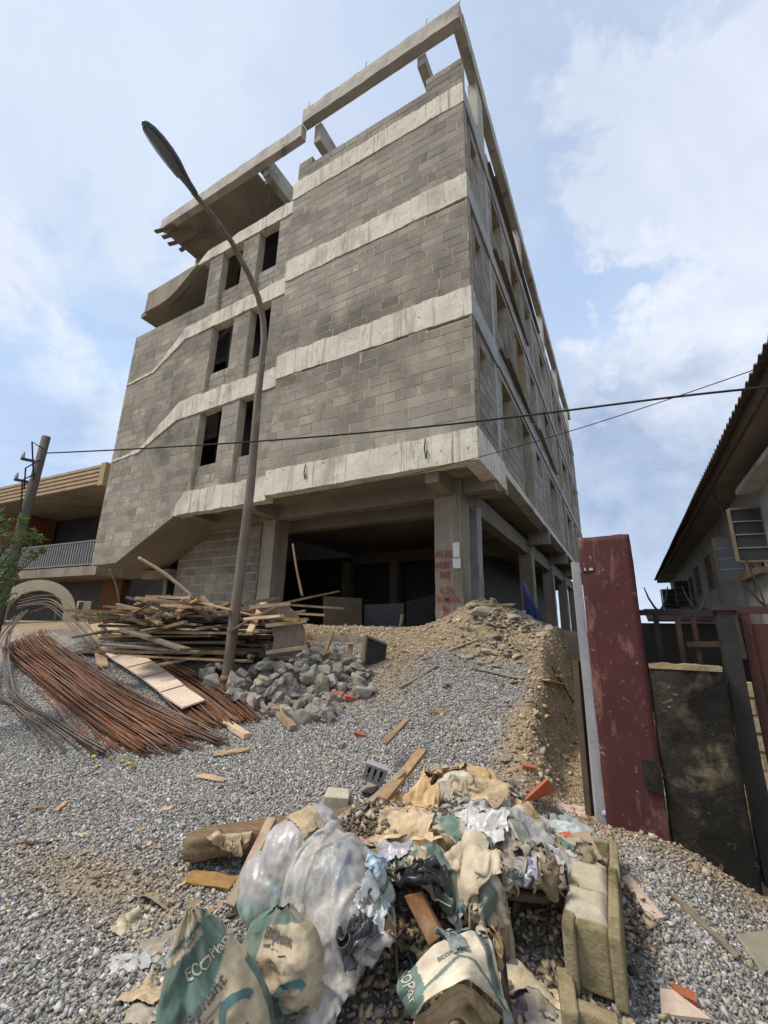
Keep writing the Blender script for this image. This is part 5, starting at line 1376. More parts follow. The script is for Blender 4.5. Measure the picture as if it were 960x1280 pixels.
# ------------------------------------------------------------------ things inside the open ground floor
def sheet_panel(pts, th, name, mat, label, cat):
    q = [Vector(p) for p in pts]; c = sum(q, Vector()) / 4; nn = (q[1] - q[0]).cross(q[3] - q[0]).normalized() * th
    mb = MB(); mb.add([*(p - c for p in q), *(p - c + nn for p in q)], [(0, 1, 2, 3), (7, 6, 5, 4), (0, 4, 5, 1), (1, 5, 6, 2), (2, 6, 7, 3), (3, 7, 4, 0)])
    o = mb.build(name, M[mat]); o.location = c; return tag(o, label, cat)
sheet_panel([rng(508, 752, 10.2), rng(546, 742, 10.4), rng(546, 778, 10.4), rng(508, 786, 10.2)], .02, 'sheet_panel', 'black_steel', 'dark steel sheet leaning left of the corner column', 'sheet')
sheet_panel([rng(455, 756, 10.4), rng(505, 754, 10.3), rng(505, 788, 10.3), rng(455, 788, 10.4)], .02, 'sheet_panel', 'black_plastic', 'black sheet hanging in the middle of the dark entrance', 'sheet')
sheet_panel([rng(404, 745, 10.4), rng(452, 748, 10.2), rng(452, 786, 10.2), rng(404, 790, 10.4)], .02, 'plywood_sheet', 'timber_dark', 'brown plywood sheet standing behind the battens in the entrance', 'plywood')
pole([rng(378, 745, 9.6), rng(371, 712, 9.7), rng(366, 680, 9.8)], .03, 'pole leaning inside the entrance beside the left column', 'timber')
pole([rng(503, 768, 9.8), rng(501, 778, 9.8), rng(499, 786, 9.8)], .04, 'short bare post between the black sheets in the entrance', 'timber')
pole([rng(137, 712, 11.0), rng(146, 735, 11.0), rng(150, 762, 11.0)], .02, 'thin grey stick standing under the stair landing', 'timber_grey')
# blue tarpaulin hanging by the side columns
P = np.zeros((14, 18, 3))
for i in range(14):
    for k in range(18):
        t, s = i / 13, k / 17
        a, b_ = np.array(rng(653 + 14 * t * (1 - s), 727 + 52 * s, 11.6)), 0
        p = np.array(rng(653 + (5 + 22 * s) * t + 3 * s, 726 + 62 * s + 6 * t * (1 - s), 11.6 + .35 * t)); f = .05 * math.sin(t * 19 + s * 2) * (.4 + s)
        P[i, k] = p + np.array([f * .4, f, 0])
o = link('blue_tarpaulin', grid_mesh('blue_tarpaulin', P, M['tarp'])); md = o.modifiers.new('solid', 'SOLIDIFY'); md.thickness = .006
tag(o, 'dark blue tarpaulin draped between the side columns of the building', 'tarpaulin')
# ------------------------------------------------------------------ refuse heap
def up_grid(C, n, m_):
    """Catmull-Rom upsampling of a control grid (a, b, 3) to (n, m, 3)"""
    C = np.array(C, float)
    A = np.stack([path3(C[i], m_) for i in range(C.shape[0])])
    return np.stack([path3(A[:, k], n) for k in range(m_)], 1)
def creases(U, V, seed, k=14, f0=1.2, f1=5.0):
    r = np.random.default_rng(seed); z = np.zeros_like(U)
    for i in range(k):
        th = r.uniform(0, math.pi); f = r.uniform(f0, f1); ph = r.uniform(0, 1)
        t = (math.cos(th) * U + math.sin(th) * V) * f + ph + .12 * np.sin(3 * U + 4 * V + i)
        tri = np.abs((t % 1) - .5) * 2 - .5
        cx_, cy_, rad = r.uniform(-.2, 1.2), r.uniform(-.2, 1.2), r.uniform(.25, .7)
        z += tri / f * np.exp(-((U - cx_) ** 2 + (V - cy_) ** 2) / rad ** 2)
    return z
def folds(U, V, seed, k=9, loc=16):
    """piecewise flat crumpling: sharp fold lines across the sheet and shorter local ones"""
    r = np.random.default_rng(seed); z = np.zeros_like(U)
    for i in range(k + loc):
        th = r.uniform(0, math.pi); cx_, cy_ = r.uniform(.0, 1.0, 2); d = math.cos(th) * (U - cx_) + math.sin(th) * (V - cy_); s_ = r.choice([-1, 1]) * r.uniform(.4, 1)
        if i < k: z += s_ * np.abs(d) * .55
        else:
            rad = r.uniform(.12, .35); q = np.clip(1 - np.hypot(U - cx_, V - cy_) / rad, 0, 1); z += s_ * np.minimum(np.abs(d) * 1.4, q * .28)
    return z - z.mean()
def normals(P):
    du = np.gradient(P, axis=0); dv = np.gradient(P, axis=1); n_ = np.cross(du, dv)
    return n_ / (np.linalg.norm(n_, axis=-1, keepdims=True) + 1e-9)
def finish_sheet(name, P, cols, mat, label, cat, group=None, th=.003, smooth=True, keep=None):
    c = P.reshape(-1, 3).mean(0)
    o = link(name, grid_mesh(name, P - c, mat, cols, smooth, keep)); o.location = tuple(c)
    md = o.modifiers.new('thick', 'SOLIDIFY'); md.thickness = th; md.offset = 0
    if label: tag(o, label, cat, group)
    return o
KRAFT = np.array([.50, .39, .25]); PALE = np.array([.60, .51, .37]); TEAL = np.array([.155, .225, .19]); GREYP = np.array([.42, .38, .31]); DUST = np.array([.33, .26, .17])
WHITE = np.array([.62, .62, .62]); BLUEW = np.array([.33, .50, .66]); OCH = np.array([.52, .36, .19])
def shade_cols(U, V, base, seed, dirt=.5, teal=None):
    n1 = fbm(U * 4 + seed, V * 4, seed, 4); n2 = fbm(U * 11, V * 11 + seed, seed + 3, 3)
    C = np.ones(U.shape + (3,)) * base
    if teal is not None:
        a, b_, c0_, c1_ = teal; t = a * U + b_ * V + .03 * (n2 - .5)
        k = ((t > c0_) & (t < c1_)).astype(float)[..., None]; C = C * (1 - k) + TEAL * k
    d = (sst(.45, .75, n1) * dirt)[..., None]; C = C * (1 - d) + DUST * d
    return C * (.8 + .4 * n2)[..., None]
# height map of everything the loose waste can rest on
HN, HX0, HX1, HY0, HY1_ = 300, -3.2, .6, .6, 4.6
hxs, hys = np.linspace(HX0, HX1, HN), np.linspace(HY0, HY1_, HN)
HXX, HYY = np.meshgrid(hxs, hys, indexing='ij')
HM = ground_h(HXX, HYY)
def hm_sample(x, y):
    fx = np.clip((x - HX0) / (HX1 - HX0) * (HN - 1), 0, HN - 1.01); fy = np.clip((y - HY0) / (HY1_ - HY0) * (HN - 1), 0, HN - 1.01)
    i, k = fx.astype(int), fy.astype(int); u, v = fx - i, fy - k
    return (HM[i, k] * (1 - u) + HM[i + 1, k] * u) * (1 - v) + (HM[i, k + 1] * (1 - u) + HM[i + 1, k + 1] * u) * v
def hm_add(P, rad=1):
    """raise the map under a dense point set"""
    P = P.reshape(-1, 3)
    i = np.round((P[:, 0] - HX0) / (HX1 - HX0) * (HN - 1)).astype(int); k = np.round((P[:, 1] - HY0) / (HY1_ - HY0) * (HN - 1)).astype(int)
    for di in range(-rad, rad + 1):
        for dk in range(-rad, rad + 1):
            a, b_ = i + di, k + dk; m_ = (a >= 0) & (a < HN) & (b_ >= 0) & (b_ < HN)
            np.maximum.at(HM, (a[m_], b_[m_]), P[m_, 2])
def hm_obj(o):
    me = o.data; n = len(me.vertices); co = np.empty(n * 3, np.float32); me.vertices.foreach_get('co', co); co = co.reshape(-1, 3).astype(float)
    bpy.context.view_layer.update()
    Mw = np.array(o.matrix_world); co = co @ Mw[:3, :3].T + Mw[:3, 3]
    if n < 3000:                      # coarse mesh: sample its faces
        pts = [co]
        for p in me.polygons:
            v = co[list(p.vertices)]; c = v.mean(0)
            L_ = max(np.linalg.norm(v - c, axis=1).max(), .01); q = max(2, int(L_ / .012))
            for j in range(len(v)):
                A, B_ = v[j], v[(j + 1) % len(v)]
                g_ = np.random.default_rng(1).random((min(q * q, 4000), 2)); sq = np.sqrt(g_[:, :1])
                pts.append(c * (1 - sq) + A * (sq * (1 - g_[:, 1:])) + B_ * (sq * g_[:, 1:]))
        co = np.concatenate(pts)
    hm_add(co)
def simulate(X, rw, rl, steps=60, iters=8, stiff=.85, g_=-4.5):
    """position based cloth, K sheets at once: X (K, n, n, 3), rest spacing rw, rl (K,)"""
    K, n = X.shape[:2]; V = np.zeros_like(X); dt = 1 / 50
    rw = rw[:, None, None]; rl = rl[:, None, None]; rd = np.sqrt(rw ** 2 + rl ** 2)
    def con(A, B_, r_, k_):
        d = B_ - A; ln = np.linalg.norm(d, axis=-1) + 1e-9
        c = (d * ((ln - r_) / ln * .5 * k_)[..., None]); A += c; B_ -= c
    for st_ in range(steps):
        V[..., 2] += g_ * dt; V *= .93; Q = X + V * dt
        for it in range(iters):
            for o_ in (0, 1):
                m1 = (n - o_) // 2
                con(Q[:, o_:o_ + 2 * m1:2], Q[:, o_ + 1:o_ + 2 * m1:2], rw, 1.0)
                con(Q[:, :, o_:o_ + 2 * m1:2], Q[:, :, o_ + 1:o_ + 2 * m1:2], rl, 1.0)
                con(Q[:, o_:o_ + 2 * m1:2, :-1], Q[:, o_ + 1:o_ + 2 * m1:2, 1:], rd, .7)
                con(Q[:, o_:o_ + 2 * m1:2, 1:], Q[:, o_ + 1:o_ + 2 * m1:2, :-1], rd, .7)
            for o_ in range(4):
                ia = np.arange(o_, n - 2, 4)
                if len(ia) == 0: continue
                A, B_ = Q[:, ia], Q[:, ia + 2]; con(A, B_, rw * 2, stiff); Q[:, ia] = A; Q[:, ia + 2] = B_
                A, B_ = Q[:, :, ia], Q[:, :, ia + 2]; con(A, B_, rl * 2, stiff); Q[:, :, ia] = A; Q[:, :, ia + 2] = B_
            gz_ = hm_sample(Q[..., 0], Q[..., 1]) + .006
            hitm = Q[..., 2] < gz_
            Q[..., 2] = np.where(hitm, gz_, Q[..., 2])
            Q[..., :2] = np.where(hitm[..., None], X[..., :2] * .6 + Q[..., :2] * .4, Q[..., :2])
        V = (Q - X) / dt; V = np.clip(V, -3, 3); X = Q
    return X
PENDING = []
def crumple(px, py, z, w, l, rot, base, seed, label, amp=.12, tilt=(0, 0), teal=None, mat='paper', name='paper_bag', cat='paper bag', group=None, n=26, curl=0.0, drop=.0, dirt=.5, squeeze=.93, grow=1.25):
    """a torn, crumpled sack or wrapper: queued, then dropped on the heap by the cloth solver"""
    PENDING.append(dict(c=onZ(px, py, z), w=w * grow, l=l * grow, rot=rot, base=base, seed=seed, label=label, amp=amp, tilt=tilt, teal=teal, mat=mat, name=name, cat=cat, group=group, n=n, dirt=dirt, squeeze=squeeze, curl=curl))
def drop_all(batch=14):
    todo = sorted(PENDING, key=lambda d: (d['n'], d['c'][2] + (0.3 if d['mat'] == 'film' else 0)))
    while todo:
        n = todo[0]['n']; grp_ = [d for d in todo if d['n'] == n][:batch]; ids_ = {id(d) for d in grp_}; todo = [d for d in todo if id(d) not in ids_]
        Xs = []; rw, rl = [], []
        for d in grp_:
            u = np.linspace(0, 1, n); U, V = np.meshgrid(u, u, indexing='ij'); sd = d['seed']; A = d['amp']
            wx = (fbm(U * 3 + sd, V * 3, sd, 3) - .47) * .25; wy = (fbm(U * 3, V * 3 + sd, sd + 5, 3) - .47) * .25
            xx = (U - .5 + wx) * d['w'] * d['squeeze']; yy = (V - .5 + wy) * d['l'] * d['squeeze']
            zz_ = folds(U, V, sd, 6, 6) * A * .9 + A * .5 * (fbm(U * 3.2, V * 3.2, sd, 3) - .45) + min(d['tilt'][1], .6) * yy + d['tilt'][0] * xx
            ca, sa = math.cos(d['rot']), math.sin(d['rot'])
            P = np.stack([d['c'][0] + xx * ca - yy * sa, d['c'][1] + xx * sa + yy * ca, 0 * xx], -1)
            P[..., 2] = max(d['c'][2], float(hm_sample(P[..., 0], P[..., 1]).mean())) + .05 + zz_
            Xs.append(P); rw.append(d['w'] / (n - 1)); rl.append(d['l'] / (n - 1))
        X = simulate(np.stack(Xs), np.array(rw), np.array(rl))
        for P, d in zip(X, grp_):
            up = (60 if n > 20 else 26); pap = d['mat'] == 'paper'
            Q = up_grid(P, up, up); u = np.linspace(0, 1, up); U, V = np.meshgrid(u, u, indexing='ij')
            Q = Q + normals(Q) * (folds(U, V, d['seed'] + 7) * (.20 if pap else .12) * min(d['w'], .45) + .003 * (fbm(U * 16, V * 16, d['seed'], 2) - .45))[..., None]
            if True:
                rf = np.random.default_rng(d['seed'] + 3); nc = 26 + int(60 * min(d['w'], .6)); sd_ = rf.random((nc, 2)); an = rf.uniform(0, math.pi)
                Uw = U + .04 * (fbm(U * 5, V * 5, d['seed'], 2) - .4); Vw = V + .04 * (fbm(U * 5 + 4, V * 5, d['seed'], 2) - .4)
                dist = (Uw[..., None] - sd_[:, 0]) ** 2 * rf.uniform(.5, 2, nc) + (Vw[..., None] - sd_[:, 1]) ** 2 * rf.uniform(.5, 2, nc); lab_ = dist.argmin(-1)
                Q0 = Q.copy()
                for ci in range(nc):
                    mk_ = lab_ == ci
                    if mk_.sum() < 6: continue
                    pts_ = Q0[mk_]; cc_ = pts_.mean(0); _, _, vt = np.linalg.svd(pts_ - cc_, full_matrices=False); nn_ = vt[2]
                    Q[mk_] = pts_ - ((pts_ - cc_) @ nn_)[:, None] * nn_ * (.88 if pap else .6)
                Qs = Q.copy(); Qs[1:-1, 1:-1] = (Q[1:-1, 1:-1] * 2 + Q[:-2, 1:-1] + Q[2:, 1:-1] + Q[1:-1, :-2] + Q[1:-1, 2:]) / 6; Q = Qs
            um = (U[:-1, :-1] + U[1:, 1:]) / 2; vm = (V[:-1, :-1] + V[1:, 1:]) / 2; ed = np.minimum(np.minimum(um, 1 - um), np.minimum(vm, 1 - vm))
            keep = ed > .16 * (fbm(um * 6 + d['seed'], vm * 6, d['seed'] + 1, 4) - .36)
            keep &= ~((fbm(um * 3 + d['seed'], vm * 3 + 7, d['seed'] + 2, 4) > .70) & (ed < .3))
            Q[..., 2] = np.maximum(Q[..., 2], hm_sample(Q[..., 0], Q[..., 1]) + .003)
            lb_ = np.zeros(keep.shape, int); best = (0, 0); nl = 0
            for i0, k0 in zip(*np.nonzero(keep)):
                if lb_[i0, k0]: continue
                nl += 1; st_ = [(i0, k0)]; lb_[i0, k0] = nl; cn_ = 0
                while st_:
                    i, k = st_.pop(); cn_ += 1
                    for a_, b_ in ((i + 1, k), (i - 1, k), (i, k + 1), (i, k - 1)):
                        if 0 <= a_ < keep.shape[0] and 0 <= b_ < keep.shape[1] and keep[a_, b_] and not lb_[a_, b_]: lb_[a_, b_] = nl; st_.append((a_, b_))
                best = max(best, (cn_, nl))
            keep = lb_ == best[1]                     # one sheet is one piece
            hm_add(Q, 0)
            finish_sheet(d['name'], Q, shade_cols(U, V, d['base'], d['seed'], d['dirt'], d['teal']), M[d['mat']], d['label'], d['cat'], d['group'], .0025, not pap, keep)
def blob(name, parts, mat, label, cat, vox=.016, wr=.012, colfn=None, seed=0, parent=None, fold=(1, 1, .35), smooth_it=6):
    """lumpy stuffed shape: joined ellipsoids, remeshed, wrinkled"""
    bm = bmesh.new()
    for (c, rad, rz) in parts:
        Mx = Matrix.Translation(Vector(c)) @ Matrix.Rotation(rz, 4, 'Z') @ Matrix.Diagonal((*rad, 1))
        bmesh.ops.create_icosphere(bm, subdivisions=3, radius=1.0, matrix=Mx)
    me = bpy.data.meshes.new('tmp'); bm.to_mesh(me); bm.free()
    ob = bpy.data.objects.new('tmp', me); COL.objects.link(ob)
    md = ob.modifiers.new('r', 'REMESH'); md.mode = 'VOXEL'; md.voxel_size = vox
    ms = ob.modifiers.new('s', 'SMOOTH'); ms.factor = .6; ms.iterations = smooth_it
    dg = bpy.context.evaluated_depsgraph_get(); dg.update()
    m2 = bpy.data.meshes.new_from_object(ob.evaluated_get(dg)); bpy.data.objects.remove(ob)
    nv = len(m2.vertices); co = np.empty(nv * 3, np.float32); m2.vertices.foreach_get('co', co); co = co.reshape(-1, 3).astype(float)
    no = np.empty(nv * 3, np.float32); m2.vertex_normals.foreach_get('vector', no); no = no.reshape(-1, 3)
    x, y, z = co[:, 0] * fold[0], co[:, 1] * fold[1], co[:, 2] * fold[2]
    rid = 1 - np.abs(fbm((x + y * .6) * 14 + seed, (z + y * .4) * 14, seed, 4) - .47) * 5
    rid2 = 1 - np.abs(fbm((x - y * .5) * 26, (z + x * .3) * 26 + seed, seed + 4, 3) - .45) * 5
    co += no * (np.clip(rid, -1, 1) * wr + np.clip(rid2, -1, 1) * wr * .45)[:, None]
    co[:, 2] = np.maximum(co[:, 2], ground_h(co[:, 0], co[:, 1]) + .002)
    c = co.mean(0); m2.vertices.foreach_set('co', (co - c).astype(np.float32).reshape(-1)); m2.name = name
    m2.materials.clear(); m2.materials.append(mat); m2.polygons.foreach_set('use_smooth', [True] * len(m2.polygons))
    ca_ = m2.color_attributes.new('Col', 'FLOAT_COLOR', 'POINT'); c4 = np.ones((nv, 4), np.float32); c4[:, :3] = colfn(co, no); ca_.data.foreach_set('color', c4.reshape(-1)); m2.update()
    o = link(name, m2); o.location = tuple(c)
    return tag(o, label, cat)

# old log and sticks
def rough_beam(p, q, w, h, mat, name, label, cat, seed, n=40, m_=6):
    p, q = np.array(p), np.array(q); d = (q - p); ln = np.linalg.norm(d); d = d / ln; s = np.cross(d, [0, 0, 1]); s /= np.linalg.norm(s); u = np.cross(s, d)
    ring = []
    for k in range(4 * m_):
        e, t = divmod(k, m_); t = t / m_
        c = [(-1 + 2 * t, -1), (1, -1 + 2 * t), (1 - 2 * t, 1), (-1, 1 - 2 * t)][e]; f = 1 - .05 * abs(c[0] * c[1]); ring.append((c[0] * f, c[1] * f))
    vs = []; fs = []; K = 4 * m_
    for i in range(n + 1):
        t = i / n
        for k, (a, b_) in enumerate(ring):
            nz_ = float(fbm(np.array(t * ln * 5.0), np.array(k * .5), seed, 4)) - .47; gr = float(fbm(np.array(t * ln * 1.5), np.array(k * 2.3), seed + 5, 3)) - .45
            f = 1 + .22 * nz_ + .16 * gr; e_ = 1 - .25 * max(0, (.04 - t) / .04) - .25 * max(0, (t - .96) / .04)
            vs.append(tuple((p + q) / 2 * 0 + (p - (p + q) / 2) + d * ln * (t + .02 * nz_ * (i in (0, n))) + s * (a * w / 2 * f * e_) + u * (b_ * h / 2 * f * e_)))
    for i in range(n):
        for k in range(K): fs.append((i * K + k, i * K + (k + 1) % K, (i + 1) * K + (k + 1) % K, (i + 1) * K + k))
    fs += [tuple(range(K)), tuple(n * K + k for k in range(K - 1, -1, -1))]
    mb = MB(); mb.add(vs, fs); o = mb.build(name, M[mat], None, True); o.location = tuple((p + q) / 2); return tag(o, label, cat)
rough_beam(onZ(232, 1058, .12), onZ(500, 1014, .28), .21, .13, 'log', 'log', 'thick old squared log lying behind the clear plastic bundle', 'log', 3)
plank(onZ(288, 1133, .03), onZ(340, 1024, .34), .065, .035, 'timber', 'stick', 'pale squared stick leaning against the log left of the plastic bundle', 'stick', None, .003, 4)
rough_beam(onZ(440, 1068, .30), onZ(705, 1096, .34), .24, .035, 'timber_grey', 'plank', 'upper grey brown plank holding up the rubbish', 'plank', 5)
rough_beam(onZ(448, 1083, .25), onZ(690, 1112, .28), .22, .035, 'timber_dark', 'plank', 'lower dark plank under the grey brown plank of the rubbish', 'plank', 6)
rough_beam(onZ(640, 1095, .26), onZ(720, 1060, .26), .16, .03, 'timber_grey', 'plank', 'short plank end poking out toward the mossy blocks', 'plank', 7)
plank(onZ(455, 1010, .30), onZ(505, 965, .5), .07, .03, 'timber_grey', 'stick', 'grey slat slanting up behind the log toward the folded paper', 'stick', None, .004, 3)
plank(onZ(478, 1000, .40), onZ(528, 938, .56), .08, .03, 'timber', 'stick', 'brown slat at the very top left of the rubbish heap', 'stick', None, .004, 3)
plank(onZ(690, 1165, .0), onZ(705, 1098, .30), .05, .02, 'timber', 'stick', 'brown upright slat left of the mossy blocks', 'stick', None, .003, 3)
plank(onZ(690, 1268, .02), onZ(676, 1232, .06), .03, .02, 'timber', 'stick', 'thin brown stick at the bottom left of the mossy blocks', 'stick', None, .003, 3)
# slotted crate piece and earth clod behind the log
S_ = thing('slotted_crate', 'grey slotted plastic crate piece behind the log', 'crate', tuple(onZ(468, 965, .42)))
for k in range(4):
    mb = MB(); mb.box((-.09 + k * .053, -.03, -.06), (-.060 + k * .053, .02, .06), jit=.004); o = mb.build('slat', M['greypipe'], S_); o.rotation_euler = (.5, .3, .5)
mb = MB(); mb.box((-.09, -.028, -.09), (.10, .018, -.062), jit=.003); o = mb.build('rim', M['greypipe'], S_); o.rotation_euler = (.5, .3, .5)
mb = MB(); mb.box((-.09, -.028, .061), (.10, .018, .085), jit=.003); o = mb.build('rim', M['greypipe'], S_); o.rotation_euler = (.5, .3, .5)
mb = MB(); mb.box((-.088, .021, -.06), (.098, .025, .06)); o = mb.build('back', M['dark'], S_); o.rotation_euler = (.5, .3, .5)  # near-black sheet added to darken the slots
p = onZ(421, 1000, .16); mb = MB(); mb.box((-.10, -.09, -.17), (.10, .09, .06), jit=.012); o = mb.build('concrete_cube', M['blocktop'], None, bevel=.008); o.location = tuple(p); o.rotation_euler = (.05, .08, .5); tag(o, 'small pale concrete cube behind the log', 'concrete block')
p = onZ(465, 985, .22); place(RB[4], 'earth_clod', tuple(p), .13, 'crumbly brown clod between the concrete cube and the slotted crate', 'clod', None, random.Random(3), .3)
# stuffed sack on top
def sackcol(co, no):
    n1 = fbm(co[:, 0] * 6, co[:, 1] * 6 + co[:, 2] * 5, 8, 4); n2 = fbm(co[:, 0] * 3 + 5, co[:, 2] * 6, 18, 3)
    k = sst(.42, .7, n1)[:, None]; C = np.array([.60, .51, .38]) * (1 - k) + np.array([.46, .35, .22]) * k
    k = (sst(.55, .7, n2) * .6)[:, None]; return C * (1 - k) + np.array([.26, .19, .12]) * k
sz0 = onZ(590, 1000, .42)
blob('stuffed_sack', [(tuple(sz0 + [-.06, .06, .02]), (.24, .17, .13), .3), (tuple(sz0 + [.12, .08, .0]), (.18, .15, .11), .2), (tuple(sz0 + [-.22, .0, -.04]), (.13, .11, .08), .2), (tuple(sz0 + [.02, -.1, -.06]), (.2, .1, .09), .2)],
     M['paper'], 'full dusty beige sack lying on top of the rubbish heap', 'sack', colfn=sackcol, seed=4, wr=.011, fold=(1, 1, 1))
# clear plastic bundle
def filmcol(co, no):
    n1 = fbm(co[:, 0] * 5, co[:, 2] * 5 + co[:, 1] * 4, 9, 4); n2 = fbm(co[:, 0] * 7 + 3, co[:, 2] * 7, 19, 3); n3 = fbm(co[:, 0] * 6 + 8, co[:, 1] * 6 + co[:, 2] * 6, 29, 3)
    C = np.ones((len(co), 3)) * np.array([.42, .40, .385])
    for nn, lo, hi, c, a in ((n1, .5, .68, (.52, .51, .50), .8), (n2, .50, .58, (.26, .42, .38), .7), (n3, .57, .63, (.26, .40, .58), .6), (n1 * .6 + n2 * .4, .58, .62, (.52, .34, .30), .4), (n1 * .5 + n3 * .5, .36, .26, (.24, .22, .20), .7)):
        k = (sst(min(lo, hi), max(lo, hi), nn) if lo < hi else 1 - sst(hi, lo, nn))[:, None] * a; C = C * (1 - k) + np.array(c) * k
    return C
bl = []
for (px, py, z, rx, ry, rz_) in ((396, 1040, .46, .13, .12, .12), (375, 1072, .36, .22, .20, .19), (350, 1108, .22, .22, .22, .19), (415, 1105, .36, .19, .18, .20), (440, 1122, .30, .14, .14, .16),
                                 (425, 1160, .24, .18, .15, .18), (415, 1205, .14, .13, .11, .13), (402, 1245, .07, .085, .08, .08), (393, 1272, .04, .05, .05, .05), (462, 1118, .27, .10, .1, .12), (452, 1150, .18, .09, .09, .13)):
    bl.append((tuple(onZ(px, py, z)), (rx, ry, rz_), .4))
blob('plastic_bundle', bl, M['film'], 'big bulging clear plastic bundle of wrappers slumped over the log', 'plastic bundle', colfn=filmcol, seed=14, wr=.012, vox=.014, fold=(1.2, 1.2, .45))
# the film itself: a large sheet dropped over the bundled wrappers
BUN = bpy.data.objects['plastic_bundle']; hm_obj(BUN)
for nm_ in ('log', 'plank', 'plank.001', 'plank.002', 'stick'):
    pass
for o in list(COL.objects):
    if o.type == 'MESH' and (o.name.split('.')[0] in ('log', 'concrete_cube', 'stuffed_sack') or (o.name.split('.')[0] == 'plank' and -2.2 < o.location.x < 0 and o.location.y < 3.6)): hm_obj(o)
def film_sheet(px, py, z, w, l, rot, seed, n=58, squeeze=.62):
    c = onZ(px, py, z); u = np.linspace(0, 1, n); U, V = np.meshgrid(u, u, indexing='ij')
    xx = (U - .5 + (fbm(U * 4, V * 4, seed, 3) - .47) * .2) * w * squeeze; yy = (V - .5 + (fbm(U * 4 + 3, V * 4, seed + 3, 3) - .47) * .2) * l * squeeze
    m_ = (U - .5) ** 2 * 4 + (V - .5) ** 2 * 4; 
    ca, sa = math.cos(rot), math.sin(rot); P = np.stack([c[0] + xx * ca - yy * sa, c[1] + xx * sa + yy * ca, 0 * xx], -1)
    P[..., 2] = hm_sample(P[..., 0], P[..., 1]) + .05 + .10 * creases(U, V, seed, 20, 1, 5) + .05 * fbm(U * 6, V * 6, seed, 3)
    X = simulate(P[None], np.array([w / (n - 1)]), np.array([l / (n - 1)]), steps=60, iters=9, stiff=.12)[0]
    Q = up_grid(X, 150, 150); u = np.linspace(0, 1, 150); U, V = np.meshgrid(u, u, indexing='ij')
    Q = Q + normals(Q) * (creases(U, V, seed + 7, 40, 2.5, 12) * .04)[..., None]
    Q[..., 2] = np.maximum(Q[..., 2], hm_sample(Q[..., 0], Q[..., 1]) + .004)
    hm_add(Q, 0); c = np.array(BUN.location)
    o = link('clear_film', grid_mesh('clear_film', Q - c, M['clearfilm']), BUN); return o
film_sheet(390, 1095, .5, .86, 1.3, -.5, 811)
# cement bags ----------------------------------------------------------
def pillow(center_base, top, right, prof, thick, n=90, m_=120, bulge=1.0, seed=0, wr=.008):
    """closed bag along an axis; prof: [(t, half width)], returns P (n, m, 3), T, S (front coordinate -1..1)"""
    cb, tp = np.array(center_base), np.array(top); ax = tp - cb; ln = np.linalg.norm(ax); ax = ax / ln
    rg = np.array(right) - ax * np.dot(right, ax); rg /= np.linalg.norm(rg); fr = np.cross(rg, ax); fr = fr if fr @ (EYE - cb) > 0 else -fr
    T = np.linspace(0, 1, n)[:, None] * np.ones(m_); A = np.linspace(0, 2 * math.pi, m_)[None] * np.ones((n, 1))
    w = np.interp(T, [q[0] for q in prof], [q[1] for q in prof]); w = w.copy()
    th = np.interp(T, [q[0] for q in thick], [q[1] for q in thick])
    sc = np.sign(np.cos(A)) * np.abs(np.cos(A)) ** .85; ss_ = np.sign(np.sin(A)) * np.abs(np.sin(A)) ** 1.0
    wrk = (creases(sc * .5 + .5, T, seed, 22, 1.5, 6) * .05 + (fbm(sc * 3 + seed, T * 4, seed, 4) - .47) * .05)
    P = cb + ax * (T * ln)[..., None] + rg * (sc * w)[..., None] + fr * (ss_ * th + wrk * np.abs(np.sin(A)))[..., None]
    return P, T, sc, ss_, (cb, ax, ln, rg, fr)
def bag_object(name, label, P, cols, frame, lettering):
    c = P.reshape(-1, 3).mean(0)
    P2 = P.copy(); P2[..., 2] = np.maximum(P2[..., 2], ground_h(P2[..., 0], P2[..., 1]) - .05)
    o = link(name, grid_mesh(name, P2 - c, M['paper'], cols)); o.location = tuple(c); tag(o, label, 'cement bag')
    return o, c
FRONT = [None]
def on_surface(P, T, S, pts, off):
    """front-half lookup: (s, t) -> world point a little above the bag surface"""
    n, m_ = T.shape; h_ = m_ // 2; nr = normals(P)
    res = []
    fc = P.reshape(-1, 3).mean(0)
    for (s, t) in pts:
        i = min(max(t * (n - 1), 0), n - 1.001); a = math.acos(max(-1, min(1, math.copysign(abs(max(-1, min(1, s))) ** (1 / .85), s)))); k = a / (2 * math.pi) * (m_ - 1)
        i0, k0 = int(i), int(k); fi, fk = i - i0, k - k0
        q = (P[i0, k0] * (1 - fi) + P[i0 + 1, k0] * fi) * (1 - fk) + (P[i0, k0 + 1] * (1 - fi) + P[i0 + 1, k0 + 1] * fi) * fk
        nn = nr[i0, k0]; 
        if nn @ FRONT[0] < 0: nn = -nn
        res.append(q + nn * off)
    return np.array(res)
def print_text(parent, c, P, T, S, body, size, pos, rot, mat, aspect, bold=.0, name='printed_lettering', off=.004):
    """aspect = (metres per s unit, metres per t unit)"""
    vs, fs = text_geo(body, size, bold, cuts=1); ca, sa = math.cos(rot), math.sin(rot)
    pts = [(pos[0] + (x * ca - y * sa) / aspect[0], pos[1] + (x * sa + y * ca) / aspect[1]) for x, y in vs]
    W = on_surface(P, T, S, pts, off) - c
    mb = MB(); mb.add(W.tolist(), fs); return mb.build(name, M[mat], parent, recalc=False)
RIGHT = np.array([math.cos(YAW + .25), -math.sin(YAW + .25), 0]) * 1.0
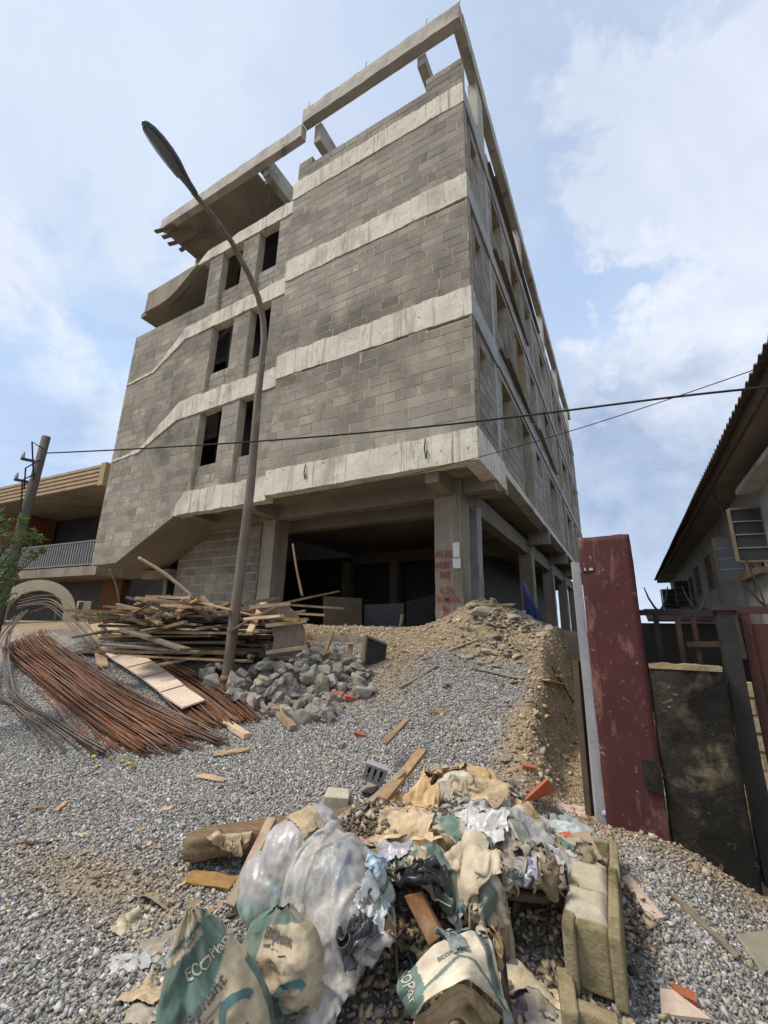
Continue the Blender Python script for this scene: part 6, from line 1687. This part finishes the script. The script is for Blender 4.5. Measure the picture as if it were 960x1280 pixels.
def ring_geo(r0, r1, a0=0.2, a1=5.2, n=40):
    vs, fs = [], []
    for i in range(n + 1):
        a = a0 + (a1 - a0) * i / n; vs += [(r0 * math.cos(a), r0 * math.sin(a)), (r1 * math.cos(a), r1 * math.sin(a))]
    for i in range(n): fs.append((2 * i, 2 * i + 1, 2 * i + 3, 2 * i + 2))
    return vs, fs
def print_geo(parent, c, P, T, S, geo, pos, mat, aspect, name='printed_ring', off=.0035):
    vs, fs = geo; pts = [(pos[0] + x / aspect[0], pos[1] + y / aspect[1]) for x, y in vs]
    mb = MB(); mb.add((on_surface(P, T, S, pts, off) - c).tolist(), fs); return mb.build(name, M[mat], parent, recalc=False)
# front left bag, standing
tp = onZ(240, 1137, .56); cb = onZ(280, 1352, .0)
rgt = np.array([math.cos(.86), math.sin(.86), 0.0])
P, T, S, SS, fr_ = pillow(cb, tp, rgt, [(0, .20), (.3, .205), (.47, .185), (.62, .15), (.78, .108), (.88, .078), (.95, .05), (1, .022)], [(0, .12), (.3, .125), (.5, .09), (.7, .05), (.88, .022), (1, .008)], seed=31)
FRONT[0] = fr_[4]
n1 = fbm(S * 3 + 4, T * 5, 51, 4); n2 = fbm(S * 9, T * 12, 52, 3)
Cb = np.ones(T.shape + (3,)) * np.array([.60, .49, .33])
jg = .02 * (n2 - .5)
teal = ((T > .56 + .24 * S + jg) & (T < .835 + .07 * S)) | ((T - .07 * S > .885) & (T - .07 * S < .915)) | ((S > .93) & (T < .6)) | ((S > .35) & (T > .84) & (T < .93))
Cb[teal] = np.array([.135, .205, .17])
k = (sst(.45, .7, n1) * .55)[..., None]; Cb = Cb * (1 - k) + np.array([.40, .31, .20]) * k; Cb *= (.8 + .4 * n2)[..., None]
bag, bc = bag_object('cement_bag', 'green and cream cement bag standing at the bottom left, big word across it', P, Cb, fr_, None)
asp = (.28, np.linalg.norm(tp - cb))
print_text(bag, bc, P, T, S, 'Elephant', .056, (-.06, .56), .33, 'ink', (.175, asp[1]), .0012)
print_text(bag, bc, P, T, S, 'ECOPlanet', .044, (.40, .745), .36, 'ink_light', (.115, asp[1]), .0008)
print_text(bag, bc, P, T, S, 'Portland Limestone', .018, (-.05, .475), .34, 'ink', (.19, asp[1]))
print_text(bag, bc, P, T, S, '32.5', .06, (-.1, .40), .30, 'ink', (.20, asp[1]), .001)
print_text(bag, bc, P, T, S, 'Supaset', .022, (-.35, .855), .36, 'ink', (.085, asp[1]))
print_geo(bag, bc, P, T, S, ring_geo(.045, .066), (.50, .42), 'ink_teal', (.2, asp[1]))
# second bag behind it
tp = onZ(352, 1135, .40); cb = onZ(352, 1262, .03)
P, T, S, SS, fr_ = pillow(cb, tp, np.array([math.cos(.35), math.sin(.35), .12]), [(0, .17), (.06, .19), (.3, .205), (.6, .185), (.82, .145), (.92, .10), (1, .04)], [(0, .03), (.1, .09), (.4, .13), (.7, .10), (.9, .04), (1, .01)], seed=41)
FRONT[0] = fr_[4]; n1 = fbm(S * 3 + 9, T * 5, 61, 4); n2 = fbm(S * 9, T * 12, 62, 3)
Cb = np.ones(T.shape + (3,)) * np.array([.52, .43, .30]); Cb[((S < -.55 + .25 * (T - .2)) & (T > .25)) | (T > .9)] = np.array([.135, .205, .17])
k = (sst(.45, .7, n1) * .5)[..., None]; Cb = Cb * (1 - k) + np.array([.33, .25, .16]) * k; Cb *= (.8 + .4 * n2)[..., None]
bag2, bc2 = bag_object('cement_bag', 'full cement bag with a green ring mark, half under the plastic bundle', P, Cb, fr_, None)
asp = (.20, np.linalg.norm(tp - cb))
print_text(bag2, bc2, P, T, S, 'Elephant', .05, (.05, .82), -.12, 'ink', asp, .001)
for (sx, tx) in ((-.22, .70), (.02, .68), (.24, .65), (-.32, .54)):
    print_geo(bag2, bc2, P, T, S, ([(-.019, -.022), (.019, -.022), (.019, .022), (-.019, .022)], [(0, 1, 2, 3)]), (sx, tx), 'ink', asp, 'printed_icon')
print_geo(bag2, bc2, P, T, S, ring_geo(.05, .072, .6, 5.8), (.42, .33), 'ink_teal', asp)
# open, empty bag at the bottom
CG = [[(505, 1222, .30), (530, 1192, .33), (560, 1176, .35), (590, 1165, .35), (608, 1168, .33)],
      [(497, 1228, .28), (535, 1208, .34), (570, 1190, .37), (600, 1192, .35), (622, 1208, .29)],
      [(500, 1246, .25), (540, 1226, .33), (576, 1206, .38), (608, 1222, .32), (632, 1248, .23)],
      [(515, 1275, .19), (538, 1252, .30), (580, 1224, .37), (606, 1240, .28), (638, 1272, .16)]]
P = up_grid([[onZ(*q) for q in row] for row in CG], 60, 90)
u_, v_ = np.linspace(0, 1, 60), np.linspace(0, 1, 90); U, V = np.meshgrid(u_, v_, indexing='ij')
P = P + normals(P) * (creases(U, V, 71, 12) * .03)[..., None]
n2 = fbm(U * 9, V * 12, 72, 3); Cb = np.ones(U.shape + (3,)) * np.array([.66, .58, .44])
teal = (V < .16 + .05 * U) | ((V > .80) & (U < .75) & (V < .93)) | (np.abs(U - (.42 + 1.1 * np.abs(V - .52))) < .045)
Cb[teal] = TEAL; Cb[(V > .975) | (U > .985)] = KRAFT
Cb = Cb * (.85 + .3 * n2)[..., None]
ob = finish_sheet('cement_bag', P, Cb, M['paper'], 'torn open empty cement bag with green stripes at the bottom middle', 'cement bag', None, .003)
oc = np.array(ob.location)
def sheet_text(parent, P, oc, body, size, uv, rot, mat, dims):
    vs, fs = text_geo(body, size, .0008, cuts=1); ca, sa = math.cos(rot), math.sin(rot); nr = normals(P); n, m_ = P.shape[:2]; W = []
    for x, y in vs:
        a, b_ = x * ca - y * sa, x * sa + y * ca
        u, v = uv[0] - b_ / dims[0], uv[1] + a / dims[1]
        i, k = min(max(u * (n - 1), 0), n - 1.01), min(max(v * (m_ - 1), 0), m_ - 1.01); i0, k0 = int(i), int(k); fi, fk = i - i0, k - k0
        q = (P[i0, k0] * (1 - fi) + P[i0 + 1, k0] * fi) * (1 - fk) + (P[i0, k0 + 1] * (1 - fi) + P[i0 + 1, k0 + 1] * fi) * fk
        nn = nr[i0, k0]; nn = nn if nn[2] > 0 else -nn; W.append(tuple(q + nn * .005 - oc))
    mb = MB(); mb.add(W, fs); return mb.build('printed_lettering', M[mat], parent, recalc=False)
du_, dv_ = np.linalg.norm(np.diff(P[:, 45], axis=0), axis=1).sum(), np.linalg.norm(np.diff(P[30], axis=0), axis=1).sum()
sheet_text(ob, P, oc, 'ECOPlanet', .052, (.55, .10), -1.45, 'ink_light', (du_, dv_))
sheet_text(ob, P, oc, 'Elephant', .040, (.38, .865), -1.45, 'ink', (du_, dv_))
sheet_text(ob, P, oc, 'ECOPlanet', .026, (.33, .45), .05, 'ink_teal', (du_, dv_))
# inner mouth plies of the open bag
CG = [[(518, 1274, .18), (540, 1254, .28), (578, 1230, .34), (600, 1246, .25), (628, 1272, .14)],
      [(520, 1285, .12), (548, 1268, .22), (580, 1246, .28), (597, 1258, .20), (612, 1282, .12)],
      [(530, 1300, .05), (552, 1285, .14), (572, 1270, .18), (590, 1280, .12), (602, 1300, .05)]]
P = up_grid([[onZ(*q) for q in row] for row in CG], 30, 60); U, V = np.meshgrid(np.linspace(0, 1, 30), np.linspace(0, 1, 60), indexing='ij')
P = P + normals(P) * (creases(U, V, 75, 12) * .05)[..., None]
oi_ = finish_sheet('inner_ply', P - oc, shade_cols(U, V, np.array([.48, .36, .21]), 76, .3), M['paper'], None, None, None, .003); oi_.parent = ob

# paper and plastic waste, one by one, with what sets each apart
crumple(512, 978, .50, .34, .42, .5, OCH * 1.15, 101, 'stained orange brown folded paper at the top of the heap left of the sack', .09, (0, .5), dirt=.3)
crumple(510, 1010, .42, .32, .34, .3, KRAFT * 1.15, 102, 'creased kraft paper bag hanging below the orange brown paper', .10, (0, .9), dirt=.3)
crumple(512, 1046, .36, .36, .30, .2, KRAFT * 1.2, 103, 'flattened kraft paper with ragged strings over the plank', .08, (0, .3), dirt=.2)
crumple(540, 962, .52, .24, .28, 1.1, GREYP * 1.25, 104, 'greyish crumpled paper bag just left behind the stuffed sack', .11, (0, .4))
crumple(475, 1058, .32, .26, .12, .25, np.array([.50, .34, .28]), 105, 'pinkish torn sack strip draped on the left end of the plank', .08, (0, .2), dirt=.2)
crumple(592, 1042, .40, .40, .34, .2, GREYP, 106, 'dusty grey and green rag bag under the front of the sack', .13, (0, .6), teal=(1, .4, .4, .62))
crumple(608, 1064, .33, .22, .28, .1, WHITE * .85, 107, 'shredded whitish plastic sack hanging over the plank edge', .12, (0, 1.1), mat='film', name='plastic_sack', cat='plastic sack')
crumple(650, 1055, .40, .42, .36, .5, GREYP * .95, 108, 'large dusty grey bag in the middle right of the heap', .14, (.1, .7), teal=(.6, 1, .2, .4))
crumple(690, 1058, .36, .30, .32, .2, GREYP * 1.05, 109, 'ragged beige sack hanging down over the dark hollow', .12, (0, 1.3))
crumple(668, 1076, .30, .22, .22, -.3, KRAFT * .8, 110, 'frayed brown sack end dangling at the top of the dark hollow', .12, (0, 1.3))
crumple(715, 1062, .30, .26, .22, .9, KRAFT * .9, 111, 'crumpled brown paper beside the corrugated cardboard', .09, (.2, .3))
crumple(560, 1100, .36, .40, .30, .8, PALE, 112, 'cream and green cement paper opened out under the plank', .12, (.1, .7), teal=(1, 0, .25, .5))
crumple(530, 1098, .30, .34, .26, .3, PALE * .95, 113, 'green banded torn cement paper left of the red brown carton', .10, (0, .5), teal=(0, 1, .45, .72))
crumple(607, 1130, .26, .34, .44, -.2, PALE * 1.02, 114, 'upright cream cement bag with folded edge above the open bag', .10, (.2, .9), teal=(0, 1, .06, .22))
crumple(600, 1165, .25, .30, .30, .1, KRAFT * 1.15, 115, 'plain kraft bag standing behind the open green striped bag', .09, (.1, .9), teal=(0, 1, .1, .25))
crumple(575, 1112, .33, .18, .26, .4, WHITE * .9, 116, 'twisted white paper strip at the left rim of the dark hollow', .10, (.4, .5), teal=(1, 0, .6, .8))
crumple(503, 1120, .16, .26, .36, .6, PALE * .9, 117, 'thin striped paper bag standing left of the red brown carton', .08, (.6, .8), teal=(1, 0, .1, .25))
crumple(492, 1090, .27, .18, .14, .2, np.array([.42, .40, .48]), 118, 'crumpled pale lilac plastic bag between bundle and planks', .10, (0, .3), mat='film', name='plastic_bag', cat='plastic bag', dirt=.1)
crumple(528, 1165, .14, .30, .30, .9, np.array([.018, .018, .02]), 219, 'black plastic bag pulled up to a peak right of the clear bundle', .10, (-.3, .4), mat='film', name='plastic_bag', cat='plastic bag', dirt=.12)
crumple(518, 1205, .08, .22, .22, .2, np.array([.02, .02, .022]), 120, 'flat black plastic bag spread below the black peak', .12, (.1, .3), mat='film', name='plastic_bag', cat='plastic bag', dirt=.15)
crumple(474, 1198, .10, .12, .24, .1, np.array([.40, .52, .62]), 121, 'blue and white wrapper standing right of the bundle tail', .10, (0, 1.0), mat='film', name='wrapper', cat='wrapper', dirt=.1)
crumple(478, 1232, .06, .16, .24, .4, np.array([.58, .60, .62]), 122, 'white printed wrapper with dark marks under the black bag', .10, (.2, .7), teal=(1, 0, .35, .5), mat='film', name='wrapper', cat='wrapper', dirt=.2)
crumple(520, 1262, .03, .28, .22, .3, np.array([.03, .03, .03]), 123, 'black torn plastic on the ground left of the open bag', .08, mat='film', name='plastic_bag', cat='plastic bag', dirt=.2)
crumple(440, 1262, .03, .26, .20, .3, np.array([.045, .042, .05]), 124, 'dark shredded plastic at the tail of the clear bundle', .09, mat='film', name='plastic_bag', cat='plastic bag', dirt=.2)
crumple(660, 1190, .05, .20, .18, .4, np.array([.42, .39, .50]), 125, 'lilac plastic film on the ground under the dark hollow', .09, mat='film', name='plastic_bag', cat='plastic bag', dirt=.1)
crumple(672, 1215, .05, .16, .20, .9, np.array([.44, .44, .53]), 126, 'pale violet film right below the lilac film', .08, mat='film', name='plastic_bag', cat='plastic bag', dirt=.15)
crumple(640, 1215, .07, .36, .14, .15, PALE * .95, 127, 'flat cream and green paper strip pointing to the mossy blocks', .05, teal=(1, 0, .1, .35))
crumple(650, 1170, .08, .34, .20, .5, KRAFT * .8, 128, 'dusty flattened carton inside the dark hollow', .06, name='carton', cat='carton')
crumple(652, 1245, .04, .30, .22, -.4, np.array([.16, .13, .15]), 129, 'dark purple grey torn paper at the bottom right of the open bag', .09)
crumple(700, 1270, .04, .22, .18, .2, GREYP * .95, 130, 'grey mortar crusted paper at the bottom beside the mossy blocks', .07)
crumple(192, 1228, .03, .17, .17, .2, KRAFT * .95, 131, 'bent round piece of kraft card left of the standing bag', .05, curl=.3, name='card_disc', cat='card')
crumple(280, 1090, .04, .24, .16, .5, KRAFT * .95, 132, 'torn pale card on the gravel below the log end', .05, name='torn_card', cat='card')
crumple(372, 1160, .05, .12, .2, 1.2, KRAFT * .9, 133, 'strip of kraft paper between the two full cement bags', .06)
crumple(625, 1100, .36, .3, .2, -.3, GREYP * .9, 134, 'green grey folded strap of sack across the top of the hollow', .12, (0, .5), teal=(0, 1, .3, .7))
crumple(700, 1010, .30, .34, .28, .6, np.array([.58, .62, .64]), 135, 'white and pale blue printed plastic sheet at the right of the heap', .07, (.1, .5), mat='film', name='printed_sheet', cat='plastic sheet', dirt=.1)
crumple(697, 1022, .31, .14, .14, .6, np.array([.38, .56, .68]), 136, 'small sky blue plastic scrap on the white printed sheet', .05, (.1, .5), mat='film', name='plastic_scrap', cat='plastic scrap', dirt=.05)
crumple(715, 990, .24, .22, .18, .2, np.array([.60, .45, .40]), 137, 'pale pink paper scrap behind the white printed sheet', .06, (.1, .3), dirt=.1)
crumple(655, 1000, .36, .22, .18, .2, PALE * .9, 138, 'small cream paper scrap between the sack and the orange tile', .08)
crumple(735, 1030, .18, .30, .24, .4, DUST * 1.2, 139, 'dusty brown sacking at the foot of the grey post', .09)
crumple(868, 1182, -.10, .12, .10, .3, np.array([.36, .33, .40]), 140, 'dull violet plastic scrap on the gravel at the right', .04, mat='film', name='plastic_scrap', cat='plastic scrap', dirt=.2)
for o in list(COL.objects):
    if o.type == 'MESH' and o.name.split('.')[0] in ('cement_bag',): hm_obj(o)
r = random.Random(99)
pal = [KRAFT, PALE, GREYP, KRAFT * .8, GREYP * .8, WHITE * .8, OCH, DUST, np.array([.30, .36, .36])]
lab, grp = 'small torn scrap of cement paper or sacking in the rubbish heap', 'torn scraps in the rubbish heap'
for k in range(42):
    px, py, z = r.choice([(r.uniform(505, 740), r.uniform(975, 1040), r.uniform(.32, .44)), (r.uniform(600, 720), r.uniform(1020, 1070), .4), (r.uniform(520, 620), r.uniform(1105, 1200), r.uniform(.08, .22))])
    crumple(px, py, z, r.uniform(.2, .38), r.uniform(.18, .34), r.uniform(0, 3), pal[r.randrange(len(pal))] * r.uniform(.75, 1.15), 600 + k, 'crumpled dusty cement bag paper heaped among the other torn bags', .12, (r.uniform(-.4, .4), r.uniform(0, .9)), (1, .5, .3, .55) if r.random() < .16 else None, 'paper', 'paper_bag', 'paper bag', 'crumpled bags in the rubbish heap')
for k in range(64):
    px, py, z = r.choice([(r.uniform(500, 735), r.uniform(985, 1060), r.uniform(.28, .42)), (r.uniform(440, 640), r.uniform(1095, 1230), r.uniform(.08, .25)), (r.uniform(600, 700), r.uniform(1180, 1275), .03), (r.uniform(150, 285), r.uniform(1120, 1275), .02)])
    crumple(px, py, z, r.uniform(.08, .2), r.uniform(.06, .18), r.uniform(0, 3), pal[r.randrange(len(pal))] * r.uniform(.7, 1.15), 400 + k, lab, .07, (r.uniform(-.4, .4), r.uniform(0, .9)), (1, .5, .3, .5) if r.random() < .2 else None, 'paper', 'paper_scrap', 'paper scrap', grp, n=20)
drop_all()
# red brown carton
e = [onZ(508, 1118, .30), onZ(528, 1112, .33), onZ(556, 1165, .20), onZ(540, 1180, .15)]
q = [Vector(p) for p in e]; c = sum(q, Vector()) / 4; nn = -(q[1] - q[0]).cross(q[3] - q[0]).normalized() * .06
mb = MB(); mb.add([*(p - c for p in q), *(p - c + nn for p in q)], [(0, 1, 2, 3), (7, 6, 5, 4), (0, 4, 5, 1), (1, 5, 6, 2), (2, 6, 7, 3), (3, 7, 4, 0)]); o = mb.build('carton', M['cartonrust'], None, bevel=.006); o.location = c; tag(o, 'flat red brown stained carton leaning in the middle of the torn bags', 'carton')
# right side: orange tile, cardboard, bottle
def flat_piece(pts, th, name, mat, label, cat):
    return sheet_panel([onZ(*p) for p in pts], th, name, mat, label, cat)
flat_piece([(652, 1000, .30), (668, 998, .26), (692, 988, .26), (682, 973, .40)], .02, 'floor_tile', 'orange_tile', 'bright orange clay tile tilted at the back right of the heap', 'tile')
flat_piece([(700, 1080, .24), (752, 1076, .22), (735, 1040, .28), (700, 1045, .30)], .012, 'cardboard', 'cardboard', 'ridged cardboard piece lying over the back of the mossy blocks', 'cardboard')
flat_piece([(694, 1066, .27), (716, 1062, .27), (712, 1042, .31), (692, 1045, .31)], .02, 'tile_piece', 'orange_tile', 'broken orange tile piece left of the ridged cardboard', 'tile')
bt = [onZ(736, 988, .20), onZ(746, 1000, .20), onZ(755, 1013, .18), onZ(757, 1020, .16)]
mb = MB(); c = bt[1]; mb.tube([tuple(p - c) for p in path3(bt, 10)], [.02, .03, .035, .037, .037, .037, .036, .034, .03, .015], 10); o = mb.build('plastic_bottle', M['bottle'], None, True); o.location = tuple(c); tag(o, 'pale violet blue plastic bottle lying against the grey post', 'bottle')
# mossy hollow blocks
def hollow_block(name, label, near, far, w, h, zt, fill, sink=0.0):
    """block lying along near->far, seen from its open end; cores filled with mortar on top"""
    n0, f0 = Vector((near[0], near[1], 0)), Vector((far[0], far[1], 0)); d = (f0 - n0); ln = d.length; ang_ = math.atan2(d.y, d.x)
    t = thing(name, label, 'concrete block', (near[0], near[1], zt - h), ang_)
    mb = MB(); ww = .055
    mb.box((0, -w / 2, 0), (ln, -w / 2 + ww, h), jit=.006); mb.box((0, w / 2 - ww, 0), (ln, w / 2, h), jit=.006)
    for x0 in (.05, ln / 2 - .02, ln - .04): mb.box((x0, -w / 2 + ww + .001, .004), (x0 + .04, w / 2 - ww - .001, h - .012), jit=.004)
    if fill: mb.box((.056, -w / 2 + ww + .002, .005), (ln - .045, w / 2 - ww - .002, h - .014), jit=.003)
    mb.build('shell', M['mossblock'], t, bevel=.012)
    for k in range(fill):
        x0 = .095 + k * (ln / 2 - .055); x1 = x0 + ln / 2 - .10
        vs = []; fs = []; nn_ = 10; r_ = random.Random(k + int(ln * 1000))
        for i in range(nn_ + 1):
            for j in range(nn_ + 1):
                u, v = i / nn_, j / nn_; e_ = min(u, 1 - u, v, 1 - v)
                vs.append((x0 + (x1 - x0) * u, -w / 2 + .055 + (w - .052) * v, h + .006 + .020 * min(1, e_ * 5) + r_.uniform(-.004, .004) - (.03 if e_ == 0 else 0)))
        for i in range(nn_):
            for j in range(nn_): a_ = i * (nn_ + 1) + j; fs.append((a_, a_ + 1, a_ + nn_ + 2, a_ + nn_ + 1))
        mb = MB(); mb.add(vs, fs); mb.build('mortar_fill', M['blocktop'], t, True)
    return t
nr_, fr2 = onZ(738, 1163, .30), onZ(743, 1082, .28)
hollow_block('hollow_block', 'mossy hollow concrete block with two mortar filled cores, open end facing out', nr_, fr2, .25, .27, .30, 2)
mb = MB(); c = Vector((nr_[0], nr_[1], .30)); d = Vector((fr2[0] - nr_[0], fr2[1] - nr_[1], 0)).normalized()
o = hollow_block('hollow_block', 'second mossy block lower down under the ridged cardboard', fr2 + (fr2 - nr_) * .03, fr2 + (fr2 - nr_) * .9, .25, .24, .22, 0)
rough_beam(onZ(706, 1226, .05), onZ(714, 1285, .03), .07, .12, 'mossblock', 'kerb_piece', 'broken mossy kerb piece half buried below the mortar filled block', 'kerb piece', 21)
rough_beam(onZ(716, 1268, .03), onZ(775, 1292, .02), .07, .10, 'mossblock', 'kerb_piece', 'second mossy kerb piece lying across the bottom beside the first', 'kerb piece', 22)
# right-hand pieces on the gravel
def on_ground(pts, th, name, mat, label, cat, lift=.03):
    ps = []
    for (px, py) in pts:
        p = hit(px, py); ps.append((p[0], p[1], p[2] + lift))
    return sheet_panel(ps, th, name, mat, label, cat)
on_ground([(777, 1103), (787, 1099), (832, 1154), (818, 1157)], .014, 'tile_strip', 'panel', 'narrow salmon tile strip on the gravel right of the mossy blocks', 'tile')
scrap(843, 1127, 924, 1206, .035, 'timber_grey', 'long thin grey lath on the gravel at the right', .02, .03, .03)
on_ground([(923, 1178), (962, 1172), (985, 1215), (958, 1226)], .015, 'board_piece', 'mixboard', 'mottled green and brown board piece at the right edge', 'board', .04)
on_ground([(826, 1245), (842, 1247), (892, 1285), (828, 1278)], .015, 'tile_piece', 'panel', 'pinkish floor tile piece at the bottom right', 'tile')
